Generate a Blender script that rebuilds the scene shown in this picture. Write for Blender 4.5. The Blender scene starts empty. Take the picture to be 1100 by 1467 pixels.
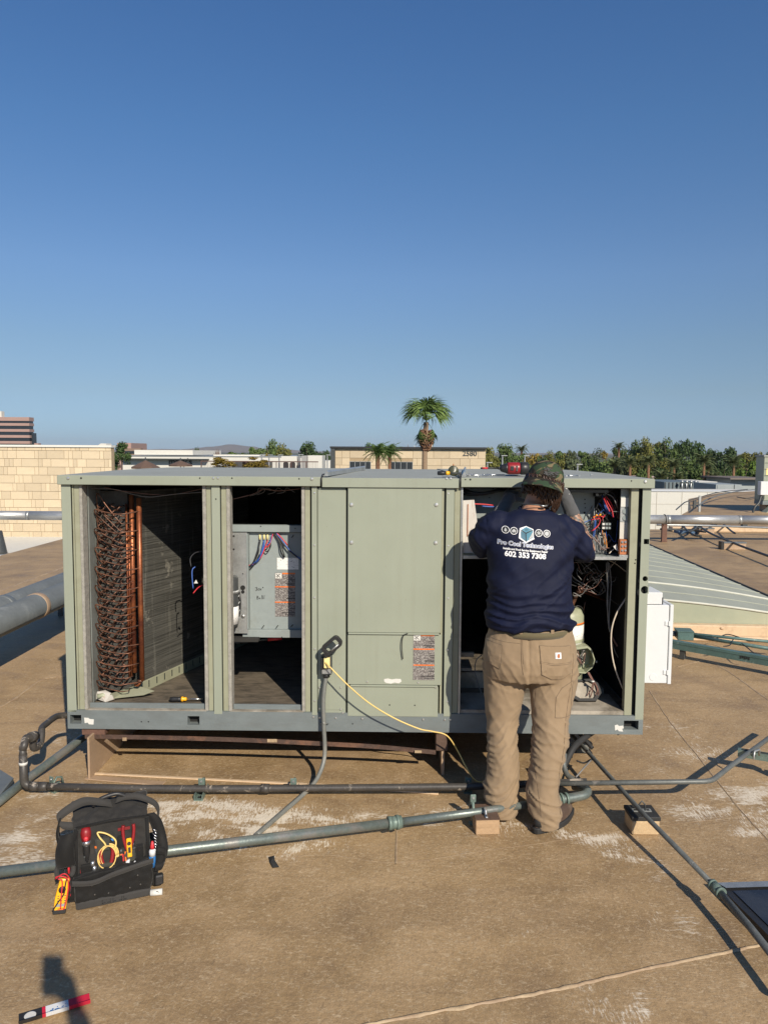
import bpy, bmesh, math, random
from mathutils import Vector, Matrix, noise
from mathutils.bvhtree import BVHTree
import numpy as np
random.seed(7)
R = math.radians
sc = bpy.context.scene
COL = sc.collection
# ---------------------------------------------------------------- camera
F_PX, PITCH, ROLL, CAM_H = 1058.0, 0.0807, 0.0063, 1.79
cam_d = bpy.data.cameras.new('camera')
cam = bpy.data.objects.new('camera', cam_d)
COL.objects.link(cam)
sc.camera = cam
cam_d.sensor_fit = 'VERTICAL'
cam_d.sensor_height = 36.0
cam_d.lens = F_PX / 1467.0 * 36.0
cam_d.clip_start = 0.02
cam_d.clip_end = 30000
_c, _s = math.cos(ROLL), math.sin(ROLL)
_R0, _U0, _F0 = Vector((1, 0, 0)), Vector((0, math.sin(PITCH), math.cos(PITCH))), Vector((0, math.cos(PITCH), -math.sin(PITCH)))
_cr, _cu = _R0 * _c + _U0 * _s, _U0 * _c - _R0 * _s
CAMP = Vector((0, 0, CAM_H))
cam.matrix_world = Matrix(((_cr.x, _cu.x, -_F0.x, 0), (_cr.y, _cu.y, -_F0.y, 0), (_cr.z, _cu.z, -_F0.z, CAM_H), (0, 0, 0, 1)))
# ---------------------------------------------------------------- sky, sun, exposure
SUN_AZ, SUN_EL = R(24.6), R(33.2)          # sun behind the camera and to its right
world = bpy.data.worlds.new('World')
sc.world = world
world.use_nodes = True
wn = world.node_tree
wn.nodes.clear()
sky = wn.nodes.new('ShaderNodeTexSky')
sky.sky_type = 'NISHITA'
sky.sun_disc = False
sky.sun_elevation = SUN_EL
sky.sun_rotation = math.pi - SUN_AZ
sky.altitude = 300
sky.air_density = 1.0
sky.dust_density = 0.3
sky.ozone_density = 3.0
bg = wn.nodes.new('ShaderNodeBackground')
bg.inputs[1].default_value = 0.10
wo = wn.nodes.new('ShaderNodeOutputWorld')
# the clear-air model is too bright and yellow low down: tint by height, the same in every direction
wtc = wn.nodes.new('ShaderNodeTexCoord'); wsp = wn.nodes.new('ShaderNodeSeparateXYZ'); wrp = wn.nodes.new('ShaderNodeValToRGB'); wmx = wn.nodes.new('ShaderNodeMixRGB')
wn.links.new(wtc.outputs['Generated'], wsp.inputs[0]); wn.links.new(wsp.outputs[2], wrp.inputs[0])
el = wrp.color_ramp.elements
for i, (p_, c_) in enumerate([(0.0, (.36, .52, .88)), (.026, (.372, .505, .775)), (.077, (.468, .52, .625)), (.136, (.537, .586, .647)), (.223, (.598, .683, .782)), (.377, (.514, .724, .888)), (.491, (.47, .715, .935))]):
    e_ = el[i] if i < 2 else el.new(p_)
    e_.position = p_; e_.color = (*c_, 1)
wmx.blend_type = 'MULTIPLY'; wmx.inputs[0].default_value = 1.0
wn.links.new(sky.outputs[0], wmx.inputs[1]); wn.links.new(wrp.outputs[0], wmx.inputs[2]); wn.links.new(wmx.outputs[0], bg.inputs[0])
wn.links.new(bg.outputs[0], wo.inputs[0])
sun_d = bpy.data.lights.new('sun', 'SUN')
sun_d.energy = 4.8
sun_d.angle = R(0.5)
sun_d.color = (1.0, 0.90, 0.75)
sun = bpy.data.objects.new('sun', sun_d)
COL.objects.link(sun)
LIGHT = Vector((-math.sin(SUN_AZ) * math.cos(SUN_EL), math.cos(SUN_AZ) * math.cos(SUN_EL), -math.sin(SUN_EL)))
sun.rotation_euler = LIGHT.to_track_quat('-Z', 'Y').to_euler()
sun.location = (5, -8, 12)
sc.view_settings.view_transform = 'Standard'
sc.view_settings.look = 'None'
sc.view_settings.exposure = 0.25
sc.view_settings.gamma = 1.0
try:
    sc.view_settings.use_curve_mapping = False
except Exception:
    pass
sc.cycles.max_bounces = 6

# ---------------------------------------------------------------- measuring helpers
def ray(px, py):
    x, y = (px - 550.0) / F_PX, (py - 733.5) / F_PX
    xx, yy = _c * x + _s * y, -_s * x + _c * y
    return _F0 + _R0 * xx - _U0 * yy
def G(px, py, z=0.0):
    d = ray(px, py); t = (z - CAM_H) / d.z
    return CAMP + d * t
def P(px, py, Y):
    d = ray(px, py); t = Y / d.y
    return CAMP + d * t
UW, UD, ZB, ZT = 3.158, 2.12, 0.258, 1.657
UTH = -0.0113
_uc = Vector((-0.1574, 3.95, 0))
_ux, _uy = Vector((math.cos(UTH), math.sin(UTH), 0)), Vector((-math.sin(UTH), math.cos(UTH), 0))
_u0 = _uc - _ux * (UW / 2)
UM = Matrix(((_ux.x, _uy.x, 0, _u0.x), (_ux.y, _uy.y, 0, _u0.y), (0, 0, 1, 0), (0, 0, 0, 1)))
UMI = UM.inverted()
def F(px, py, v=0.0):
    """unit coordinates (u, z) where the line of sight meets the plane v"""
    d = UMI.to_3x3() @ ray(px, py); o = UMI @ CAMP
    t = (v - o.y) / d.y
    q = o + d * t
    return q.x, q.z
def FU(px, v=0.0, py=870): return F(px, py, v)[0]
def FZ(py, v=0.0, px=550): return F(px, py, v)[1]
def UP(px, py, v):
    u, z = F(px, py, v)
    return Vector((u, v, z))

# ---------------------------------------------------------------- materials
class NT:
    def __init__(s, name):
        s.m = bpy.data.materials.new(name); s.m.use_nodes = True
        s.t = s.m.node_tree; s.t.nodes.clear()
        s.out = s.n('OutputMaterial')
        s.b = s.n('BsdfPrincipled')
        s.l(s.b.outputs[0], s.out.inputs[0])
        s.tc = s.n('TexCoord')
    def n(s, t): return s.t.nodes.new('ShaderNode' + t)
    def l(s, a, b): s.t.links.new(a, b)
    def mapn(s, scale=(1, 1, 1), rot=(0, 0, 0), src='Object'):
        m = s.n('Mapping'); m.inputs['Scale'].default_value = scale; m.inputs['Rotation'].default_value = rot
        s.l(s.tc.outputs[src], m.inputs[0]); return m.outputs[0]
    def noise(s, scale, vec=None, detail=4, rough=.6, dist=0):
        k = s.n('TexNoise'); k.inputs['Scale'].default_value = scale; k.inputs['Detail'].default_value = detail
        k.inputs['Roughness'].default_value = rough; k.inputs['Distortion'].default_value = dist
        s.l(vec if vec is not None else s.tc.outputs['Object'], k.inputs['Vector']); return k.outputs[0]
    def ramp(s, fac, a, b, c0=0.0, c1=1.0):
        r = s.n('MapRange'); r.inputs[1].default_value = a; r.inputs[2].default_value = b
        r.inputs[3].default_value = c0; r.inputs[4].default_value = c1
        s.l(fac, r.inputs[0]); return r.outputs[0]
    def math(s, op, a, b=None, c=None):
        k = s.n('Math'); k.operation = op
        for i, v in enumerate((a, b, c)):
            if v is None: continue
            if isinstance(v, (int, float)): k.inputs[i].default_value = v
            else: s.l(v, k.inputs[i])
        return k.outputs[0]
    def mix(s, fac, a, b, mode='MIX'):
        k = s.n('MixRGB'); k.blend_type = mode
        for i, v in enumerate((fac, a, b)):
            if isinstance(v, (int, float)): k.inputs[i].default_value = v
            elif isinstance(v, (tuple, list)): k.inputs[i].default_value = (*v[:3], 1)
            else: s.l(v, k.inputs[i])
        return k.outputs[0]
    def bump(s, h, strength=.3, dist=.01, prev=None):
        k = s.n('Bump'); k.inputs['Strength'].default_value = strength; k.inputs['Distance'].default_value = dist
        s.l(h, k.inputs['Height'])
        if prev is not None: s.l(prev, k.inputs['Normal'])
        return k.outputs[0]
    def done(s, col=None, rough=None, metal=None, norm=None, spec=None):
        def put(nm, v):
            if v is None: return
            if isinstance(v, (int, float)): s.b.inputs[nm].default_value = v
            elif isinstance(v, (tuple, list)): s.b.inputs[nm].default_value = (*v[:3], 1)
            else: s.l(v, s.b.inputs[nm])
        put('Base Color', col); put('Roughness', rough); put('Metallic', metal); put('Normal', norm); put('Specular IOR Level', spec)
        return s.m

def mat(name, col, rough=.6, metal=0.0, var=.12, vs=6, bump=.15, bs=80, dirt=None, da=.5, ds=3, dlo=.5, dhi=.75, stretch=(1, 1, 1), rnd=0.0, spec=None):
    """base colour with two scales of variation, optional dirt colour in patches, roughness variation and fine relief"""
    t = NT(name)
    v = t.mapn(stretch)
    n1, n2 = t.noise(vs, v), t.noise(vs * 9, v, 3)
    f = t.ramp(t.math('ADD', t.math('MULTIPLY', n1, .6), t.math('MULTIPLY', n2, .4)), .3, .7, 1 - var, 1 + var)
    if rnd:
        oi = t.n('ObjectInfo')
        f = t.math('MULTIPLY', f, t.ramp(oi.outputs['Random'], 0, 1, 1 - rnd, 1 + rnd))
    c = t.mix(1.0, col, f, 'MULTIPLY')
    if dirt is not None:
        dn = t.ramp(t.noise(ds, v, 6, .65, .4), dlo, dhi, 0, da)
        c = t.mix(dn, c, dirt)
    ro = t.ramp(n2, .2, .8, max(0, rough - .08), min(1, rough + .08))
    nb = t.bump(t.noise(bs, v, 5), bump, .004) if bump else None
    return t.done(c, ro, metal, nb, spec)

def flat(name, col, rough=.6, metal=0.0): return mat(name, col, rough, metal, var=.06, bump=.05)

# ---------------------------------------------------------------- mesh builder
WM = {}
class MB:
    def __init__(s, T=None):
        s.v, s.f, s.sm, s.T = [], [], [], T
    def add(s, vs, fs, smooth=False):
        b = len(s.v)
        if s.T is not None: vs = [s.T @ Vector(v) for v in vs]
        s.v += [tuple(v) for v in vs]
        s.f += [tuple(b + i for i in f) for f in fs]
        s.sm += [smooth] * len(fs)
        return s
    def box(s, a, b, M=None):
        (x0, y0, z0), (x1, y1, z1) = a, b
        vs = [Vector(q) for q in ((x0, y0, z0), (x1, y0, z0), (x1, y1, z0), (x0, y1, z0), (x0, y0, z1), (x1, y0, z1), (x1, y1, z1), (x0, y1, z1))]
        if M is not None: vs = [M @ v for v in vs]
        return s.add(vs, [(0, 3, 2, 1), (4, 5, 6, 7), (0, 1, 5, 4), (1, 2, 6, 5), (2, 3, 7, 6), (3, 0, 4, 7)])
    def cbox(s, c, d, M=None):
        return s.box((c[0] - d[0] / 2, c[1] - d[1] / 2, c[2] - d[2] / 2), (c[0] + d[0] / 2, c[1] + d[1] / 2, c[2] + d[2] / 2), M)
    def prism(s, poly, axis, lo, hi, M=None):
        """poly of 2d points extruded along axis ('x','y','z')"""
        def mk(a, b, h): return {'x': (h, a, b), 'y': (a, h, b), 'z': (a, b, h)}[axis]
        n = len(poly)
        vs = [Vector(mk(a, b, lo)) for a, b in poly] + [Vector(mk(a, b, hi)) for a, b in poly]
        if M is not None: vs = [M @ v for v in vs]
        fs = [tuple(range(n))[::-1], tuple(range(n, 2 * n))] + [(i, (i + 1) % n, n + (i + 1) % n, n + i) for i in range(n)]
        return s.add(vs, fs)
    def tube(s, pts, r, seg=10, cap=True, smooth=True, flatten=1.0):
        pts = [Vector(p) for p in pts]
        n = len(pts)
        rs = r if isinstance(r, (list, tuple)) else [r] * n
        tang = []
        for i in range(n):
            a = pts[max(0, i - 1)]; b = pts[min(n - 1, i + 1)]
            t = (b - a)
            tang.append(t.normalized() if t.length > 1e-9 else Vector((0, 0, 1)))
        up = Vector((0, 0, 1)) if abs(tang[0].z) < .95 else Vector((0, 1, 0))
        nx = tang[0].cross(up).normalized()
        vs = []
        for i in range(n):
            nx = (nx - tang[i] * nx.dot(tang[i]))
            nx = nx.normalized() if nx.length > 1e-6 else tang[i].orthogonal().normalized()
            ny = tang[i].cross(nx)
            for k in range(seg):
                a = 2 * math.pi * k / seg
                vs.append(pts[i] + nx * (math.cos(a) * rs[i]) + ny * (math.sin(a) * rs[i] * flatten))
        fs = []
        for i in range(n - 1):
            for k in range(seg):
                k2 = (k + 1) % seg
                fs.append((i * seg + k, i * seg + k2, (i + 1) * seg + k2, (i + 1) * seg + k))
        s.add(vs, fs, smooth)
        if cap:
            b = len(s.v) - len(vs)
            s.f.append(tuple(b + k for k in range(seg))[::-1]); s.sm.append(False)
            s.f.append(tuple(b + (n - 1) * seg + k for k in range(seg))); s.sm.append(False)
        return s
    def cyl(s, a, b, r, r2=None, seg=16, smooth=True):
        return s.tube([a, b], [r, r if r2 is None else r2], seg, True, smooth)
    def lathe(s, prof, c=(0, 0, 0), seg=20, M=None, smooth=True, axis='z'):
        vs = []
        for (r, h) in prof:
            for k in range(seg):
                a = 2 * math.pi * k / seg
                q = {'z': (math.cos(a) * r, math.sin(a) * r, h), 'y': (math.cos(a) * r, h, math.sin(a) * r), 'x': (h, math.cos(a) * r, math.sin(a) * r)}[axis]
                q = Vector(q) + Vector(c)
                vs.append(M @ q if M is not None else q)
        fs = []
        for i in range(len(prof) - 1):
            for k in range(seg):
                k2 = (k + 1) % seg
                fs.append((i * seg + k, i * seg + k2, (i + 1) * seg + k2, (i + 1) * seg + k))
        fs.append(tuple(range(seg))[::-1]); fs.append(tuple((len(prof) - 1) * seg + k for k in range(seg)))
        return s.add(vs, fs, smooth)
    def ball(s, c, r, seg=12, M=None):
        rx, ry, rz = r if isinstance(r, (tuple, list)) else (r, r, r)
        vs, fs, nr = [], [], seg // 2
        for i in range(nr + 1):
            ph = math.pi * i / nr
            for k in range(seg):
                a = 2 * math.pi * k / seg
                q = Vector((math.sin(ph) * math.cos(a) * rx, math.sin(ph) * math.sin(a) * ry, math.cos(ph) * rz))
                vs.append((M @ q if M is not None else q) + Vector(c))
        for i in range(nr):
            for k in range(seg):
                k2 = (k + 1) % seg
                fs.append((i * seg + k, (i + 1) * seg + k, (i + 1) * seg + k2, i * seg + k2))
        return s.add(vs, fs, True)
    def sheet(s, fn, nu, nv, smooth=True, thick=0.0):
        vs = [fn(i / nu, j / nv) for j in range(nv + 1) for i in range(nu + 1)]
        w = nu + 1
        fs = [(j * w + i, j * w + i + 1, (j + 1) * w + i + 1, (j + 1) * w + i) for j in range(nv) for i in range(nu)]
        return s.add(vs, fs, smooth)
    def build(s, name, m, parent=None, bevel=0.0, solid=0.0, kind=None, label=None, bseg=1):
        pm = WM.get(parent.name) if parent is not None else None
        me = bpy.data.meshes.new(name)
        vs = s.v
        if pm is not None:
            inv = pm.inverted(); vs = [tuple(inv @ Vector(v)) for v in vs]
        me.from_pydata(vs, [], s.f)
        me.polygons.foreach_set('use_smooth', s.sm)
        me.validate(); me.update()
        o = bpy.data.objects.new(name, me)
        if m is not None:
            for q in (m if isinstance(m, (list, tuple)) else [m]): me.materials.append(q)
        COL.objects.link(o)
        if parent is not None: o.parent = parent
        WM[o.name] = pm if pm is not None else Matrix.Identity(4)
        if solid:
            md = o.modifiers.new('solid', 'SOLIDIFY'); md.thickness = solid; md.offset = 0
        if bevel:
            md = o.modifiers.new('bevel', 'BEVEL'); md.width = bevel; md.segments = bseg; md.limit_method = 'ANGLE'; md.angle_limit = R(40)
        if kind: o['kind'] = kind
        if label: o['label'] = label
        return o

def thing(name, label, cat, loc=(0, 0, 0), rz=0.0, group=None):
    o = bpy.data.objects.new(name, None)
    o.empty_display_size = .1
    COL.objects.link(o)
    o.location = loc; o.rotation_euler = (0, 0, rz)
    WM[o.name] = Matrix.Translation(Vector(loc)) @ Matrix.Rotation(rz, 4, 'Z')
    o['label'] = label; o['category'] = cat
    if group: o['group'] = group
    return o
def solo(o, label, cat, group=None):
    """a one-mesh thing: put its origin at its own base"""
    me = o.data
    n = len(me.vertices); a = np.empty(n * 3); me.vertices.foreach_get('co', a); a = a.reshape(-1, 3)
    lo, hi = a.min(0), a.max(0); c = np.array([(lo[0] + hi[0]) / 2, (lo[1] + hi[1]) / 2, lo[2]])
    me.vertices.foreach_set('co', (a - c).ravel()); me.update()
    o.location = tuple(c)
    o['label'] = label; o['category'] = cat
    if group: o['group'] = group
    return o
def dup(src, loc=None, rz=None, label=None, scale=None):
    kids = {}
    for q in bpy.data.objects:
        if q.parent is not None: kids.setdefault(q.parent.name, []).append(q)
    def rec(o, par):
        c = o.copy(); COL.objects.link(c)
        if par is not None: c.parent = par
        for k in kids.get(o.name, []): rec(k, c)
        return c
    c = rec(src, None)
    if loc is not None: c.location = loc
    if rz is not None: c.rotation_euler = (0, 0, rz)
    if label: c['label'] = label
    if scale: c.scale = scale
    return c
def piece(proto, parent, loc, name=None, rot=None, scale=None):
    c = proto.copy(); COL.objects.link(c); c.parent = parent
    c.location = loc
    if rot is not None: c.rotation_euler = rot
    if scale is not None: c.scale = scale
    return c

def smooth_path(pts, n=8):
    pts = [Vector(p) for p in pts]
    if len(pts) < 3: return pts
    q = [pts[0] * 2 - pts[1]] + pts + [pts[-1] * 2 - pts[-2]]
    out = []
    for i in range(1, len(q) - 2):
        for k in range(n):
            t = k / n
            a, b, c, d = q[i - 1], q[i], q[i + 1], q[i + 2]
            out.append(.5 * ((2 * b) + (c - a) * t + (2 * a - 5 * b + 4 * c - d) * t * t + (3 * b - a - 3 * c + d) * t ** 3))
    out.append(pts[-1])
    return out
def bent(pts, rad=.05, n=5):
    """polyline with its corners rounded (pipes with elbows)"""
    pts = [Vector(p) for p in pts]; out = [pts[0]]
    for i in range(1, len(pts) - 1):
        a, b, c = pts[i - 1], pts[i], pts[i + 1]
        r = min(rad, (a - b).length * .45, (c - b).length * .45)
        p0, p1 = b + (a - b).normalized() * r, b + (c - b).normalized() * r
        for k in range(n + 1):
            t = k / n
            out.append(p0 * (1 - t) ** 2 + b * 2 * t * (1 - t) + p1 * t * t)
    out.append(pts[-1]); return out

_font_cache = {}
def text_mb(txt, size, T, depth=.0006, bold=0.0, align='CENTER', sx=1.0):
    """lettering as geometry: returns an MB, letters in the plane given by T (x right, y up, z out)"""
    cu = bpy.data.curves.new('lettering', 'FONT'); cu.body = txt; cu.size = size; cu.extrude = depth; cu.offset = bold
    cu.align_x = align; cu.align_y = 'CENTER'; cu.resolution_u = 3
    ob = bpy.data.objects.new('lettering', cu); COL.objects.link(ob)
    dg = bpy.context.evaluated_depsgraph_get()
    me = bpy.data.meshes.new_from_object(ob.evaluated_get(dg))
    mb = MB()
    mb.add([T @ Vector((v.co.x * sx, v.co.y, v.co.z)) for v in me.vertices], [tuple(p.vertices) for p in me.polygons])
    bpy.data.objects.remove(ob); bpy.data.curves.remove(cu); bpy.data.meshes.remove(me)
    return mb
# ---------------------------------------------------------------- materials used by the place
def roof_material():
    t = NT('coated_roof')
    ob = t.tc.outputs['Object']
    big = t.noise(.55, ob, 5, .55)
    mid = t.noise(3.2, ob, 6, .65, .3)
    fine = t.noise(70, ob, 4, .6)
    base = t.mix(t.ramp(big, .35, .68), (.255, .168, .083), (.395, .266, .138))
    base = t.mix(t.ramp(mid, .45, .70, 0, .6), base, (.46, .32, .18))
    base = t.mix(t.ramp(mid, .28, .45, .5, 0), base, (.17, .11, .066))
    base = t.mix(t.ramp(t.noise(1.6, t.mapn((.5, 2.2, 1), (0, 0, .15)), 5, .6, .8), .50, .62, 0, .35), base, (.205, .135, .075))
    base = t.mix(1.0, base, t.ramp(fine, .25, .75, .84, 1.14), 'MULTIPLY')
    # brushed coating: strokes in two directions, chosen by region
    s1 = t.noise(1.0, t.mapn((130, 22, 20), (0, 0, .5)), 5, .7, .9)
    s2 = t.noise(1.0, t.mapn((26, 140, 20), (0, 0, .25)), 5, .7, .9)
    s3 = t.noise(1.0, t.mapn((120, 26, 20), (0, 0, -.6)), 5, .7, .9)
    reg = t.ramp(t.noise(.9, ob, 2), .46, .54)
    reg2 = t.ramp(t.noise(1.3, t.mapn((1, 1, 1), (0, 0, 1.9)), 2), .5, .58)
    st = t.mix(reg2, t.mix(reg, s1, s2), s3)
    stv = t.n('RGBToBW'); t.l(st, stv.inputs[0]); stv = stv.outputs[0]
    at = t.n('Attribute'); at.attribute_name = 'chalk'
    ch = t.math('MULTIPLY', at.outputs['Fac'], t.ramp(t.noise(3.4, t.mapn((1, 2, 1), (0, 0, .3)), 5, .65, .7), .36, .58, .35, 1.1))
    patch = t.noise(1.7, ob, 5, .6, .5)
    amt = t.math('ADD', ch, t.ramp(patch, .46, .70, 0, .45))
    thr = t.math('SUBTRACT', .70, t.math('MULTIPLY', amt, .265))
    mask = t.math('MULTIPLY', t.math('SUBTRACT', t.math('ADD', t.math('MULTIPLY', stv, .75), t.math('MULTIPLY', t.noise(17, None, 4, .7, .6), .25)), thr), 10)
    mk = t.n('Clamp'); t.l(mask, mk.inputs[0]); mk = mk.outputs[0]
    mk = t.math('MULTIPLY', mk, t.math('MINIMUM', t.math('ADD', .25, amt), .92))
    # chips: small pale worn dots everywhere
    dots = t.ramp(t.noise(150, ob, 3, .6, 1.2), .60, .70, 0, .62)
    dots = t.math('MULTIPLY', dots, t.ramp(t.noise(1.1, t.mapn((1, 1, 1), (0, 0, 1)), 4), .38, .58, .25, 1))
    col = t.mix(dots, base, (.62, .50, .34))
    col = t.mix(t.ramp(t.noise(38, t.mapn((1, 1.6, 1), (0, 0, .4)), 5, .75, 1.2), .53, .64, 0, .62), col, (.54, .42, .27))
    col = t.mix(t.ramp(t.noise(30, t.mapn((1.6, 1, 1), (0, 0, .9)), 5, .75, 1.0), .55, .68, 0, .5), col, (.175, .118, .07))
    col = t.mix(mk, col, (.70, .62, .50))
    # darker dried puddle rings
    pud = t.ramp(t.noise(.8, t.mapn((1, 1, 1), (0, 0, 2.2)), 3, .5, .3), .60, .66, 0, .35)
    col = t.mix(pud, col, (.15, .10, .066))
    h = t.math('ADD', t.math('MULTIPLY', stv, .35), t.math('MULTIPLY', mid, 1.4))
    nb = t.bump(h, .45, .014)
    nb = t.bump(t.noise(22, None, 5, .65, .8), .35, .006, nb)
    nb = t.bump(fine, .5, .003, nb)
    return t.done(col, t.ramp(mid, .3, .7, .5, .72), 0, nb, .35)

M = {}
M['roof'] = roof_material()
M['seam'] = mat('roof_seam_coating', (.43, .32, .195), .6, var=.3, vs=9, bump=.5, bs=40, dirt=(.28, .19, .115), da=.9, ds=9, dlo=.40, dhi=.58)
M['curb'] = mat('tan_coating', (.36, .25, .16), .6, var=.15, bump=.35, bs=45, dirt=(.5, .41, .3), da=.6, ds=8, dlo=.55, dhi=.68)
M['curb_light'] = mat('pale_tan_coating', (.60, .44, .28), .6, var=.12, bump=.3, bs=40, dirt=(.34, .23, .14), da=.7, ds=6)
def paint(name, col, amt):
    t = NT(name)
    st = t.noise(1, t.mapn((26, 26, 1.3)), 5, .65); bl = t.noise(2.2, None, 5, .6); sp = t.noise(70, None, 3, .6)
    c = t.mix(1.0, col, t.ramp(bl, .3, .7, .95, 1.05), 'MULTIPLY')
    c = t.mix(t.ramp(st, .52, .75, 0, amt), c, (.19, .18, .13))
    c = t.mix(t.ramp(st, .25, .42, amt * .7, 0), c, (.36, .375, .30))
    c = t.mix(t.ramp(t.noise(6, None, 6, .7, .5), .60, .72, 0, amt * 1.2), c, (.20, .19, .14))
    c = t.mix(t.ramp(sp, .70, .76, 0, .5), c, (.17, .15, .11))
    nb = t.bump(t.noise(1.6, None, 2, .4), .5, .03); nb = t.bump(sp, .08, .002, nb)
    return t.done(c, t.ramp(bl, .3, .7, .36, .52), 0, nb)
M['unit'] = paint('sage_paint', (.278, .302, .238), .13)
M['unit2'] = mat('sage_paint_weathered', (.285, .29, .205), .5, var=.06, vs=2.5, bump=.08, bs=30, dirt=(.20, .185, .12), da=.5, ds=5, dlo=.5, dhi=.75)
M['lid'] = mat('lid_top_paint', (.29, .305, .28), .8, var=.08, vs=2, bump=.1, bs=20, dirt=(.22, .22, .2), da=.4, ds=2.5)
M['rail'] = mat('galvanised_rail', (.185, .212, .215), .5, metal=.25, var=.14, vs=9, bump=.1, dirt=(.16, .17, .165), da=.5, ds=5, dlo=.5, dhi=.7, stretch=(1, 1, 3))
M['insul'] = mat('insulation_edge', (.30, .285, .25), .9, var=.35, vs=40, bump=.8, bs=220)
M['gap'] = mat('dark_gap', (.03, .035, .03), .8, var=.2)
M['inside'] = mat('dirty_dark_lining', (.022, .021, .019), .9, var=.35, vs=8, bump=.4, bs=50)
M['inside_sheet'] = mat('dusty_sheet_metal', (.20, .215, .20), .55, metal=.2, var=.15, vs=7, bump=.12, dirt=(.09, .085, .07), da=.7, ds=6, dlo=.45, dhi=.75)
M['boxgrey'] = mat('control_box_grey', (.25, .285, .28), .5, var=.08, vs=4, bump=.08, dirt=(.2, .2, .17), da=.5, ds=7, dlo=.5, dhi=.8)
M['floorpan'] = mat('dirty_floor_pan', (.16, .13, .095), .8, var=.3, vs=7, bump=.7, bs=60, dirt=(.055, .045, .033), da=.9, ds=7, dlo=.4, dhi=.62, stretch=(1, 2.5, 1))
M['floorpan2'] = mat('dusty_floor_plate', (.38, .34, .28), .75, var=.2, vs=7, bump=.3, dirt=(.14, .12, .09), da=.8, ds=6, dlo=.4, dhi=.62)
M['copper'] = mat('weathered_copper', (.36, .12, .045), .42, metal=.55, var=.35, vs=14, bump=.1, dirt=(.10, .028, .022), da=.85, ds=5, dlo=.38, dhi=.6)
M['copper_dark'] = mat('dusty_copper', (.25, .115, .07), .45, metal=.5, var=.35, vs=30, bump=.2, dirt=(.055, .035, .028), da=.8, ds=16, dlo=.4, dhi=.6)
def fins_material():
    t = NT('coil_fins')
    ob = t.tc.outputs['Object']
    f1 = t.noise(1, t.mapn((3, 3, 160)), 3, .5)
    f2 = t.noise(1, t.mapn((30, 30, 2)), 4, .6)
    c = t.mix(t.ramp(f1, .35, .65), (.055, .054, .048), (.125, .122, .108))
    c = t.mix(t.ramp(f2, .58, .75, 0, .6), c, (.30, .29, .25))
    c = t.mix(t.ramp(t.noise(5, ob, 5, .7), .62, .68, 0, .65), c, (.34, .32, .27))
    return t.done(c, .65, .3, t.bump(f1, .5, .003))
M['fins'] = fins_material()
M['finend'] = mat('darkened_fin_plate', (.075, .075, .07), .6, metal=.3, var=.4, vs=60, bump=.8, bs=260, dirt=(.06, .055, .045), da=.9, ds=20, dlo=.4, dhi=.6)  # plate colour darkened so the gaps between the bends read as shade
M['galv'] = mat('galvanised_steel', (.42, .43, .42), .42, metal=.65, var=.2, vs=14, bump=.1, bs=60, dirt=(.24, .24, .23), da=.6, ds=10)
M['silver'] = mat('silver_jacket', (.52, .52, .505), .42, metal=.7, var=.12, vs=5, bump=.12, bs=9, dirt=(.32, .31, .3), da=.4, ds=4, stretch=(.5, 1, 1))
M['duct'] = mat('grey_duct_coating', (.145, .16, .165), .5, metal=.2, var=.18, vs=5, bump=.25, bs=14, dirt=(.30, .31, .30), da=.6, ds=5, dlo=.56, dhi=.72)
M['pipe'] = mat('grey_painted_conduit', (.12, .128, .122), .5, metal=.2, var=.3, vs=12, bump=.2, dirt=(.30, .28, .25), da=.7, ds=14, dlo=.58, dhi=.68)
M['flex'] = mat('grey_flex_conduit', (.175, .18, .165), .5, metal=.1, var=.2, vs=12, bump=.2, dirt=(.3, .27, .22), da=.5, ds=12)
M['pipebrown'] = mat('black_brown_pipe', (.052, .047, .042), .45, var=.3, vs=12, bump=.2, dirt=(.42, .36, .29), da=.8, ds=13, dlo=.60, dhi=.66)
M['pipegreen'] = mat('green_grey_conduit', (.165, .195, .18), .40, metal=.45, var=.25, vs=10, bump=.2, dirt=(.26, .24, .22), da=.7, ds=9, dlo=.48, dhi=.62)
M['fitting'] = mat('green_fitting_paint', (.15, .205, .175), .5, metal=.2, var=.3, vs=20, bump=.3, dirt=(.09, .10, .09), da=.7, ds=20)
M['strut'] = mat('green_strut_paint', (.085, .15, .14), .5, metal=.15, var=.25, vs=10, bump=.15, dirt=(.30, .33, .30), da=.7, ds=8, dlo=.6, dhi=.68)
M['rust'] = mat('rusty_angle_iron', (.082, .05, .038), .65, metal=.2, var=.4, vs=12, bump=.5, bs=70, dirt=(.25, .12, .07), da=.6, ds=7, dlo=.52, dhi=.66)
M['rust2'] = mat('red_rust', (.13, .066, .045), .8, var=.35, vs=12, bump=.5)
M['wood'] = mat('bare_wood_block', (.42, .28, .16), .75, var=.25, vs=8, bump=.4, bs=70, dirt=(.22, .13, .07), da=.6, ds=9, stretch=(1, 1, 5))
M['woodcoat'] = mat('coated_wood_top', (.10, .06, .042), .7, var=.3, vs=10, bump=.4)
M['paleblock'] = mat('tan_foam_block', (.50, .36, .205), .75, var=.22, vs=14, bump=.6, bs=60, dirt=(.35, .22, .12), da=.7, ds=12, dlo=.5, dhi=.65)
M['rubber'] = mat('black_rubber', (.022, .022, .022), .7, var=.25, vs=30, bump=.3)
M['black'] = mat('black_plastic', (.02, .02, .021), .45, var=.2, bump=.1)
M['darkgrey'] = mat('dark_grey_metal', (.065, .07, .07), .5, metal=.3, var=.2, bump=.15)
M['white'] = mat('white_paint', (.62, .63, .635), .4, var=.03, bump=.04, dirt=(.62, .60, .56), da=.35, ds=4, dlo=.6, dhi=.8)
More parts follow.
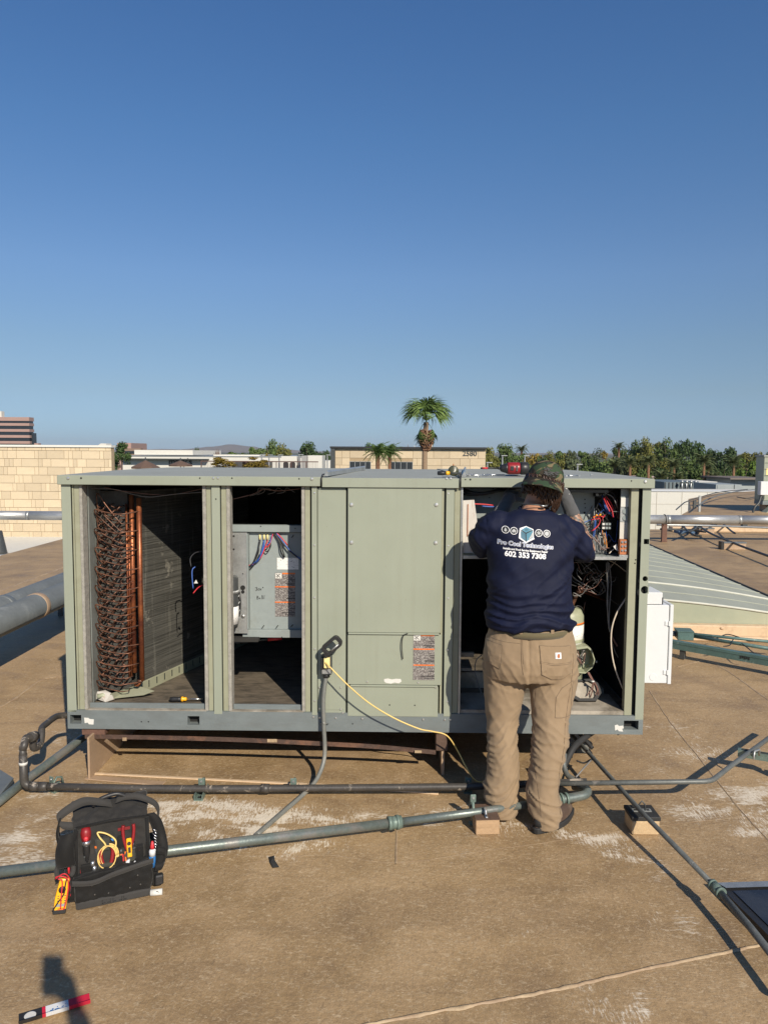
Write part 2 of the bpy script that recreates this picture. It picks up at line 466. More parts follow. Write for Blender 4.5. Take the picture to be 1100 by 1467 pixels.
M['paper'] = mat('white_paper', (.62, .61, .57), .8, var=.06, vs=12, bump=.1)
M['dirtywhite'] = mat('rust_stained_white', (.54, .51, .46), .6, var=.08, vs=8, bump=.1, dirt=(.34, .17, .08), da=.7, ds=9, dlo=.56, dhi=.7, stretch=(3, 3, 1))
M['red'] = mat('red_plastic', (.24, .014, .017), .4, var=.12, bump=.1)
M['redwire'] = mat('red_wire', (.55, .03, .04), .45, var=.2)
M['bluewire'] = mat('blue_wire', (.035, .10, .36), .45, var=.2)
M['blackwire'] = mat('black_wire', (.018, .018, .02), .5, var=.2)
M['greywire'] = mat('grey_wire', (.17, .165, .16), .55, var=.3, vs=20)
M['brownwire'] = mat('pink_brown_wire', (.19, .10, .08), .55, var=.3, vs=20)
M['orangewire'] = mat('orange_wire', (.62, .24, .04), .45, var=.2)
M['whitewire'] = mat('white_wire', (.60, .52, .42), .5, var=.15)
M['yellowcord'] = mat('yellow_cord', (.74, .52, .17), .45, var=.12, vs=10)
M['yellow'] = mat('yellow_plastic', (.86, .42, .012), .42, var=.08, bump=.08)
M['orange'] = mat('orange_plastic', (.72, .16, .02), .45, var=.1)
M['yellowtip'] = mat('pale_yellow_plug', (.82, .68, .30), .5, var=.1)
M['steel'] = mat('bright_steel', (.55, .56, .57), .25, metal=.9, var=.15, vs=20, bump=.05)
M['zinc'] = mat('zinc_screw', (.62, .62, .60), .35, metal=.8, var=.1, bump=0)
M['blueplastic'] = mat('blue_plastic', (.03, .16, .42), .4, var=.1)
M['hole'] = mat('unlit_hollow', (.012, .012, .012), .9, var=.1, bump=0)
M['ochre'] = mat('orange_relay_board', (.40, .135, .05), .55, var=.25, vs=30, bump=.2)
M['comp'] = mat('compressor_green_paint', (.34, .36, .25), .45, var=.12, vs=8, bump=.15, dirt=(.16, .15, .1), da=.6, ds=7)
def print_mat(name, ground, ink, sx=60, sy=220, lo=.5):
    t = NT(name)
    n = t.noise(1, t.mapn((sx, sx, sy)), 2, .6)
    return t.done(t.mix(t.ramp(n, lo, lo + .06), ground, ink), .6)
M['warn'] = print_mat('fine_print_dark', (.13, .115, .11), (.34, .32, .30), 140, 240, .52)
M['fineprint'] = print_mat('fine_print_light', (.74, .73, .70), (.25, .25, .26), 90, 330, .6)

# ---------------------------------------------------------------- the roof we stand on
def inpoly(x, y, poly):
    c = False; j = len(poly) - 1
    for i in range(len(poly)):
        (xi, yi), (xj, yj) = poly[i], poly[j]
        if (yi > y) != (yj > y) and x < (xj - xi) * (y - yi) / (yj - yi) + xi: c = not c
        j = i
    return c
GX = [-6.5] + list(np.arange(-6.0, -3.2, .25)) + list(np.arange(-3.2, 4.4, .06)) + list(np.arange(4.4, 9.01, .2))
GY = [-8, -5, -3, -1, 0, 1.0, 1.6] + list(np.arange(2.0, 6.5, .06)) + list(np.arange(6.6, 17.4, .2)) + [17.5]
gx, gy = np.meshgrid(np.array(GX), np.array(GY))
chalk = np.zeros_like(gx)
# pale worn patches: (px, py) where they lie, half sizes in metres, angle, strength
for px, py, a, b, ang, s in [(345, 1180, .62, .16, .04, 1.15), (470, 1178, .62, .12, .10, 1.0), (600, 1160, .45, .10, .1, .7), (290, 1155, .35, .10, 0, 1.0),
                             (170, 1180, .75, .14, 0, .75), (60, 1200, .45, .13, .1, 1.0), (30, 1235, .45, .12, .1, .9), (110, 1200, .3, .08, 0, .9),
                             (420, 1215, .55, .09, .15, .8), (600, 1225, .45, .12, .1, .45), (835, 1195, .22, .10, -.3, 1.1), (905, 1225, .17, .08, -.4, 1.1), (850, 1170, .25, .08, 0, .8),
                             (1080, 1140, .28, .22, .2, 1.0), (1020, 1160, .35, .16, .2, .7), (1075, 1195, .3, .10, .1, .9), (980, 1090, .4, .3, .6, .55), (1000, 1050, .5, .4, .3, .4),
                             (930, 1250, .3, .1, .2, .5), (940, 1320, .25, .10, -.4, .6), (880, 1440, .18, .12, -.5, .7), (1050, 1400, .35, .05, .1, .6), (60, 1060, .35, .4, 0, .65), (50, 1130, .4, .1, 0, .7),
                             (95, 1280, .3, .06, 0, .5), (280, 1320, .25, .06, 0, .35), (680, 1290, .5, .16, 0, .4), (560, 1300, .5, .2, 0, .25), (780, 1310, .4, .2, 0, .4), (730, 1180, .25, .08, 0, .7), (1010, 1010, .6, .3, .4, .3)]:
    c = G(px, py)
    ca, sa = math.cos(ang), math.sin(ang)
    dx, dy = gx - c.x, gy - c.y
    q = ((dx * ca + dy * sa) / (a * 1.15)) ** 2 + ((-dx * sa + dy * ca) / (b * 1.25)) ** 2
    chalk = np.maximum(chalk, min(1.1, s * 1.02) * np.exp(-q * .9))
nyy, nxx = gx.shape
vs = [(float(gx[j, i]), float(gy[j, i]), 0.0) for j in range(nyy) for i in range(nxx)]
fs = [(j * nxx + i, j * nxx + i + 1, (j + 1) * nxx + i + 1, (j + 1) * nxx + i) for j in range(nyy - 1) for i in range(nxx - 1)]
far_poly = [(9.0, -8), (45, -8), (45, 40), (18.4, 36.5), (15.6, 34.4), (12.2, 29.6), (10.0, 24), (8.9, 22), (7.0, 17.5), (9.0, 17.5)]
rb = MB(); rb.add(vs, fs, True)
rb.add([(x, y, 0) for x, y in far_poly], [tuple(range(len(far_poly)))], True)
roof = rb.build('roof_surface', M['roof'], kind='structure')
att = roof.data.attributes.new('chalk', 'FLOAT', 'POINT')
att.data.foreach_set('value', np.concatenate([chalk.ravel(), np.zeros(len(far_poly))]).astype(np.float32))
outline = [(-6.5, -8), (45, -8), (45, 40), (18.4, 36.5), (15.6, 34.4), (12.2, 29.6), (10.0, 24), (8.9, 22), (7.0, 17.5), (-6.5, 17.5)]
MB().prism(outline, 'z', -8.0, -.012).build('mall_building_body', mat('stucco_body', (.55, .48, .38), .85), kind='structure')

def seam(name, pts, w=.016, h=.004, seed=1):
    pts = smooth_path(pts, 14); mb = MB(); rnd = random.Random(seed); rows = []
    for i, p in enumerate(pts):
        t = (pts[min(i + 1, len(pts) - 1)] - pts[max(0, i - 1)]).normalized(); nrm = Vector((-t.y, t.x, 0))
        ww = w * (.7 + .9 * noise.noise(Vector((i * .31, seed, 0))) * .8 + rnd.uniform(-.12, .12)); q = p + nrm * rnd.uniform(-.002, .002)
        rows.append([q - nrm * ww + Vector((0, 0, .0006)), q - nrm * ww * .5 + Vector((0, 0, h * .9)), q + Vector((0, 0, h * 1.2)), q + nrm * ww * .5 + Vector((0, 0, h * .9)), q + nrm * ww + Vector((0, 0, .0006))])
    v = [x for r in rows for x in r]
    mb.add(v, [(i * 5 + k, i * 5 + k + 1, (i + 1) * 5 + k + 1, (i + 1) * 5 + k) for i in range(len(rows) - 1) for k in range(4)], True)
    return mb.build(name, M['seam'], kind='structure')
seam('roof_seam', [G(1190, 1330), G(1100, 1352), G(940, 1385), G(800, 1417), G(690, 1438), G(560, 1462), G(400, 1492)], .010, .005, 1)
seam('roof_seam', [G(930, 990), G(960, 1035), G(1000, 1085), G(1060, 1160), G(1110, 1215)], .007, .003, 2)
seam('roof_seam', [G(568, 1190), G(567, 1238)], .008, .003, 3)
seam('roof_seam', [G(350, 1238), G(460, 1225), G(570, 1236), G(700, 1218), G(790, 1206), G(930, 1185), G(1110, 1166)], .0035, .0012, 4)
seam('roof_seam', [G(-40, 1035), G(20, 1002), G(66, 972), G(120, 972)], .014, .004, 5)
seam('roof_seam', [G(970, 955), G(1020, 950), G(1110, 1010)], .012, .003, 6)
seam('roof_seam', [G(-20, 855), G(40, 832), G(110, 806)], .03, .006, 7)
seam('roof_seam', [G(940, 785), G(1020, 833), G(1110, 880)], .03, .006, 8)

# ---------------------------------------------------------------- land beyond
def sky_ground():
    t = NT('city_ground')
    n = t.noise(.012, None, 5, .6)
    return t.done(t.mix(t.ramp(n, .4, .6), (.10, .095, .075), (.055, .075, .035)), .9)
MB().add([(-14500, -400, -8), (14500, -400, -8), (14500, 8500, -8), (-14500, 8500, -8)], [(0, 1, 2, 3)]).build('city_ground', sky_ground(), kind='structure')
hm = mat('far_hills_rock', (.16, .13, .11), .9, var=.2, vs=.002, bump=0)
hb = MB()
def hillz(x, k):
    return 26 + 46 * abs(noise.fractal(Vector((x / 900 + k * 7, k * 3.1, 0)), 1, 2.1, 5)) * 1.4
HX = [P(px, 640, 7000).x for px in range(-100, 1300, 10)]
rows = []
for i, x in enumerate(HX):
    px = -100 + i * 10
    e = math.exp(-((px - 330) / 50) ** 2) * 52 + math.exp(-((px - 300) / 150) ** 2) * 24
    z = 4 + e * (.75 + .5 * noise.fractal(Vector((x / 260, 3, 0)), 1, 2, 4)) + 5 * noise.noise(Vector((x / 300, 9, 0)))
    rows += [(x, 6400, -8), (x, 6800, z * .55), (x, 7200, z), (x, 7900, -8)]
hb.add(rows, [(i * 4 + k, i * 4 + k + 1, (i + 1) * 4 + k + 1, (i + 1) * 4 + k) for i in range(len(HX) - 1) for k in range(3)], True)
hb.build('far_hills', hm, kind='structure')

# ---------------------------------------------------------------- stone clad wall on the left
M['stone'] = mat('cream_stone', (.54, .44, .30), .8, var=.07, vs=2.0, bump=.15, bs=9, dirt=(.47, .35, .205), da=.35, ds=1.6, dlo=.5, dhi=.8, rnd=.12)
M['joint'] = mat('stone_joint', (.36, .27, .165), .9)
M['whitewall'] = mat('white_stucco', (.60, .585, .53), .8, var=.04, vs=.6, bump=.1, dirt=(.55, .52, .46), da=.3, ds=.5)
stone_protos = {}
def stone_proto(w, h, d=.03):
    k = (round(w, 2), round(h, 2))
    if k not in stone_protos:
        mb = MB(); g = .006 if h < .5 else .010; b = .006
        x0, x1, z0, z1 = g, w - g, g, h - g
        mb.add([(x0, 0, z0), (x1, 0, z0), (x1, 0, z1), (x0, 0, z1), (x0, -d + b, z0), (x1, -d + b, z0), (x1, -d + b, z1), (x0, -d + b, z1),
                (x0 + b, -d, z0 + b), (x1 - b, -d, z0 + b), (x1 - b, -d, z1 - b), (x0 + b, -d, z1 - b)],
               [(0, 1, 5, 4), (1, 2, 6, 5), (2, 3, 7, 6), (3, 0, 4, 7), (4, 5, 9, 8), (5, 6, 10, 9), (6, 7, 11, 10), (7, 4, 8, 11), (8, 9, 10, 11)])
        me = bpy.data.meshes.new('stone'); me.from_pydata(mb.v, [], mb.f); me.materials.append(M['stone']); stone_protos[k] = me
    return stone_protos[k]
def stone_rows(parent, x0, x1, ztop, rows, unit, y=0.0, seed=3, pattern=(1.0, .22, .48, .98, .26, .24, .5)):
    """courses of cladding stones, local coordinates of the wall (x along, z up, facing -y)"""
    rnd = random.Random(seed); z = ztop
    for ri, h in enumerate(rows):
        z -= h
        x = x0 - rnd.random() * unit; k = rnd.randrange(len(pattern))
        while x < x1:
            w = unit * pattern[k % len(pattern)] * rnd.choice((1, 1, .92)); k += 1
            a, b = max(x, x0), min(x + w, x1)
            x += w
            if b - a < .06: continue
            if x > x1 - .08 and b < x1: b = x1
            o = bpy.data.objects.new('stone', stone_proto(b - a, h)); COL.objects.link(o)
            o.parent = parent; o.location = (a, y - rnd.uniform(0, .006), z)
YS = 30.0
pl, pr = P(-260, 640, YS), P(160, 640, YS)
wl = thing('stone_wall', 'cream stone clad building wall rising beyond the left roof edge', 'stone wall', (pl.x, YS, -1.75))
L = pr.x - pl.x; H = P(80, 640.5, YS).z + 1.75
MB(Matrix.Translation((pl.x, YS, -1.75))).box((0, 0, 0), (L - .002, .32, H - .004)).build('wall', M['joint'], wl)
MB(Matrix.Translation((pl.x, YS, -1.75))).box((-.1, -.09, H), (L + .03, .40, H + .085)).build('coping', M['whitewall'], wl)
rowh = 11.65 * YS / F_PX
stone_rows(wl, 0, L, H - .004, [5 * YS / F_PX] + [rowh] * 11, .735)
# low white roof between
a = P(-60, 789, 26)
MB().box((-28, 17.53, -1.9), (-6.0, YS - .012, -1.74)).build('lower_white_roof', M['whitewall'], kind='structure')
mb = MB(); mb.box((-30, -8, -8), (-6.53, YS + 5.9, -1.93)); mb.build('lower_building_body', M['whitewall'], kind='structure')
MB().box((-28, -8, -1.9), (-6.53, 17.5, -1.745)).build('lower_white_roof', M['whitewall'], kind='structure')
h0 = thing('roof_hatch', 'low white sheet hatch lying on the lower roof left of the stone wall foot', 'hatch', (-8.4, 24.5, -1.74))
T0 = WM[h0.name]
MB(T0).prism([(-2.2, .02), (1.9, .02), (1.9, .30), (.6, .34), (-2.2, .22)], 'y', -.7, .8).build('cover', M['white'], h0, bevel=.02)
MB(T0).box((-2.3, -.78, 0), (2.0, -.72, .07)).build('kerb_frame', M['galv'], h0)
v0 = thing('roof_vent', 'dark tapered vent cowl cut by the left picture edge in front of the stone wall', 'vent', (G(-2, 795, -1.74).x, G(-2, 795, -1.74).y, -1.74))
MB(WM[v0.name]).lathe([(.30, 0), (.27, .15), (.16, .75), (.14, .82)], seg=14).build('cowl', M['darkgrey'], v0)
MB(WM[v0.name]).lathe([(.36, 0), (.36, .03), (.29, .05)], seg=14).build('flashing', M['galv'], v0)

# ---------------------------------------------------------------- building with the number 2580
YB = 60.0
bl, br = P(474, 641, YB), P(695.5, 641, YB)
nb = thing('numbered_building', 'low cream stone building numbered 2580 behind the palm', 'building', (bl.x, YB, -8))
TB = WM[nb.name]; LB = br.x - bl.x; HB = P(580, 643, YB).z + 8
MB(TB).box((.35, 0, 0), (LB, 14, HB)).build('wall', M['joint'], nb)
MB(TB).box((0, -.25, 0), (.35, 14, HB)).build('corner_pier', M['darkgrey'], nb, bevel=.02)
MB(TB).box((-.06, -.3, HB + .003), (LB + .05, 14.1, HB + .16)).build('coping', M['black'], nb)
r1 = 3.2 * YB / F_PX; r2 = 10.3 * YB / F_PX
zz = HB; rnd = random.Random(5)
wins = [((P(501, 661, YB).x - bl.x), (P(531, 661, YB).x - bl.x)), ((P(557, 661, YB).x - bl.x), (P(591, 661, YB).x - bl.x))]
wz1 = P(560, 661.3, YB).z + 8; wz0 = wz1 - 1.3
for ri, h in enumerate([r1, r2, r2, r2, r2]):
    zz -= h; x = .35 - rnd.random() * 1.0; k = ri
    while x < LB:
        w = (1.5, 1.0, .66, 1.3, 1.5, .8)[k % 6]; k += 1
        a, b = max(x, .35), min(x + w, LB); x += w
        if b - a < .1: continue
        segs = [(a, b)]
        if zz < wz1 - .05:
            for (w0, w1) in wins:
                ns = []
                for (p, q) in segs:
                    if q <= w0 or p >= w1: ns.append((p, q))
                    else:
                        if p < w0: ns.append((p, w0))
                        if q > w1: ns.append((w1, q))
                segs = ns
        for (p, q) in segs:
            if q - p < .08: continue
            o = bpy.data.objects.new('stone', stone_proto(q - p, h)); COL.objects.link(o); o.parent = nb; o.location = (p, -rnd.uniform(0, .008), zz)
for (w0, w1) in wins:
    wd = MB(TB).box((w0, -.02, wz0), (w1, -.006, wz1)).build('window', mat('dark_glass', (.03, .035, .04), .15), nb)
    fr = MB(TB)
    n = 4
    for i in range(n + 1):
        x = w0 + (w1 - w0) * i / n; fr.box((x - .02, -.05, wz0), (x + .02, -.02, wz1))
    fr.box((w0 + .02, -.05, wz1 - .04), (w1 - .02, -.021, wz1 - .001)); fr.build('frame', M['galv'], wd)
cu = P(672.5, 650, YB)
text_mb('2580', .56, Matrix.Translation((cu.x, YB - .06, cu.z)) @ Matrix.Rotation(R(90), 4, 'X'), .02, .008, sx=1.05).build('number_sign', M['darkgrey'], nb)
mb = MB(TB); 
for x, h in ((LB * .55, .2), (LB * .67, .35)): mb.cyl((x, 3, HB + .1), (x, 3, HB + .1 + h), .06, .03, 8)
mb.build('roof_vent_pipe', M['white'], nb)

# ---------------------------------------------------------------- store, offices and small buildings beyond
def facade(name, label, cat, px0, px1, pytop, Y, m, depth=20, zb=-8, coping=None):
    a, b = P(px0, pytop, Y), P(px1, pytop, Y)
    t = thing(name, label, cat, (a.x, Y, zb)); T = WM[t.name]
    MB(T).box((0, 0, 0), (b.x - a.x, depth, a.z - zb)).build('wall', m, t)
    if coping is not None: MB(T).box((-.1, -.1, a.z - zb + .002), (b.x - a.x + .1, depth + .1, a.z - zb + coping[1])).build('coping', coping[0], t)
    return t, T, b.x - a.x, a.z - zb
YM = 112.0
st, T, w, h = facade('department_store', "long white department store with macy's lettering beside brown umbrellas", 'store', 176, 440, 653.5, YM, M['whitewall'], 40, coping=(M['galv'], .12))
a, b = P(194, 644.5, YM + 1), P(277.5, 644.5, YM + 1)
MB().box((a.x, YM + .6, 1.2), (b.x, YM + 20, a.z)).build('upper_storey', M['whitewall'], st)
MB().box((P(176, 657.5, YM).x, YM - 1.2, P(200, 658, YM).z), (P(300, 657, YM).x, YM - .005, P(200, 656.6, YM).z)).build('canopy_edge', M['darkgrey'], st)
q = P(259, 661.5, YM)
text_mb("macy's", 1.35, Matrix.Translation((q.x, YM - .15, q.z)) @ Matrix.Rotation(R(90), 4, 'X'), .05, .01, sx=1.0).build('lettering', M['darkgrey'], st)
mb = MB()
for px in (345, 360, 378): 
    q = P(px, 664, YM); mb.box((q.x - 1.3, YM - .05, q.z - 1.2), (q.x + 1.3, YM - .01, q.z + .25))
mb.build('window_strip', M['darkgrey'], st)
MB().box((P(306, 652.5, YM + 3).x, YM + 3, 0), (P(372, 652, YM + 3).x, YM + 12, P(340, 651.5, YM + 3).z)).build('rear_block', M['whitewall'], st)

um_m = mat('brown_canvas', (.115, .072, .052), .8, var=.15, bump=.2)
def umbrella(px, pyb, pyt, halfpx, Y, label):
    c = P(px, pyb, Y); zt = P(px, pyt, Y).z; r = halfpx * Y / F_PX
    t = thing('patio_umbrella', label, 'umbrella', (c.x, Y, -4.2), 0, 'brown umbrellas in front of the white store'); T = WM[t.name]
    z0, z1 = c.z + 4.2, zt + 4.2
    n = 8; vs = [(0, 0, z1)] + [(r * math.cos(k * 2 * math.pi / n), r * math.sin(k * 2 * math.pi / n), z0) for k in range(n)] + [(r * math.cos(k * 2 * math.pi / n), r * math.sin(k * 2 * math.pi / n), z0 - .18) for k in range(n)]
    MB(T).add(vs, [(0, 1 + k, 1 + (k + 1) % n) for k in range(n)] + [(1 + k, 1 + n + k, 1 + n + (k + 1) % n, 1 + (k + 1) % n) for k in range(n)]).build('canopy', um_m, t)
    MB(T).cyl((0, 0, 0), (0, 0, z1 + .3), .07, seg=8).build('pole', M['darkgrey'], t)
    rb = MB(T)
    for k in range(n): rb.cyl((0, 0, z1 - .5), (r * .8 * math.cos(k * 2 * math.pi / n), r * .8 * math.sin(k * 2 * math.pi / n), z0 + .1), .025, seg=5)
    rb.build('rib', M['darkgrey'], t)
umbrella(209, 669, 659, 20.5, 80, 'larger brown pyramid umbrella at the left end of the store')
umbrella(259, 666, 659.5, 17, 90, "smaller brown umbrella in front of the macy's lettering")

# office tower far left
YT = 380.0
a, b = P(-60, 597, YT), P(42, 597, YT)
ot = thing('office_tower', 'pink brown office tower with dark window bands at the far left', 'office tower', (a.x, YT, -8)); T = WM[ot.name]
pk = mat('pink_granite', (.36, .235, .20), .6, var=.08, vs=.2, bump=0)
gl = mat('dark_office_glass', (.022, .028, .035), .12, var=.2, vs=.3, bump=0)
Wt, Ht = b.x - a.x, a.z + 8
MB(T).box((.3, .3, 0), (Wt - .3, 5, Ht - .5)).build('glazing', gl, ot)
px_band = 8.5 * YT / F_PX
z = Ht
i = 0
while z > 2:
    hh = 1.9 if i == 0 else 1.35
    MB(T).box((0, 0, z - hh), (Wt, 5.3, z)).build('spandrel', pk, ot); z -= px_band; i += 1
for k in range(5):
    x = Wt * (.12 + .2 * k)
    MB(T).box((x, -.35, 0), (x + 5, -.02, Ht - .3)).build('pilaster', gl if k % 2 else pk, ot) if False else None
MB(T).box((Wt - 24, 1, Ht), (Wt - 14.5, 4, Ht + 3.0)).build('penthouse', M['whitewall'], ot)
MB(T).box((Wt + .05, 2, 0), (Wt + 1.2, 5, Ht - 8)).build('side_wing', gl, ot)
MB(T).box((Wt + 1.3, 2, 0), (Wt + 3.4, 5, Ht - 13.2)).build('lower_wing', pk, ot)
# pink office block behind the trees
pb, T, w, h = facade('pink_office_block', 'low pink office block behind the tree beside the stone wall', 'office block', 168, 188, 634.5, 300, pk, 20)
MB().box((P(176, 642, 298).x, 297, -8), (P(203, 642, 298).x, 299.9, P(190, 642.3, 298).z)).build('brown_wing', mat('brown_stucco', (.22, .15, .11), .8), pb)
MB().box((P(178, 646, 296).x, 296.9, P(180, 650, 297).z), (P(192, 646, 296).x, 296.99, P(180, 646, 297).z)).build('window_band', gl, pb)
dm = thing('white_dome_roof', 'small white curved rooftop cover just above the stone wall coping', 'roof cover', (P(156, 638, 60).x, 60, -1.7)); T = WM[dm.name]
MB(T).prism([(-1.0, 0), (.1, 0), (.1, P(156, 637, 60).z + 1.7 - .2), (.0, P(156, 635.4, 60).z + 1.7), (-.4, P(156, 635.4, 60).z + 1.7), (-.9, P(156, 638, 60).z + 1.5)], 'y', -.6, .6).build('cover', M['whitewall'], dm)

# small structures in the middle distance
YA = 90.0
ar, T, w, h = facade('arched_pavilion', 'small white pavilion with two dark round arches', 'pavilion', 403, 425.5, 653.5, YA, M['whitewall'], 4)
mb = MB(T)
for k in (0.3, .72):
    cx = w * k; cz = h - .95; r = .32
    pts = [(cx - r, cz - 2.2), (cx + r, cz - 2.2)] + [(cx + r * math.cos(q), cz + r * math.sin(q)) for q in [math.pi * i / 10 for i in range(11)]]
    mb.prism(pts, 'y', -.05, -.01)
mb.build('arch_opening', M['black'], ar)
facade('white_block', 'plain white block right of the arched pavilion', 'building', 441, 461.5, 652.5, 88, M['whitewall'], 5)
wq, T, w, h = facade('grey_block', 'grey shaded block joined left of the plain white block', 'building', 432, 440.6, 652.8, 88.2, mat('shaded_white_stucco', (.30, .30, .29), .8), 5)  # shade on this part of the white boxes is put into a grey colour
facade('white_low_roof_house', 'white low building peeking left of the numbered building', 'building', 457, 473, 660, 100, M['whitewall'], 8)
fn = thing('screen_fence', 'brown metal screen fence in front of the white store', 'fence', (P(288, 670, 75).x, 75, -6)); T = WM[fn.name]
fx1 = P(456, 670, 75).x - P(288, 670, 75).x; ftop = P(340, 660.5, 75).z + 6
fm = mat('brown_fence_paint', (.10, .055, .045), .6)
x = 0
while x < fx1:
    MB(T).box((x, -.04, 0), (x + .08, .04, ftop)).build('post', fm, fn); x += 1.52
MB(T).box((0, -.03, ftop - .08), (fx1, -.041 + .09, ftop + .02)).build('rail', fm, fn)
mb = MB(T); x = .1
while x < fx1: mb.box((x, -.01, .1), (x + .02, .01, ftop - .09)); x += .15
mb.build('baluster', fm, fn, kind='stuff')

# white parapet building to the right, grey plant units on its roof
YW = 40.0
wp = thing('white_parapet_wall', 'long cream white parapet wall beyond the right roof edge', 'parapet wall', (P(800, 703, YW).x, YW, -8)); T = WM[wp.name]
x1 = P(1026, 703, YW).x - P(800, 703, YW).x; hz = P(960, 704, YW).z + 8
MB(T).box((0, 0, 0), (x1 + 14, 3, hz)).build('wall', M['whitewall'], wp)
MB(T).box((-.05, -.05, hz + .002), (x1 + 14, .5, hz + .05)).build('coping', M['white'], wp)
mb = MB(T)
for k in range(5): mb.box((x1 * (.3 + .16 * k), -.012, 4), (x1 * (.3 + .16 * k) + .03, -.002, hz - .05))
mb.box((0, -.01, hz - .7), (x1, -.002, hz - .68)); mb.build('panel_joint', mat('pale_joint', (.44, .41, .35), .9), wp)
MB().box((-4, 17.56, -2.0), (8, YW - .02, -1.8)).build('white_well_roof', M['whitewall'], kind='structure')
bluegrey = mat('blue_grey_cladding', (.13, .165, .18), .6, metal=.2, var=.15, vs=1)
lg = mat('light_grey_cladding', (.30, .33, .33), .6, metal=.2, var=.12, vs=1)
lb, T, w, h = facade('louvre_block', 'dark blue grey louvred plant block behind the white parapet', 'plant block', 951, 1000, 690.5, 62, bluegrey, 6)
mb = MB(T)
for i in range(9): mb.box((w * i / 9 + .05, -.06, h - .9), (w * i / 9 + .12, -.005, h - .02))
mb.build('louvre_fin', M['darkgrey'], lb)
mb = MB(T)
for i in range(4): mb.cyl((w * (.45 + .13 * i), -.5, h - .9), (w * (.45 + .13 * i), -.5, h + .1), .07, seg=8); mb.ball((w * (.45 + .13 * i), -.5, h + .05), .14, 8)
mb.build('vent_stack', M['galv'], lb)
facade('white_plant_block', 'white block between the palms behind the parapet', 'plant block', 1000.4, 1027, 690, 63, M['whitewall'], 5)
gu, T, w, h = facade('grey_rooftop_unit', 'light grey boxy rooftop unit beyond the white parapet', 'rooftop unit', 1025, 1062, 694, 55, lg, 4)
mb = MB(T); mb.box((.1, -.03, h - .55), (w * .68, -.005, h - .06)); mb.build('panel', lg, gu)
MB(T).box((w * .7, -.03, h - .6), (w * .72, -.005, h)).build('panel_seam', M['darkgrey'], gu)
sh, T, w, h = facade('flat_shed', 'low shed with a thin overhanging brown roof behind the grey unit', 'shed', 1046, 1090, 686.5, 66, lg, 5)
MB(T).box((-.4, -.8, h), (w + .4, 5.5, h + .14)).build('roof', mat('brown_roof_sheet', (.16, .13, .11), .7), sh)
facade('pink_low_building', 'low pink white building among the palms at right', 'building', 930, 962, 684, 95, mat('pink_stucco', (.60, .43, .37), .8), 8)
facade('white_distant_house', 'tiny white distant house front among the right hand trees', 'house', 1034, 1042, 669, 190, M['whitewall'], 8)
# ---------------------------------------------------------------- air
def haze_mat():
    m = bpy.data.materials.new('summer_haze'); m.use_nodes = True; t = m.node_tree; t.nodes.clear()
    o = t.nodes.new('ShaderNodeOutputMaterial'); v = t.nodes.new('ShaderNodeVolumePrincipled')
    v.inputs['Color'].default_value = (.90, .95, 1.0, 1); v.inputs['Density'].default_value = 7e-5; v.inputs['Anisotropy'].default_value = .2
    t.links.new(v.outputs[0], o.inputs['Volume']); return m
MB().box((-15000, -500, -9.5), (15000, 8600, 125)).build('haze', haze_mat(), kind='stuff')
# ---------------------------------------------------------------- vegetation
def leafmat(name, dark, light, scale=5):
    t = NT(name)
    n = t.noise(scale, None, 3, .6); n2 = t.noise(scale * 6, None, 2, .5)
    oi = t.n('ObjectInfo')
    c = t.mix(t.ramp(t.math('ADD', t.math('MULTIPLY', n, .65), t.math('MULTIPLY', n2, .35)), .36, .64), dark, light)
    c = t.mix(1.0, c, t.ramp(oi.outputs['Random'], 0, 1, .82, 1.2), 'MULTIPLY')
    return t.done(c, .65, 0, None, .25)
LEAF = {
    'dark': leafmat('dark_foliage', (.022, .044, .014), (.07, .115, .035)),
    'mid': leafmat('green_foliage', (.036, .064, .016), (.12, .165, .048)),
    'olive': leafmat('olive_foliage', (.06, .07, .014), (.20, .19, .045)),
    'bright': leafmat('bright_foliage', (.055, .095, .014), (.15, .23, .04)),
    'orange': leafmat('golden_foliage', (.10, .078, .010), (.30, .21, .035)),
    'grey': leafmat('grey_green_foliage', (.045, .062, .028), (.12, .14, .07)),
}
M['bark'] = mat('tree_bark', (.12, .085, .06), .9, var=.25, bump=.4)
M['bareTwig'] = mat('bare_twigs', (.15, .105, .085), .9)
def crown_mesh(seed, kind, n=1500, tall=False):
    rnd = random.Random(seed)
    blobs = []
    for i in range(15 if not tall else 18):
        a = rnd.random() * 2 * math.pi
        zz = rnd.uniform(-.75, .8)
        rr = math.sqrt(max(.05, 1 - (zz / 1.02) ** 2)) * rnd.uniform(.25, .8)
        blobs.append((Vector((math.cos(a) * rr * .8, math.sin(a) * rr * .8, zz)), rnd.uniform(.2, .42)))
    blobs.append((Vector((0, 0, .1)), .5))
    vs, fs = [], []
    for i in range(n):
        c, r = blobs[rnd.randrange(len(blobs))]
        d = Vector((rnd.gauss(0, 1), rnd.gauss(0, 1), rnd.gauss(0, 1))).normalized()
        p = c + d * r * (rnd.random() ** .45) * Vector((1, 1, .8)).x
        p = c + Vector((d.x * r, d.y * r, d.z * r * .8)) * (rnd.random() ** .4)
        nrm = (d * .7 + Vector((rnd.gauss(0, .6), rnd.gauss(0, .6), rnd.gauss(0, .6) + .3))).normalized()
        a = nrm.orthogonal().normalized(); a = Matrix.Rotation(rnd.random() * 6.28, 3, nrm) @ a; b = nrm.cross(a)
        s = rnd.uniform(.03, .075)
        k = len(vs); e = rnd.uniform(.5, .9)
        vs += [p - a * s, p - b * s * e, p + a * s, p + b * s * e]; fs.append((k, k + 1, k + 2, k + 3))
    me = bpy.data.meshes.new('crown'); me.from_pydata([tuple(v) for v in vs], [], fs); me.materials.append(LEAF[kind]); return me
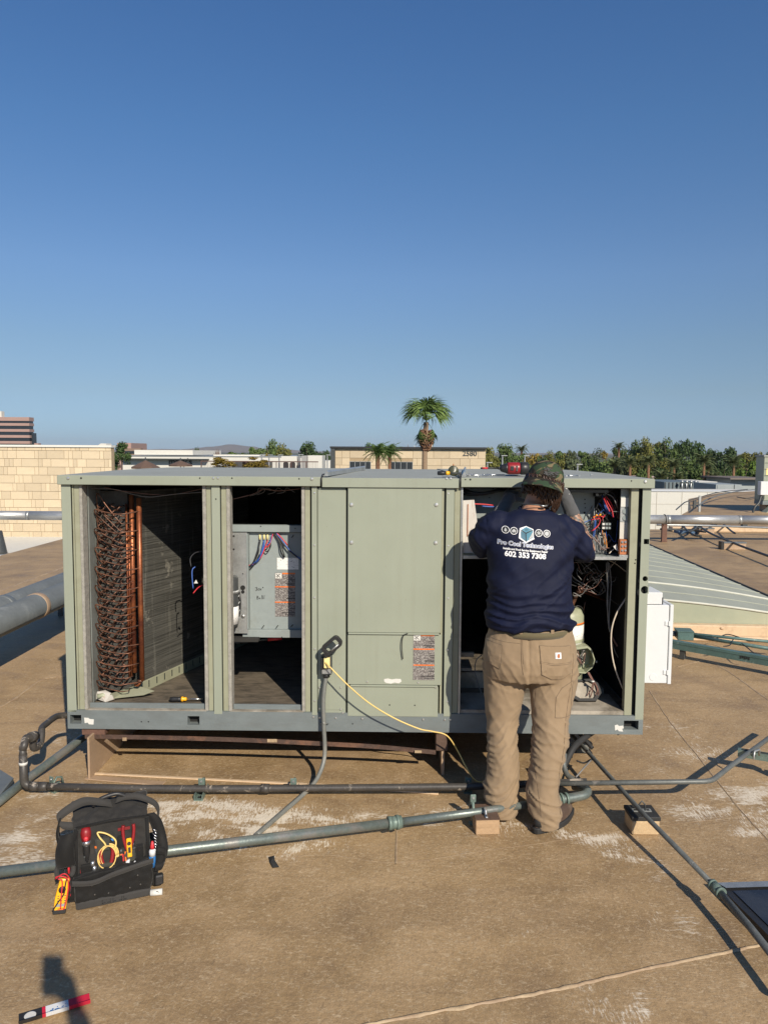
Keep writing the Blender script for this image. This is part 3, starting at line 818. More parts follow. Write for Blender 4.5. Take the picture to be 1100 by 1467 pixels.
CROWNS = {k: [crown_mesh(s * 17 + i, k, 3400, True) for s in range(3)] for i, k in enumerate(LEAF)}
def trunk_mesh(seed):
    rnd = random.Random(seed); mb = MB()
    mb.tube([(0, 0, -1), (.03, 0, -.4), (0, .02, .1)], [.055, .042, .02], 7)
    for i in range(6):
        a = i * 1.05 + rnd.random(); z = -.45 + .09 * i
        mb.tube([(0, 0, z), (math.cos(a) * .18, math.sin(a) * .18, z + .2), (math.cos(a) * .42, math.sin(a) * .42, z + .5)], [.024, .015, .006], 5)
    me = bpy.data.meshes.new('trunk'); me.from_pydata(mb.v, [], mb.f); me.materials.append(M['bark'])
    me.polygons.foreach_set('use_smooth', [True] * len(me.polygons)); return me
TRUNKS = [trunk_mesh(i) for i in range(3)]
_ti = [0]
def tree(px, ytop, hw, Y, kind, label, group, crown_frac=.72, zb=-8, ybot=None):
    top = P(px, ytop, Y); i = _ti[0]; _ti[0] += 1
    t = thing('tree', label, 'tree', (top.x, Y, zb), (i * 2.4) % 6.28, group)
    H = top.z - zb; rx = hw * Y / F_PX * 1.7; ch = min(H * crown_frac, 3.4 * rx) if ybot is None else (top.z - P(px, ybot, Y).z)
    c = bpy.data.objects.new('crown', CROWNS[kind][i % 3]); COL.objects.link(c); c.parent = t
    c.scale = (rx, rx, ch / 2); c.location = (0, 0, H - ch / 2)
    k = bpy.data.objects.new('trunk', TRUNKS[i % 3]); COL.objects.link(k); k.parent = t
    k.scale = (min(rx, 3) * 1.0, min(rx, 3) * 1.0, H * .62); k.location = (0, 0, H * .62)
    return t
ORD = ['first', 'second', 'third', 'fourth', 'fifth', 'sixth', 'seventh', 'eighth', 'ninth', 'tenth', 'eleventh', 'twelfth', 'thirteenth', 'fourteenth', 'fifteenth', 'sixteenth', 'seventeenth', 'eighteenth', 'nineteenth', 'twentieth',
       'twenty-first', 'twenty-second', 'twenty-third', 'twenty-fourth', 'twenty-fifth', 'twenty-sixth', 'twenty-seventh', 'twenty-eighth', 'twenty-ninth', 'thirtieth']
DESC = {'dark': 'dense dark green', 'mid': 'mid green', 'olive': 'olive green', 'bright': 'bright green', 'orange': 'golden olive', 'grey': 'grey green'}
tree(172, 633.5, 11.5, 62, 'dark', 'dark open crowned tree beside the right end of the stone wall', 'trees beyond the roof', .6, ybot=676)
tree(281, 641, 7, 160, 'mid', 'small green tree rising behind the right end of the white store', 'trees beyond the roof')
tree(296, 648, 10, 165, 'dark', 'low dark tree behind the white store roof', 'trees beyond the roof')
tree(340, 644, 19, 150, 'mid', 'wide low green tree behind the rear block of the store', 'trees beyond the roof')
tree(318.5, 653, 14.5, 68, 'orange', 'round golden tree in front of the white store', 'trees beyond the roof', ybot=676)
tree(368, 653.5, 17, 66, 'orange', 'wider golden tree left of the arched pavilion', 'trees beyond the roof', ybot=678)
tree(370, 636, 12, 130, 'mid', 'mid green tree left of the tallest tree in the middle', 'trees beyond the roof')
tree(389, 629, 12, 135, 'mid', 'tallest green tree in the middle distance with uneven crown', 'trees beyond the roof')
tree(409, 637, 13, 128, 'olive', 'olive tree behind the arched pavilion', 'trees beyond the roof')
tree(388, 643, 12, 118, 'orange', 'golden brown tree low behind the golden tree', 'trees beyond the roof')
tree(441.5, 635, 17, 125, 'dark', 'dense dark rounded tree above the plain white block', 'trees beyond the roof')
tree(465, 645, 8, 140, 'dark', 'small dark tree touching the left side of the numbered building', 'trees beyond the roof')
tree(532, 635.5, 8, 100, 'dark', 'dark treetop just showing over the numbered building roof', 'trees beyond the roof')
row = [(702, 640, 11, 150, 'olive'), (722, 635.5, 12, 165, 'mid'), (740, 645, 12, 150, 'mid'), (763, 644, 15, 140, 'orange'), (784, 647, 9, 170, 'olive'), (797, 642, 10, 180, 'mid'), (812, 644, 6, 200, 'grey'), (821, 644, 6, 200, 'grey'),
       (833, 642, 10, 180, 'mid'), (849, 641, 13, 180, 'grey'), (868, 644, 12, 170, 'orange'), (889, 637, 11, 160, 'mid'), (908, 630.5, 12, 155, 'mid'), (927, 628, 12, 150, 'olive'), (941, 632, 8, 155, 'olive'), (956, 627, 13, 150, 'mid'),
       (979, 629.5, 13, 150, 'dark'), (1001, 633.5, 13, 155, 'dark'), (1018, 644, 8, 200, 'dark'), (1038, 640.5, 17, 150, 'dark'), (1065, 646.5, 13, 160, 'olive'), (1085, 647, 11, 150, 'olive'), (1102, 644, 9, 150, 'dark'), (1120, 643, 14, 150, 'mid')]
for i, (px, yt, hw, Y, k) in enumerate(row):
    tree(px, yt, hw, Y, k, '%s tree, %s from the left on the skyline right of the numbered building' % (DESC[k], ORD[i]), 'skyline trees right of the numbered building', .9)
row = [(706, 655, 12, 110, 'olive'), (728, 653, 14, 112, 'mid'), (750, 657, 13, 110, 'mid'), (776, 656, 15, 112, 'dark'), (800, 652, 14, 120, 'olive'), (822, 654, 15, 118, 'grey'), (845, 655, 15, 115, 'mid'), (868, 658, 15, 112, 'mid'),
       (888, 655, 14, 114, 'grey'), (908, 652, 13, 112, 'olive'), (928, 652, 14, 110, 'olive'), (948, 655, 14, 108, 'olive'), (968, 655, 15, 108, 'grey'), (990, 656, 15, 106, 'mid'), (1012, 660, 13, 105, 'dark'), (1034, 660, 12, 105, 'dark'), (1064, 652, 17, 104, 'bright'), (1088, 658, 14, 104, 'bright'), (1108, 657, 12, 104, 'mid')]
for i, (px, yt, hw, Y, k) in enumerate(row):
    tree(px, yt, hw, Y, k, '%s tree, %s from the left in the nearer row below the skyline' % (DESC[k], ORD[i]), 'nearer trees right of the numbered building', .95)
row = [(920, 672, 13, 92, 'mid'), (944, 671, 12, 88, 'dark'), (972, 668, 15, 90, 'dark'), (996, 666, 15, 88, 'mid'), (1018, 670, 12, 88, 'dark'), (1040, 676, 12, 86, 'mid'), (1062, 667, 14, 86, 'bright'), (1084, 668, 12, 86, 'mid')]
for i, (px, yt, hw, Y, k) in enumerate(row):
    tree(px, yt, hw, Y, k, '%s bushy tree, %s from the left behind the distant plant blocks' % (DESC[k], ORD[i]), 'bushy trees behind the plant blocks', .97)
tree(941, 693, 8, 68, 'bright', 'small bright bush at the corner of the hvac unit above the white parapet', 'bushy trees behind the plant blocks', .98)

def bare_tree(px, yt, hw, Y, label):
    top = P(px, yt, Y); t = thing('bare_tree', label, 'tree', (top.x, Y, -8)); T = WM[t.name]; rnd = random.Random(px); H = top.z + 8; r = hw * Y / F_PX
    MB(T).tube([(0, 0, 0), (0, 0, H * .6)], [.25, .12], 7).build('trunk', M['bark'], t)
    mb = MB(T)
    for i in range(90):
        a = rnd.random() * 6.28; z = H * rnd.uniform(.5, .75); rr = r * rnd.uniform(.3, 1); ze = H - (rr / r) ** 2 * H * .12 - rnd.random() * H * .12
        mb.tube([(0, 0, z), (math.cos(a) * rr * .5, math.sin(a) * rr * .5, (z + ze) / 2 + .2), (math.cos(a) * rr, math.sin(a) * rr, ze)], [.07, .05, .02], 4)
    mb.build('crown', M['bareTwig'], t)
bare_tree(311, 641, 7.5, 120, 'bare greyish brown tree behind the white store')
bare_tree(583, 635, 6, 90, 'brown twiggy treetop over the numbered building left of the palm')

# palms
M['frond'] = leafmat('fan_palm_leaf', (.05, .10, .022), (.17, .24, .065), 3)
M['frond2'] = leafmat('feather_palm_leaf', (.045, .065, .025), (.14, .16, .07), 3)
M['skirt'] = mat('palm_boot_cluster', (.17, .085, .048), .9, var=.5, vs=9, bump=.6, dirt=(.40, .27, .15), da=.6, ds=9)
M['palmtrunk'] = mat('palm_trunk_bark', (.26, .18, .115), .9, var=.3, vs=5, bump=.5, stretch=(1, 1, 8))
def fan_frond(seed, L=1.0):
    rnd = random.Random(seed); mb = MB()
    mb.tube([(0, 0, 0), (L * .28, 0, L * .06), (L * .5, 0, L * .06)], [.014, .010, .007], 4)
    base = Vector((L * .5, 0, L * .06)); n = 22
    for i in range(n):
        a = -1.35 + 2.7 * i / (n - 1) + rnd.uniform(-.04, .04)
        ln = L * (.70 - .14 * abs(a) / 1.35) * rnd.uniform(.88, 1.05)
        dr = L * .42 * rnd.uniform(.6, 1.4)
        d = Vector((math.cos(a), math.sin(a), 0)); sde = Vector((-math.sin(a), math.cos(a), 0)) * .017 * L
        p0, p1, p2, p3 = base, base + d * ln * .5 + Vector((0, 0, -dr * .08)), base + d * ln * .78 + Vector((0, 0, -dr * .45)), base + d * ln * .9 + Vector((0, 0, -dr * 1.25))
        mb.add([p0 - sde * .4, p0 + sde * .4, p1 - sde * 1.7, p1 + sde * 1.7, p2 - sde * 1.0, p2 + sde, p3], [(0, 1, 3, 2), (2, 3, 5, 4), (4, 5, 6)])
    me = bpy.data.meshes.new('frond'); me.from_pydata(mb.v, [], mb.f); me.materials.append(M['frond']); return me
FANS = [fan_frond(i) for i in range(4)]
def palm(px, ycrown, Y, L, label, nfr=34, skirt=True, zb=-8, group=None):
    c = P(px, ycrown, Y); t = thing('fan_palm', label, 'palm tree', (c.x, Y, zb), 0, group); T = WM[t.name]; H = c.z - zb; rnd = random.Random(px)
    pts = [(.12 * math.sin(i * .5), 0, H * i / 12) for i in range(13)]; pts = [(p[0] - pts[-1][0], p[1], p[2]) for p in pts]
    MB(T).tube(pts, [.22 - .05 * i / 12 for i in range(13)], 12).build('trunk', M['palmtrunk'], t)
    for i in range(nfr):
        o = bpy.data.objects.new('frond', FANS[i % 4]); COL.objects.link(o); o.parent = t
        el = R(78 - 66 * (i / nfr) ** .8); az = (0, math.pi, 4.6, .25, 3.4, 1.5, -.3, 2.9)[i % 8] + rnd.uniform(-.28, .28); s = L * rnd.uniform(.85, 1.08)
        el = R(-62) if i % 6 == 5 else el
        o.location = (0, 0, H + .1); o.rotation_euler = (rnd.uniform(-.3, .3), -el, az); o.scale = (s, s, s)
    if skirt:
        mb = MB(T); zc0, zc1 = P(px, 646, Y).z - zb, H - .55
        for i in range(240):
            u = rnd.random(); z = zc0 + (zc1 - zc0) * u; r = .18 + .28 * math.sin(min(1, max(0, 1.02 - u)) ** .75 * math.pi) ** .8; a = rnd.random() * 6.28
            p = Vector((math.cos(a) * r, math.sin(a) * r, z)); q = p + Vector((math.cos(a) * .10, math.sin(a) * .10, rnd.uniform(.02, .16)))
            mb.tube([p - Vector((math.cos(a) * .12, math.sin(a) * .12, .05)), p, q], [.045, .05, .022], 4)
        mb.build('leaf_base_skirt', M['skirt'], t)
    return t
palm(610.5, 605, 50, 1.62, 'tall fan palm with a rust brown skirt in front of the numbered building', 24)
def feather_frond(seed, mt='frond2'):
    rnd = random.Random(seed); mb = MB(); pts = []
    for i in range(13):
        u = i / 12; pts.append(Vector((u * .82, 0, .42 * u - .78 * u * u)))
    mb.tube(pts, [.012 * (1 - .8 * i / 12) for i in range(13)], 4)
    for i in range(2, 26):
        u = i / 26; p = Vector((u * .82, 0, .42 * u - .78 * u * u)); ln = .30 * math.sin(math.pi * (u * .8 + .15))
        for sgn in (-1, 1):
            e = p + Vector((.13, sgn * ln, -.05 - .10 * rnd.random())); mb.add([p, p + Vector((.035, 0, 0)), e], [(0, 1, 2)])
    me = bpy.data.meshes.new('frond'); me.from_pydata(mb.v, [], mb.f); me.materials.append(M[mt]); return me
M['frond3'] = leafmat('queen_palm_leaf', (.04, .085, .02), (.14, .21, .06), 3)
FEA = [feather_frond(i) for i in range(3)]; FEB = [feather_frond(i + 9, 'frond3') for i in range(3)]
def date_palm(px, yc, Y, L, label, n=26, tw=.2, group='palms in front of the distant trees', near=False, name='date_palm', tm=None):
    c = P(px, yc, Y); t = thing(name, label, 'palm tree', (c.x, Y, -8), 0, group); T = WM[t.name]; H = c.z + 8; rnd = random.Random(int(px * 3))
    MB(T).tube([(0, 0, 0), (.08, 0, H * .5), (0, 0, H)], [tw, tw * .9, tw * 1.15], 9).build('trunk', tm or M['skirt'], t)
    for i in range(n):
        o = bpy.data.objects.new('frond', (FEB if near else FEA)[i % 3]); COL.objects.link(o); o.parent = t
        el = R(70 - 95 * i / n); s = L * rnd.uniform(.85, 1.1)
        o.location = (0, 0, H); o.rotation_euler = (0, -el, i * 2.4 + rnd.random() * .4); o.scale = (s, s, s)
date_palm(541, 650, 45, 1.0, 'feathery green palm in front of the dark left window of the numbered building', 30, .12, None, True, 'queen_palm')
date_palm(558, 650, 46, .95, 'shorter brighter palm right of the feathery palm before the numbered building', 26, .10, None, True, 'queen_palm')
for i, (px, yc, L) in enumerate([(928.5, 662, 2.0), (947.5, 684, 2.2), (965, 668, 2.1), (971, 686, 1.9), (1008, 662, 2.4), (1014, 672, 1.5), (1020.5, 686, 2.1), (1050.5, 664, 2.2), (880, 668, 2.2), (902, 664, 2.0)]):
    date_palm(px, yc, 72 + i % 3, L * .62, 'slim date palm, %s of those standing before the right hand trees (left to right by its build)' % ORD[i] if False else ['slim palm with drooping crown nearest the hvac unit corner', 'low wide palm above the small bright bush', 'palm rising over the louvred block, left one', 'short palm in front of the louvred block, right one', 'tallest thin palm right of the louvred block', 'small palm crown just behind the tallest thin palm', 'short bushy palm between white block and grey unit', 'palm behind the flat brown roofed shed', 'grey green palm left of the unit corner, further left', 'grey green palm left of the unit corner, nearer it'][i], 22, .11)
for i, (px, yc) in enumerate([(747, 645), (886, 641)]):
    date_palm(px, yc, 150, 1.9, ['tiny palm tuft on the skyline left of the golden tree', 'tiny palm tuft on the skyline at the start of the tall trees'][i], 20, .2)

# car park light poles
def light_pole(px, yt, Y, label, arm=1):
    c = P(px, yt, Y); t = thing('light_pole', label, 'light pole', (c.x, Y, -8), 0, 'car park light poles'); T = WM[t.name]; H = c.z + 8
    MB(T).tube([(0, 0, 0), (0, 0, H)], [.11, .08], 8).build('pole', M['galv'], t)
    MB(T).box((-.12 if arm > 0 else -.7, -.12, H - .02), (.5 if arm > 0 else .12, .12, H + .07)).build('lamp_head', M['galv'], t)
for a in [(719.5, 653, 80, 'pale light pole left of the red drill'), (751.5, 653, 85, 'pale light pole directly above the red drill'), (698, 663, 75, 'short light pole beside the numbered building corner'),
          (827, 665.5, 78, 'light pole showing over the lid right of the cap'), (375, 651.5, 90, 'light pole above the wider golden tree'), (385.5, 652, 92, 'light pole just left of the arched pavilion'), (400, 652, 92, 'light pole touching the left side of the arched pavilion'),
          (429, 651.5, 90, 'light pole between the arched pavilion and the grey block'), (469, 652, 92, 'light pole at the left edge of the numbered building')]:
    light_pole(*a)
# ---------------------------------------------------------------- the rooftop hvac unit
hv = thing('rooftop_hvac_unit', 'sage green rooftop hvac unit with three access panels removed', 'hvac unit', tuple(UM @ Vector((UW / 2, 0, ZB))), UTH)
def U(): return MB(UM)
RT = FZ(1022)                 # top of the base rail
LB_ = ZT - .046               # underside of the lid skirt
# base rail, front with its lifting holes cut out
holes = [(FU(93 + 8, 0, 1033), FU(93 + 24, 0, 1033), .44), (FU(269, 0, 1033), FU(286, 0, 1033), .0), (FU(893, 0, 1040), FU(914, 0, 1040), .44)]
rb = U(); x = 0.0; zl, zh = ZB + .028, ZB + .078
zr = RT
for (a, b, _) in holes:
    rb.box((x, 0, ZB), (a, .05, zr)); rb.box((a, 0, ZB), (b, .05, zl)); rb.box((a, 0, zh), (b, .05, zr)); x = b
rb.box((x, 0, ZB), (UW, .05, zr)); rb.build('base_rail', M['rail'], hv)
U().box((0, .052, ZB), (.05, UD, zr)).build('base_rail', M['rail'], hv)
U().box((UW - .05, .052, ZB), (UW, UD, zr)).build('base_rail', M['rail'], hv)
U().box((.052, UD - .05, ZB), (UW - .052, UD - .001, zr)).build('base_rail', M['rail'], hv)
for (a, b, _) in holes: U().box((a - .01, .0502, zl - .01), (b + .01, .056, zh + .01)).build('dark_hole_board', M['hole'], hv)  # black board close behind each hole stands in for its unlit depth
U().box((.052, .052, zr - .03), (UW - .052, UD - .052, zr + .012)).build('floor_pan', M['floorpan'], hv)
# lid in three sections
def lid_sec(u0, u1, dz, name='lid_panel'):
    # shallow hipped top: low ridge a quarter of the way in
    mb = U(); z1 = ZT + dz; zb = LB_ + dz * .5; a = -.014 - abs(dz); b = UD + .014
    mb.box((u0, a, zb), (u1, a + .012, z1 - .004))
    mb.box((u0, b - .012, zb), (u1, b, z1 - .004))
    n = 10
    vs = []
    for i in range(n + 1):
        t = i / n; v = a + (b - a) * t; h = z1 + .006 * math.sin(math.pi * t)
        vs += [(u0, v, h), (u1, v, h)]
    mb.add(vs, [(2 * i, 2 * i + 1, 2 * i + 3, 2 * i + 2) for i in range(n)], False)
    vs2 = [(q[0], q[1], z1 - .03) for q in vs]
    mb.add(vs2, [(2 * i + 2, 2 * i + 3, 2 * i + 1, 2 * i) for i in range(n)], False)
    mb.add([vs[0], vs[1], vs2[1], vs2[0]], [(0, 1, 2, 3)])
    for s_ in (0, 1):
        mb.add([v for v in vs[s_::2]] + [(q[0], q[1], zb) for q in vs[s_::2]], [(i, i + 1, n + 2 + i, n + 1 + i) for i in range(n)])
    return mb.build(name, M['lid'], hv)
s1, s2 = FU(461, 0, 686), FU(658.5, 0, 686)
lid_sec(-.008, s1 - .003, 0); lid_sec(s1 + .003, s2 - .003, -.004); lid_sec(s2 + .004, UW + .008, 0.001)
# front skirt strips (sage) stand proud of the lid edge
for k, (a, b, d) in enumerate(((-.010, s1 - .004, 0), (s1 + .004, s2 - .004, -.004), (s2 + .005, UW + .010, .001))):
    U().box((a, -.020, LB_ - .004 + d), (b, -.0145 if d >= 0 else -.0187, ZT + d - .001)).build('lid_skirt', M['unit'], hv, bevel=.002)
U().box((-.0135, -.012, LB_), (-.0085, UD, ZT - .002)).build('lid_skirt', M['unit'], hv); U().box((UW + .0085, -.012, LB_), (UW + .0135, UD, ZT - .002)).build('lid_skirt', M['unit'], hv)
for s_ in (s1, s2):
    U().tube([(s_, -.026, LB_ + .0), (s_ + .001, -.027, ZT - .006), (s_ + .004, .0, ZT + .012), (s_ + .06, .8, ZT + .014)], [.0045, .0045, .004, .003], 6).build('joint_seal', M['black'], hv)
    U().prism([(0, 0), (.02, .0), (.02, .022), (.012, .03), (0, .008)], 'y', .02, 1.5, Matrix.Translation((s_ + .01, 0, ZT + .003)) @ Matrix.Rotation(-.10, 4, 'Z')).build('joint_cover', M['galv'], hv)

# rear, side and partition sheets
U().box((.05, UD - .046, zr), (UW - .05, UD - .04, LB_)).build('rear_panel', M['unit2'], hv)
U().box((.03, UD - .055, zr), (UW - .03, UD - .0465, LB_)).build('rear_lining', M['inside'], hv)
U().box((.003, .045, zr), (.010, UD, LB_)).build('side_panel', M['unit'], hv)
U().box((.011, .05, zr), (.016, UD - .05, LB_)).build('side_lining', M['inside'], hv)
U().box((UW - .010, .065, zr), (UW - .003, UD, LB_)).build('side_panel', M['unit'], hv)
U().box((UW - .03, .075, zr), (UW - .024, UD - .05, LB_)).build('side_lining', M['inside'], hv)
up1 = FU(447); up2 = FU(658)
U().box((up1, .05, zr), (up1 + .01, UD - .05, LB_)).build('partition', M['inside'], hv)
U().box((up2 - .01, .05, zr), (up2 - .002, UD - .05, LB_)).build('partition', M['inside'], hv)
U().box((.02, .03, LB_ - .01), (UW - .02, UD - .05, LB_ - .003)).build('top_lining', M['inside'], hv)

def col(pa, pb, v0, v1, m, name, z0=None, z1=None, pad=0.0, bev=.0015):
    """vertical member between two picture columns measured at half height on the front plane"""
    a, b = FU(pa) + pad, FU(pb) - pad
    return U().box((a, v0, zr if z0 is None else z0), (b, v1, LB_ - .002 if z1 is None else z1)).build(name, m, hv, bevel=bev)
# left corner
U().box((0, 0, zr - .012), (FU(106), .006, LB_ - .003)).build('corner_post', M['unit'], hv, bevel=.002)
U().box((-.001, .007, zr), (.003, .06, LB_ - .003)).build('corner_post', M['unit'], hv)
col(106.6, 109, .010, .06, M['unit2'], 'door_flange'); col(109.3, 116.5, .014, .055, M['unit2'], 'door_flange'); col(116.8, 121, .010, .075, M['insul'], 'insulation_strip')
# middle post
col(291.5, 296.5, .010, .075, M['insul'], 'insulation_strip'); col(296.8, 303.8, .014, .055, M['unit2'], 'door_flange')
col(305, 317, -.001, .006, M['unit'], 'post', zr - .014); col(304, 318, .020, .06, M['gap'], 'post_core')
col(318, 325.3, .012, .055, M['unit2'], 'door_flange'); col(325.6, 330.5, .008, .075, M['insul'], 'insulation_strip')
# post left of the blower panel
col(432, 436.6, .010, .075, M['insul'], 'insulation_strip'); col(436.9, 444, .012, .055, M['unit2'], 'door_flange'); col(443, 448, .022, .06, M['gap'], 'post_core')
col(446.7, 454.3, -.001, .006, M['unit'], 'post', zr - .014)
# narrow side panel with its small service plate
U().box((FU(454.8), .004, zr - .006), (FU(495.2), .03, LB_ - .014)).build('narrow_panel', M['unit'], hv, bevel=.003)
U().box((FU(454.8), .008, LB_ - .0135), (FU(495.2), .03, LB_ - .001)).build('dark_reveal', M['gap'], hv)
a, b, c, d = FU(459.5), FU(493), FZ(1018), FZ(982)
U().box((a, .0015, c), (b, .0039, d)).build('service_plate', M['unit'], hv, bevel=.001)
U().box((FU(495.4), .012, zr), (FU(497.6), .04, LB_ - .001)).build('panel_gap', M['gap'], hv)
# blower access panel: upper door, lower panel with folded lip, bottom panel
zA, zB_ = FZ(907), FZ(982)
pm_ = U().box((FU(498), -.010, zA + .004), (FU(631), .03, LB_ - .004)).build('upper_door', M['unit'], hv, bevel=.004, bseg=2)
U().box((FU(499), -.0135, zA - .006), (FU(629.5), .0, zA + .0035)).build('door_lip', M['unit'], hv, bevel=.002)
U().box((FU(498), -.004, zB_ + .004), (FU(633), .03, zA - .0065)).build('lower_panel', M['unit'], hv, bevel=.003)
U().box((FU(502), -.0095, zB_ - .006), (FU(628), .0, zB_ + .0035)).build('panel_lip', M['unit'], hv, bevel=.002)
U().box((FU(498), -.0025, zr - .018), (FU(629), .03, zB_ - .0065)).build('bottom_panel', M['unit'], hv, bevel=.003)
U().box((FU(631.3), .006, zr), (FU(634), .03, LB_ - .004)).build('panel_flange', M['unit2'], hv)
U().box((FU(634), .014, zr - .002), (FU(637), .04, LB_ - .001)).build('panel_gap', M['gap'], hv)
col(637, 648.5, -.002, .006, M['unit'], 'post', zr - .014)
col(649, 657.5, .010, .06, M['unit2'], 'door_flange'); col(657.8, 661, .004, .075, M['galv'], 'edge_channel')
# right corner
col(899, 909.8, .008, .05, M['unit2'], 'corner_channel'); col(909.9, 914.4, .026, .06, M['gap'], 'post_core')
# outer post with real knock-out holes
hp = [(FZ(773), 'sq', .014), (FZ(829, 0, 920), 'ro', .014), (FZ(845, 0, 920), 'ro', .021)]
ua, ub = FU(914.6), UW; uc = FU(923.5, 0, 830)
op = U(); zc = zr - .02
ys = sorted([(z, k, r) for z, k, r in hp])
for (z, k, r) in ys:
    op.box((ua, -.001, zc), (ub, .006, z - r)); op.box((ua, -.001, z - r), (uc - r, .006, z + r)); op.box((uc + r, -.001, z - r), (ub, .006, z + r))
    if k == 'ro':   # round the square opening off with four corner fillets
        for sx_ in (-1, 1):
            for sz_ in (-1, 1):
                arc = [(uc + sx_ * r * math.cos(q), z + sz_ * r * math.sin(q)) for q in [i * math.pi / 2 / 6 for i in range(7)]]
                op.prism([(uc + sx_ * r, z + sz_ * r)] + arc, 'y', -.0008, .0058)
    zc = z + r
op.box((ua, -.001, zc), (ub, .006, LB_ - .003)); op.build('corner_post', M['unit'], hv)
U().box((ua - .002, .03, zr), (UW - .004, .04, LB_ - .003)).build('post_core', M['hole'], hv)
U().box((UW - .003, .0065, zr - .02), (UW + .001, .06, LB_ - .003)).build('corner_post', M['unit'], hv)
# sills of the openings
for (pa, pb) in ((121.5, 291), (331, 431.5)):
    U().box((FU(pa), .034, zr + .002), (FU(pb), .05, zr + .030)).build('sill_bar', M['rail'], hv, bevel=.002)
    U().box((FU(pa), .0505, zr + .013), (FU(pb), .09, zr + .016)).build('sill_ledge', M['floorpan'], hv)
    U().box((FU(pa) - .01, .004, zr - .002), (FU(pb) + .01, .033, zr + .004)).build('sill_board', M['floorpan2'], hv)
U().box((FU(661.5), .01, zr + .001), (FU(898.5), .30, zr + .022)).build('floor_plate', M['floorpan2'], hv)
U().box((FU(800), .31, zr + .001), (FU(892), .62, zr + .05)).build('floor_step', M['floorpan2'], hv)

# screws
scr = MB()
scr.lathe([(.0, -.0035), (.0048, -.003), (.0062, -.001), (.0062, 0.0)], seg=8, axis='y')
sm_ = bpy.data.meshes.new('screw'); sm_.from_pydata(scr.v, [], scr.f); sm_.materials.append(M['zinc'])
def screw(px, py, v=-.0012, s=1.0):
    u, z = F(px, py, v); o = bpy.data.objects.new('screw', sm_); COL.objects.link(o); o.parent = hv
    q = WM[hv.name].inverted() @ (UM @ Vector((u, v, z))); o.location = q; o.scale = (s, s, s)
for (x, y) in [(450.5, 706), (450.5, 781), (450.5, 856), (451, 930), (451, 1004), (642, 707), (642, 782), (642, 857), (641, 931), (640.5, 1005)]: screw(x, y)
for (x, y) in [(449, 1027), (458, 1028), (481, 1028.5), (519, 1029.5), (606, 1030.5), (637, 1031), (645, 1031)]: screw(x, y, -.003)
for (x, y) in [(458, 985), (488, 985), (458, 1015), (488, 1016), (491, 1021)]: screw(x, y, .001)
for (x, y) in [(503.5, 723), (503.5, 777), (625, 723), (624, 777.5)]: screw(x, y, -.0105, 1.9)
for (x, y) in [(526, 977), (599, 978)]: screw(x, y, -.0045)
for (x, y) in [(624, 984)]: screw(x, y, -.004, 1.4)
for (x, y) in [(98, 685), (306, 685), (312.5, 685), (447, 686), (639.5, 685.5), (645.5, 685.5), (924, 690)]: screw(x, y, -.0205, 1.5 if x in (98, 447, 924) else 1.1)
def dot(px, py, v, r=.004, nm='screw_hole'):
    u, z = F(px, py, v); U().cyl((u, v, z), (u, v + .002, z), r, seg=10).build(nm, M['hole'], hv)
for (x, y, v) in [(116.5, 685, -.0212), (286.5, 685, -.0212), (332.5, 685, -.0212), (428.5, 686, -.0212), (666.5, 687, -.0206), (673.5, 687, -.0206), (904, 689, -.0206), (309.5, 715, -.0018), (558, 1010, -.0032), (594, 1010.5, -.0032), (505, 1037, -.0005), (203, 1034, -.0005), (213, 1034, -.0005), (910, 802, .007), (909, 807, .007)]:
    dot(x, y, v, .0052 if x in (673.5, 116.5) else .004)
def sticker(p0, p1, v, m, name, th=.0006):
    a, b = F(p0[0], p0[1], v), F(p1[0], p1[1], v)
    return U().box((min(a[0], b[0]), v - th, min(a[1], b[1])), (max(a[0], b[0]), v, max(a[1], b[1]))).build(name, m, hv)
def warning_label(x0, y0, x1, y1, v, seed, tilt=0):
    lab = sticker((x0, y0), (x1, y1), v, M['warn'], 'warning_label')
    w, h = x1 - x0, y1 - y0
    def sub(a, b, c, d, m, nm, k=1):
        q0, q1 = F(x0 + w * a, y0 + h * b, v), F(x0 + w * c, y0 + h * d, v)
        U().box((q0[0], v - .0006 - .0005 * k, q1[1]), (q1[0], v - .00062, q0[1])).build(nm, m, lab)
    sub(.02, .01, .34, .13, M['paper'], 'pictogram')
    q0 = F(x0 + w * .16, y0 + h * .07, v)
    fg = U()
    for p, q in (((-.012, .012), (.002, .0)), ((.002, 0), (-.006, -.012)), ((.002, 0), (.013, -.010)), ((-.002, .004), (.012, .010)), ((-.012, -.006), (.0, .002))):
        fg.cyl((q0[0] + p[0], v - .0015, q0[1] + p[1]), (q0[0] + q[0], v - .0015, q0[1] + q[1]), .0014, seg=5)
    fg.build('figure', M['black'], lab)
    sub(.36, .0, 1.0, .035, M['orange'], 'stripe'); sub(.0, .305, 1.0, .335, M['orange'], 'stripe'); sub(.0, .655, 1.0, .685, M['orange'], 'stripe')
    for (a, b, c, d) in ((.72, .14, 1, .155), (.8, .18, 1, .195), (.5, .235, 1, .25), (.6, .265, 1, .28), (.75, .45, 1, .465), (.82, .5, 1, .515), (.55, .57, 1, .59), (.72, .8, 1, .815), (.35, .90, 1, .92), (.5, .95, 1, .965)):
        sub(a, b, c, d, M['black'], 'text_line', 1)
warning_label(592, 909, 622, 974.5, -.0042, 1)
U().prism([F(a, b, 0) for a, b in [(550, 972.5), (556, 971.6), (561, 973), (567, 972), (574, 972.4), (575, 976), (571, 978.6), (565, 977.4), (560, 979), (553, 978), (550.4, 976)]], 'y', -.0052, -.0043).build('worn_sticker', M['paper'], hv)
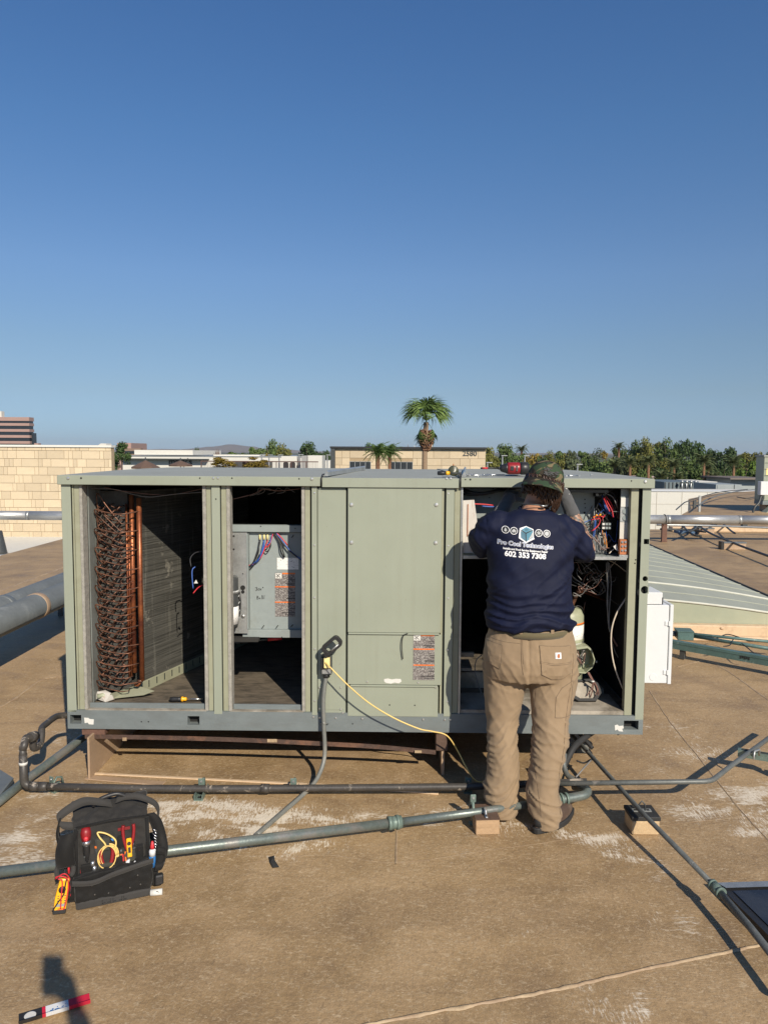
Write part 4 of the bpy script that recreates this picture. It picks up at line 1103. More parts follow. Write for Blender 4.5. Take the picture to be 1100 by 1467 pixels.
# cable tail hanging from the lip
U().tube(smooth_path([UP(584, 907.5, -.016), UP(577.5, 911, -.018), UP(575.5, 925, -.02), UP(577, 944, -.016)], 8), .0048, 6, flatten=.5).build('hanging_strap', M['black'], hv)
for pts in ([(121, 1028), (127, 1028.5), (129, 1030), (135, 1030.5), (134.5, 1038), (128, 1037.5), (126, 1035), (122, 1036)], [(880, 1039), (884, 1038), (886, 1040), (892, 1039.5), (893, 1043), (890.5, 1044), (892, 1048), (886, 1047.5), (884, 1045), (880.5, 1046.5)]):
    U().prism([F(a, b, 0) for a, b in pts], 'y', -.0012, -.0003).build('torn_sticker', M['paper'], hv)

# ------------------------------------------------ opening 1: coils, copper return bends, headers
A1, B1 = FU(121.5), FU(291)
U().box((A1, .076, zr + .02), (A1 + .006, .40, LB_ - .01)).build('galvanised_cheek', M['inside_sheet'], hv)
U().box((A1 + .007, .16, zr + .02), (FU(140, .16), .166, LB_ - .01)).build('coil_end_sheet', M['inside_sheet'], hv)
cz0, cz1 = zr + .04, LB_ - .05
g0 = UMI @ G(203, 985, RT + .04); g1 = UMI @ G(292, 944, RT + .04)
fd = (Vector((g1.x, g1.y, 0)) - Vector((g0.x, g0.y, 0))).normalized(); fn_ = Vector((fd.y, -fd.x, 0))
c0 = Vector((g0.x, g0.y, 0))
Mc = Matrix(((fd.x, -fn_.x, 0, c0.x), (fd.y, -fn_.y, 0, c0.y), (0, 0, 1, 0), (0, 0, 0, 1)))   # x along the coil, y into its thickness
MB(UM @ Mc).box((0, 0, cz0), (1.25, .20, cz1)).build('coil', M['fins'], hv)
MB(UM @ Mc).box((-.004, -.002, cz0), (-.001, .205, cz1)).build('coil_end_plate', M['finend'], hv)
mb = MB(UM @ Mc); mb.box((-.01, -.012, zr + .012), (1.25, -.001, cz0 + .035)); mb.build('coil_base_channel', M['unit2'], hv, bevel=.002)
mb = MB(UM @ Mc)
for i in range(16): mb.box((.05 + i * .075, -.0135, zr + .03), (.058 + i * .075, -.0122, cz0 + .03))
mb.build('base_channel_slot', M['gap'], hv)
mb = MB(UM @ Mc)   # fin rows: real thin tube rows proud of the face
for i in range(34): mb.box((.0, -.0022, cz0 + .03 + i * .034), (1.2, -.0002, cz0 + .033 + i * .034))
mb.build('fin_row', M['fins'], hv, kind='stuff')
# headers: two upright copper pipes
def header(px, v, r, z0, z1, nm='header_pipe'):
    u = F(px, 850, v)[0]
    pts = [(u, v, z0), (u, v, (z0 + z1) / 2), (u + .002, v, z1)]
    return U().tube(pts, r, 14).build(nm, M['copper'], hv)
vh = g0.y - .10
hd1 = header(201.5, vh - .01, .0145, FZ(977, vh), FZ(716, vh)); hd2 = header(191, vh + .02, .0135, FZ(968, vh), FZ(712, vh)); header(183.5, vh + .03, .006, FZ(975, vh), FZ(725, vh), 'capillary_header'); header(186.5, vh + .03, .005, FZ(975, vh), FZ(760, vh), 'capillary_header')
U().tube([UP(201.5, 977, vh - .01), UP(198, 982, vh), UP(193, 981, vh)], .008, 8).build('header_tail', M['copper'], hv)
hs = U(); hs.lathe([(.0165, -.006), (.0165, .006)], tuple(UP(201.5, 975, vh - .01)), 12); hs.build('collar', M['copper_dark'], hd1)
# capillaries: long bent tubes fanning from the header to the left, each hooking back into the plate
rnd = random.Random(11)
ys = list(np.linspace(722, 985, 30))
for i, y in enumerate(ys):
    big = i % 3 == 1
    xl = (136.5 if big else 139.5) + rnd.uniform(-.4, .4) + (y - 722) * .012
    xr = 199.5 if big else rnd.uniform(184, 194)
    vf = vh - .055 - (.02 if big else 0)
    steep = max(0, (800 - y)) / 80
    dy = rnd.uniform(-1, 1)
    if steep > .1 and not big:
        pts = [UP(xl, y - 16 * steep, vf + .01), UP(xl + 13, y + 2 * steep, vf), UP(xl + 32, y + 26 * steep, vf - .005), UP(xl + 38, y + 29 * steep, vf), UP(xr, y + 29 * steep - 1, vh - .02)]
    else:
        pts = [UP(xl, y - 1, vf + .012), UP(xl + 14, y + 2.5 + dy, vf), UP(xl + 30, y + 5.5, vf - .006), UP(xl + 42, y + 5 + dy, vf), UP(xr, y + 1.5, vh - .02)]
    hook = [UP(xl + 14, y + 15, vh + .06), UP(xl + 8, y + 12, vh - .01), UP(xl + 1.5, y + 6, vf + .03)]
    U().tube(smooth_path(hook + pts, 5), .0030 if not big else .0038, 6).build('capillary_tube', M['copper_dark'], hv)
# U bends closing the coil end
ub_me = None
for r_ in range(4):
    for i in range(27):
        u = F(144 + r_ * 10.2 + (i % 2) * 2, 850, vh - .0)[0]; z = FZ(728 + i * 9.7 + (r_ % 2) * 4, vh)
        if ub_me is None:
            q = MB(); q.tube([(-.012 + .012 - .016, .06, 0), (-.016, .0, 0), (-.012, -.014, .002), (0, -.02, .004), (.012, -.014, .006), (.016, 0, .007), (.016, .06, .007)], .0036, 6)
            ub_me = bpy.data.meshes.new('return_bend'); ub_me.from_pydata(q.v, [], q.f); ub_me.polygons.foreach_set('use_smooth', [True] * len(q.f)); ub_me.materials.append(M['copper_dark'])
        o = bpy.data.objects.new('return_bend', ub_me); COL.objects.link(o); o.parent = hv
        o.location = WM[hv.name].inverted() @ (UM @ Vector((u, vh + .0, z))); o.rotation_euler = (0, (-.75 if (r_ + i) % 2 else .75) + rnd.uniform(-.08, .08), 0)
u0, u1 = F(138, 850, vh + .045)[0], F(186, 850, vh + .045)[0]
U().box((u0, vh + .045, zr + .04), (u1, vh + .05, LB_ - .05)).build('coil_end_plate', M['finend'], hv)
# wires under the lid, upper right corner, bent sheet and rag on the floor
U().tube(smooth_path([UP(128, 700, .12), UP(165, 701, .14), UP(190, 708, .16), UP(215, 712, .15), UP(250, 708, .16), UP(291, 705, .12)], 8), .0022, 5).build('wire', M['greywire'], hv)
U().tube(smooth_path([UP(150, 698, .13), UP(180, 704, .15), UP(240, 709, .17), UP(291, 700, .14)], 8), .002, 5).build('wire', M['brownwire'], hv)
U().tube(smooth_path([UP(280, 812, .12), UP(276, 816, .11), UP(275.5, 826, .10), UP(277, 843, .09)], 8), .003, 6).build('wire', M['bluewire'], hv)
U().tube(smooth_path([UP(291, 838, .10), UP(284, 842, .1), UP(277, 850, .09)], 6), .003, 6).build('wire', M['redwire'], hv)
U().tube(smooth_path([UP(291, 790, .12), UP(280, 792, .12), UP(273, 800, .11), UP(274, 812, .1)], 6), .0035, 6).build('wire', M['blackwire'], hv)
U().prism([(0, 0), (.012, .02), (.022, 0)], 'y', .09, .094, Matrix.Translation((FU(278.5, .09), 0, FZ(838, .09)))).build('cable_tie', M['paper'], hv)
def poly3(pts, m, nm, parent, solid=.003):
    return MB(UM).add(pts, [tuple(range(len(pts)))]).build(nm, m, parent, solid=solid)
zf = zr + .016
q = [UMI @ G(x, y, z) for x, y, z in ((158, 994, zf + .05), (196, 982, zf + .05), (222, 990, zf + .035), (206, 996, zf + .015), (163, 1001, zf + .01))]
poly3([tuple(v) for v in q], M['unit2'], 'bent_sheet', hv)
q = [UMI @ G(x, y, z) for x, y, z in ((138, 1001, zf + .01), (140, 991, zf + .05), (152, 989, zf + .055), (160, 993, zf + .05), (164, 1002, zf + .008), (152, 1006, zf + .004))]
poly3([tuple(v) for v in q], M['dirtywhite'], 'insulation_scrap', hv, .01)
mbq = MB(UM).tube([UMI @ G(140, 998, zf + .03), UMI @ G(148, 996, zf + .035), UMI @ G(156, 997, zf + .03)], .014, 8); mbq.build('pipe_stub', M['comp'], hv)

# ------------------------------------------------ opening 2: control panel behind
v2 = .24
A2, B2 = F(322, 850, v2)[0], F(446, 850, v2)[0]
U().box((A2, v2 - .03, F(331, 762, v2 - .03)[1]), (B2, v2 + .02, F(331, 752, v2 - .03)[1])).build('panel_rail', M['boxgrey'], hv, bevel=.002)
U().box((A2, v2, F(331, 905, v2)[1]), (B2, v2 + .004, F(331, 762.5, v2)[1])).build('control_panel', M['boxgrey'], hv)
U().box((F(347, 850, v2 - .03)[0], v2 - .03, F(331, 913, v2 - .03)[1]), (B2, v2 - .002, F(331, 902, v2 - .03)[1])).build('panel_rail', M['boxgrey'], hv, bevel=.002)
U().box((A2, v2 - .05, F(331, 906, v2 - .03)[1]), (F(355, 850, v2 - .05)[0], v2 - .045, F(331, 763, v2 - .05)[1])).build('galvanised_bracket', M['galv'], hv)
U().box((F(354.3, 850, v2 - .05)[0], v2 - .055, F(331, 900, v2 - .03)[1]), (F(356, 850, v2 - .05)[0], v2 - .002, F(331, 765, v2 - .05)[1])).build('bracket_edge', M['boxgrey'], hv)
# row of terminals and loose wires
for i, x in enumerate((372.5, 378.5, 383.5)):
    U().cyl(UP(x, 766, v2 - .01), UP(x, 773, v2 - .012), .0052, seg=8).build('spade_terminal', M['yellowtip'], hv)
wl_ = [(M['blackwire'], [(372, 774), (371, 782), (370, 792), (363, 806), (350, 815), (331, 817)]), (M['blackwire'], [(373, 774), (369, 790), (361, 808), (345, 818), (331, 821)]),
       (M['bluewire'], [(378.5, 774), (376, 786), (372, 800), (364, 808), (350, 812), (331, 808)]), (M['bluewire'], [(379, 774), (377, 788), (371, 800), (360, 809), (347, 812.5), (331, 809.5)]),
       (M['redwire'], [(383.5, 774), (380, 784), (374, 798), (365, 807), (352, 811), (340, 809.5), (331, 806)]), (M['redwire'], [(391, 765), (388, 775), (384, 783), (379, 785), (374, 797)]),
       (M['bluewire'], [(390, 766), (388, 774), (385, 779), (379, 783), (372, 796)]), (M['blackwire'], [(386, 774), (388, 782), (383, 790), (377, 787)]),
       (M['blackwire'], [(393, 764), (400, 776), (403, 790), (407, 799)]), (M['blackwire'], [(395, 764), (402, 778), (405, 788), (408, 798)]), (M['redwire'], [(397, 764), (403, 770), (409, 777), (412, 781)]),
       (M['bluewire'], [(396, 764), (404, 774), (414, 787), (424, 796), (433, 802)]), (M['blackwire'], [(397, 766), (406, 779), (416, 790), (427, 799), (433, 803)]), (M['greywire'], [(357, 818), (340, 822), (331, 818)]), (M['blackwire'], [(357, 817), (366, 806), (372, 794)])]
for m_, pts in wl_:
    U().tube(smooth_path([UP(x, y, v2 - .016 - .006 * (i % 3)) for i, (x, y) in enumerate(pts)], 6), .0032, 6).build('wire', m_, hv)
# loose black lead in the corner, sticker, warnings, handwriting
sticker((397, 799), (428, 816), v2 - .001, M['fineprint'], 'instruction_sticker')
warning_label(394, 820.5, 423, 883.5, v2 - .001, 2)
pts0 = F(375, 847, v2 - .001)
def scrawl(strokes, x0, y0, s, v, nm):
    mb = U()
    for st_ in strokes:
        mb.tube(smooth_path([UP(x0 + a * s, y0 - b * s, v) for a, b in st_], 4), .0011, 4)
    mb.build(nm, M['black'], hv)
S3 = [(0, 4), (1.5, 4.6), (2, 3.5), (1, 2.6), (2.2, 2), (1.8, .8), (.2, .7)]
SO = [(3, 2.6), (3.6, 1.2), (4.6, 1.5), (5, 2.8), (3.4, 3)]
SX = [(5.6, 3), (6.8, 1.2)]; SX2 = [(6.9, 3.2), (5.8, 1.2)]; SD = [(8.2, 4.2), (8.8, 4.8), (9, 3.8), (8.2, 4.2)]
scrawl([S3, SO, SX, SX2, SD], 366, 847, 1.25, v2 - .002, 'marker_writing')
SB = [(.5, 4.5), (.3, .6), (1.8, 1), (1.6, 2.3), (.5, 2.6), (1.7, 3.6), (.5, 4.4)]
SA = [(3.8, 2.4), (3, 2), (3.4, .9), (4.2, 1.5), (4.4, .8)]; S8 = [(7, 3), (5.8, 4), (6.4, 5), (7.3, 4), (5.9, 1.8), (6.7, .8), (7.6, 1.8), (6.6, 3)]; S1 = [(9, 5.3), (8.8, .9)]
scrawl([SB, SA, S8, S1], 368, 859, 1.2, v2 - .002, 'marker_writing')
for (x, y) in ((335, 768), (335, 787), (348, 822), (404, 913), (354, 776), (373.6, 754), (423, 757)): dot(x, y, v2 - .0525 if x < 350 else v2 - .032, .0055 if y in (768, 787) else .0035)
for (x, y) in ((376, 899), (396, 899), (417, 898), (418, 770)): U().cyl(UP(x, y, v2 - .03), UP(x + 2.5, y - 3, v2 - .002), .0026, seg=6).build('stud', M['black'], hv)
dot(348, 842, v2 - .0525, .014); dot(348, 848, v2 - .0525, .010)
U().lathe([(.0, -.006), (.009, -.004), (.011, 0)], tuple(UP(348.5, 883, v2 - .052)), 12, axis='y').build('bolt', M['zinc'], hv)
# fan motor can at the left with its label
mu, mz = F(331, 858, v2 - .12)
mcan = U().lathe([(.0, F(331, 826, v2 - .12)[1] + .002), (.045, F(331, 826, v2 - .12)[1]), (.05, F(331, 829, v2 - .12)[1]), (.05, F(331, 893, v2 - .12)[1]), (.044, F(331, 899, v2 - .12)[1]), (0, F(331, 900, v2 - .12)[1])], (F(333, 850, v2 - .12)[0] - .018, v2 - .115, 0), 24).build('fan_motor', M['darkgrey'], hv)
def arc_label(c, r, a0, a1, z0, z1, m, parent, nm='label'):
    mb = U(); n = 10
    mb.sheet(lambda a, b: (c[0] + r * math.cos(a0 + (a1 - a0) * a), c[1] + r * math.sin(a0 + (a1 - a0) * a), z0 + (z1 - z0) * b), n, 1); mb.build(nm, m, parent, solid=.0008)
mc = (F(333, 850, v2 - .12)[0] - .018, v2 - .115)
arc_label(mc, .0512, R(-100), R(8), F(331, 893, v2 - .12)[1], F(331, 868, v2 - .12)[1], M['fineprint'], mcan)
ft = U()
for k in range(7):
    a = R(-80 + k * 14); ft.cyl((mc[0] + .05 * math.cos(a), mc[1] + .05 * math.sin(a), F(331, 850, v2 - .12)[1]), (mc[0] + .052 * math.cos(a), mc[1] + .052 * math.sin(a), F(331, 845, v2 - .12)[1]), .004, seg=5)
ft.build('vent_fin', M['galv'], mcan)
for yy in (852, 862, 874, 884): U().cyl(UP(343.5, yy, v2 - .07), UP(341.5, yy + 3, v2 - .09), .0038, seg=6).build('clip', M['galv'], hv)
U().tube([UP(343, 848, v2 - .06), UP(344.5, 862, v2 - .06), UP(343.5, 878, v2 - .06), UP(340, 892, v2 - .07)], .0055, 6).build('motor_lead', M['black'], hv)
U().box((A2 - .02, v2 - .07, F(331, 912, v2 - .03)[1] - .02), (F(368, 850, v2 - .1)[0], v2 + .0, F(331, 912, v2 - .03)[1])).build('dark_shelf', M['inside'], hv)
U().tube([UP(333, 921, .35), UP(362, 917.5, .36), UP(402, 914, .37)], .008, 6).build('refrigerant_line', M['darkgrey'], hv)
U().tube([UP(384, 916, .34), UP(396, 915, .345), UP(404, 914, .35)], .0105, 6).build('red_sleeve', M['redwire'], hv)
U().tube(smooth_path([UP(330, 716, .14), UP(362, 708, .16), UP(378, 701, .16), UP(400, 703, .17), UP(431, 700, .15)], 6), .0024, 5).build('wire', M['brownwire'], hv)
for i, x in enumerate((372, 376, 382, 398, 411)):
    U().tube(smooth_path([UP(x - 14, 711 - i, .18), UP(x - 4, 705, .18), UP(x, 699, .17), UP(x + 12, 702 + i, .18)], 5), .0016, 4).build('wire', M['greywire'], hv)
# ------------------------------------------------ opening 3: electrical box above, compressor below
v3 = .20
A3, B3 = FU(661.5) + .004, FU(899)
zs = FZ(796, .02)
zmid = F(780, 726, v3)[1]
U().box((A3, v3, zs + .004), (F(850, 760, v3)[0], v3 + .004, LB_ - .02)).build('box_back', M['boxgrey'], hv)
U().box((F(850, 760, v3)[0] + .002, v3 + .02, zs + .004), (B3, v3 + .024, LB_ - .02)).build('component_backing', M['inside'], hv)
U().box((A3 - .002, .012, zs - .006), (B3 - .01, v3 + .02, zs + .0)).build('box_shelf', M['boxgrey'], hv)
U().box((A3 - .002, .006, zs - .012), (B3 - .012, .0115, zs + .006)).build('box_shelf_lip', M['galv'], hv, bevel=.001)
# hanging white, rust streaked cover at the left
q = [UP(662, 717, .03), UP(679, 716, .035), UP(683, 745, .035), UP(682, 792, .03), UP(663, 792, .03)]
fl = poly3([tuple(x) for x in q], M['dirtywhite'], 'box_cover_flap', hv, .002)
U().box((F(669.5, 725, .03)[0], .0255, F(669, 768, .03)[1]), (F(670.6, 725, .03)[0], .0283, F(669, 722, .03)[1])).build('rust_streak', M['ochre'], fl)
# white component strip at the right
xa, xb = F(888, 740, .05)[0], F(901, 740, .05)[0]
U().box((xa, .05, F(890, 726, .05)[1]), (xb, .058, F(890, 698, .05)[1])).build('strip_cover', M['boxgrey'], hv)
U().box((xa, .046, F(890, 726, .05)[1]), (xb, .0495, F(890, 713, .05)[1])).build('paper_tag', M['paper'], hv)
U().box((xa, .05, F(890, 747.5, .05)[1]), (xb, .058, F(890, 726.5, .05)[1])).build('transformer_plate', M['galv'], hv)
for y in (732.5, 742): U().cyl(UP(894.6, y, .049), UP(894.6, y, .044), .0125, seg=16).build('capacitor_end', M['boxgrey'], hv)
U().box((xa, .05, F(890, 772, .05)[1]), (xb, .056, F(890, 748, .05)[1])).build('stained_plate', M['dirtywhite'], hv)
rel = U().box((F(887.5, 780, .03)[0], .03, F(890, 794.5, .03)[1]), (F(899, 780, .03)[0], .06, F(890, 773, .03)[1])).build('relay_board', M['ochre'], hv, bevel=.001)
for i in range(2):
    for j in range(3): U().cyl(UP(891 + i * 4.4, 776.5 + j * 6, .0298), UP(891 + i * 4.4, 776.5 + j * 6, .024), .006, seg=8).build('terminal_screw', M['galv'], rel)
U().box((F(886, 796, .03)[0], .02, F(890, 799, .03)[1]), (F(901, 796, .03)[0], .03, F(890, 794.6, .03)[1])).build('board_bracket', M['galv'], hv)
for (x, y) in ((837.5, 715.5), (837.5, 721.5), (838, 727.5), (837, 734.5), (706, 700), (701, 713), (727, 705)): dot(x, y, v3 - .002, .006 if y > 730 else .0035)
# contactors and relays
def contactor(px0, py0, px1, py1, v, m, label=None):
    a, b = F(px0, py1, v), F(px1, py0, v)
    c = U().box((a[0], v, a[1]), (b[0], v3 + .015, b[1])).build('contactor', m, hv, bevel=.002)
    w, h = b[0] - a[0], b[1] - a[1]
    for i in range(3):
        for j in (.12, .62):
            U().box((a[0] + w * (.06 + .31 * i), v - .004, a[1] + h * j), (a[0] + w * (.30 + .31 * i), v - .0002, a[1] + h * (j + .26))).build('terminal', M['paper'] if i == 0 else M['boxgrey'], c)
    return c
contactor(861, 748, 876, 759, .12, M['black']); contactor(857, 762, 868, 772, .15, M['darkgrey']); contactor(870, 727, 880, 738, .16, M['black']); contactor(852, 700, 868, 712, .16, M['black'])
# upright fin bars / bus strips at the left of the components
for i in range(4):
    x = 850.2 + i * 2.6
    U().box((F(x, 740, .17)[0], .17, F(x, 792, .17)[1]), (F(x + 1.2, 740, .17)[0], .178, F(x, 728 + 3 * i, .17)[1])).build('wire_duct_finger', M['galv'], hv)
for i in range(9):
    x = 850 + i * 2.2
    U().box((F(x, 780, .14)[0], .14, F(x, 793, .14)[1]), (F(x + .9, 780, .14)[0], .146, F(x, 766 + (i % 3) * 3, .14)[1])).build('wire_duct_finger', M['galv'], hv)
rnd = random.Random(21)
W3 = [('redwire', [(866, 712), (870, 720), (876, 731), (878, 741)]), ('redwire', [(868, 711), (873, 718), (877, 726), (879, 735)]), ('redwire', [(864, 713), (868, 722), (873, 733)]),
      ('bluewire', [(864, 714), (866, 722), (871, 731), (875, 738), (880, 741)]), ('bluewire', [(862, 710), (866, 726), (872, 736)]), ('blackwire', [(860, 706), (868, 704), (879, 708), (882, 724), (879, 735)]),
      ('greywire', [(876, 733), (883, 733), (887, 733.5)]), ('greywire', [(866, 706), (877, 712), (882, 722), (884, 728)]),
      ('redwire', [(846, 761), (850, 759), (857, 752), (859, 744), (854, 742)]), ('redwire', [(857, 743), (851, 744), (846, 745)]), ('redwire', [(866, 738), (863, 742), (862, 746)]),
      ('bluewire', [(832, 750), (840, 747), (847, 744), (857, 736), (864, 731)]), ('bluewire', [(852, 744), (851, 756), (849, 768), (848, 774)]), ('bluewire', [(853, 746), (852, 760), (850, 770)]),
      ('blackwire', [(845, 744), (841, 738), (846, 729), (848, 725)]), ('greywire', [(841, 762), (852, 772), (862, 784), (868, 788)]), ('brownwire', [(838, 765), (850, 772), (858, 780), (864, 785), (872, 785)]),
      ('orangewire', [(862, 760), (864, 770), (866, 780)]), ('orangewire', [(866, 764), (868, 776), (869, 786)]), ('brownwire', [(853, 766), (858, 778), (861, 786), (867, 788)]),
      ('whitewire', [(872, 793), (877, 788), (884, 783)]), ('blackwire', [(872, 790), (876, 782), (885, 775), (886, 771)]), ('blackwire', [(880, 700), (872, 704), (866, 712), (858, 718), (853, 730)]),
      ('brownwire', [(848, 745), (846, 752), (840, 757), (838, 762)]), ('redwire', [(850, 741), (854, 739), (861, 740), (866, 739)]), ('blackwire', [(855, 728), (862, 738), (869, 744), (872, 748)])]
for k, pts in W3:
    vv = rnd.uniform(.07, .14)
    U().tube(smooth_path([UP(x, y, vv + rnd.uniform(-.012, .012)) for x, y in pts], 6), .0027 if k != 'redwire' else .0031, 6).build('wire', M[k], hv)
for i in range(16):
    x, y = rnd.uniform(853, 884), rnd.uniform(700, 790)
    pts = [(x + rnd.uniform(-12, 10), y + rnd.uniform(-16, 16)) for _ in range(4)]
    pts = [(min(885, max(851, a)), min(793, max(700, b))) for a, b in pts]
    U().tube(smooth_path([UP(a, b, .15 + rnd.uniform(-.02, .02)) for a, b in pts], 5), .0022, 5).build('wire', M[rnd.choice(['blackwire', 'blackwire', 'greywire', 'brownwire', 'bluewire'])], hv)
for (x, y) in ((853, 739), (858, 738.5), (849, 742)): U().cyl(UP(x, y, .075), UP(x + 2, y - 1.5, .07), .005, seg=8).build('wire_nut', M['yellow'] if x > 850 else M['orange'], hv)
q = [UP(878, 783, .06), UP(883, 779, .06), UP(885, 790, .06), UP(882, 788, .055)]
poly3([tuple(x) for x in q], M['paper'], 'wire_tag', hv, .001)
# top left loom and red/blue leads
U().tube(smooth_path([UP(664, 702, .12), UP(676, 706, .1), UP(695, 707, .1), UP(715, 702, .12), UP(738, 699, .14)], 8), .010, 8).build('wire_loom', M['black'], hv)
U().tube(smooth_path([UP(664, 707, .12), UP(680, 709, .1), UP(700, 705, .1), UP(725, 702, .12)], 8), .007, 8).build('wire_loom', M['black'], hv)
U().tube(smooth_path([UP(676, 722, .06), UP(692, 722.5, .07), UP(706, 724, .08)], 6), .0042, 6).build('wire', M['redwire'], hv)
U().tube(smooth_path([UP(690, 725, .075), UP(702, 726, .08), UP(714, 726, .09)], 6), .0042, 6).build('wire', M['bluewire'], hv)
for i in range(6):
    U().tube(smooth_path([UP(800 + i * 10, 699, .12), UP(812 + i * 9, 701 + i % 2, .11), UP(830 + i * 8, 698.5, .13)], 5), .003, 5).build('wire', M['blackwire'], hv)
U().box((F(800, 700, .1)[0], .06, LB_ - .032), (F(868, 700, .1)[0], .16, LB_ - .016)).build('wire_tray', M['darkgrey'], hv)

# compressor
cv = .36
cu_, _ = F(811, 900, cv)
CR = .098
zt_, zl_ = F(811, 868, cv)[1], F(811, 985, cv)[1]
prof = [(0, zt_ + .004), (.045, zt_), (.080, zt_ - .016), (CR, zt_ - .05), (CR, zt_ - .18), (CR + .003, zt_ - .185), (CR + .003, zt_ - .2), (CR, zt_ - .205), (CR, zl_ + .03), (CR - .02, zl_), (0, zl_)]
cp = U().lathe(prof[::-1], (cu_, cv, 0), 32).build('compressor', M['comp'], hv)
arc_label((cu_, cv), CR + .0012, R(-100), R(-8), F(811, 922, cv)[1], F(811, 892, cv)[1], M['fineprint'], cp)
arc_label((cu_, cv), CR + .0012, R(-100), R(0), F(811, 891, cv)[1], F(811, 888.5, cv)[1], M['orange'], cp, 'label_stripe')
U().tube(smooth_path([UP(818, 872, cv - .05), UP(828, 868, cv - .05), UP(835, 874, cv - .02), UP(836.5, 892, cv - .01), UP(835, 912, cv - .01), UP(838, 925, cv - .02)], 6), .0035, 6).build('conduit_lead', M['blackwire'], cp)
U().tube([UP(838, 862, cv - .03), UP(836, 872, cv - .02), UP(836, 890, cv)], .0035, 6).build('valve_stem', M['copper_dark'], cp)
U().lathe([(.06, zr + .03), (.075, zr + .05), (.07, zl_)], (cu_, cv, 0), 20).build('mounting_foot', M['comp'], cp)
# octagonal terminal box, open to the front
tx, tz = F(838, 945, cv - .06); oc = []
for (x, y) in ((823, 928), (841, 925.5), (847, 930), (852, 945), (849, 956), (838, 965), (823, 964)):
    oc.append(F(x, y, cv - .14))
ins = [(tx + (a - tx) * .86, tz + (b - tz) * .88) for a, b in oc]
tb = U(); n = len(oc); f0, f1 = cv - .14, cv - .06
tb.add([(a, f0, b) for a, b in oc] + [(a, f1, b) for a, b in oc] + [(a, f0, b) for a, b in ins] + [(a, f1 - .004, b) for a, b in ins],
       [(i, (i + 1) % n, n + (i + 1) % n, n + i) for i in range(n)] + [(2 * n + (i + 1) % n, 2 * n + i, 3 * n + i, 3 * n + (i + 1) % n) for i in range(n)] + [((i + 1) % n, i, 2 * n + i, 2 * n + (i + 1) % n) for i in range(n)] + [tuple(3 * n + i for i in range(n)), tuple(n + i for i in range(n))[::-1]])
tb.build('terminal_box', M['comp'], cp)
for i in range(9):
    p = [UP(828 + rnd.uniform(-3, 10), 932 + rnd.uniform(-2, 24), f0 + .03 + rnd.uniform(-.02, .02)) for _ in range(4)]
    U().tube(smooth_path(p, 5), .0026, 5).build('terminal_lead', M[['greywire', 'blackwire', 'brownwire', 'whitewire'][i % 4]], cp)
U().cyl(UP(852, 948, f0 + .03), UP(855, 948, f0 + .03), .008, seg=8).build('box_screw', M['galv'], cp)
# suction pipes
U().tube(bent([UP(812, 880, cv - .04), UP(820, 864, cv - .03), UP(829, 845, .30), UP(840, 838, .33)], .05), [.0125] * 14, 12).build('suction_pipe', M['copper_dark'], hv)
U().tube(bent([UP(826, 846, .33), UP(842, 849, .36), UP(868, 860, .48)], .03), .0105, 12).build('suction_pipe', M['copper'], hv)
# tangled leads
for i, (k, pts, r) in enumerate([('greywire', [(814, 818), (822, 828), (834, 836), (846, 842)], .004), ('blackwire', [(814, 822), (820, 832), (830, 838), (840, 848)], .004),
      ('brownwire', [(834, 838), (838, 826), (848, 820), (858, 822)], .0028), ('brownwire', [(842, 834), (850, 829), (862, 822), (876, 808)], .003), ('whitewire', [(856, 830), (866, 822), (878, 808), (882, 804)], .0024),
      ('whitewire', [(872, 803), (879, 806), (890, 814), (900, 822)], .0034), ('greywire', [(852, 826), (862, 834), (866, 846), (856, 852), (846, 846)], .0028), ('greywire', [(846, 832), (856, 828), (864, 840), (858, 850)], .0026),
      ('blackwire', [(848, 838), (852, 846), (860, 848), (858, 838), (850, 834)], .0032), ('greywire', [(858, 828), (872, 834), (880, 832), (882, 826)], .0024),
      ('greywire', [(870, 804), (871, 830), (869, 860), (871, 885), (873, 905)], .0034), ('greywire', [(872, 806), (875, 835), (873, 865), (872, 890), (874, 906)], .0034), ('greywire', [(868, 806), (870, 850), (870, 880), (872, 902)], .003),
      ('whitewire', [(901, 849), (894, 860), (883, 878), (876, 900), (875, 925), (879, 952), (888, 978), (897, 998)], .0042), ('brownwire', [(874, 905), (878, 915), (884, 926)], .005), ('greywire', [(876, 920), (880, 932), (885, 942)], .0026),
      ('brownwire', [(841, 963), (846, 972), (849, 976), (846, 988), (840, 997)], .003), ('brownwire', [(842, 963), (847, 972), (850, 978), (848, 990), (845, 999)], .003), ('brownwire', [(843, 963), (848, 972), (852, 980), (855, 988), (852, 1000)], .003), ('brownwire', [(843, 964), (848, 973), (854, 982), (857, 992), (855, 1000)], .003)]):
    vv = .25 if i < 10 else .16
    if k == 'whitewire' and i == 13: vv = .08
    U().tube(smooth_path([UP(a, b, vv) for a, b in pts], 7), r, 6).build('wire', M[k], hv)
U().lathe([(.010, -.003), (.010, .003)], tuple(UP(848.5, 976, .155)), 8).build('cable_tie', M['paper'], hv)
rnd = random.Random(33)
for i in range(18):
    x, y = rnd.uniform(824, 868), rnd.uniform(814, 850); pts = [(x, y)]
    for _ in range(4): pts.append((pts[-1][0] + rnd.uniform(-11, 13), min(866, max(806, pts[-1][1] + rnd.uniform(-12, 13)))))
    U().tube(smooth_path([UP(a, b, .2 + rnd.uniform(-.03, .03)) for a, b in pts], 6), rnd.choice((.0018, .0024, .003)), 5).build('wire', M[rnd.choice(['blackwire', 'blackwire', 'greywire', 'brownwire'])], hv)
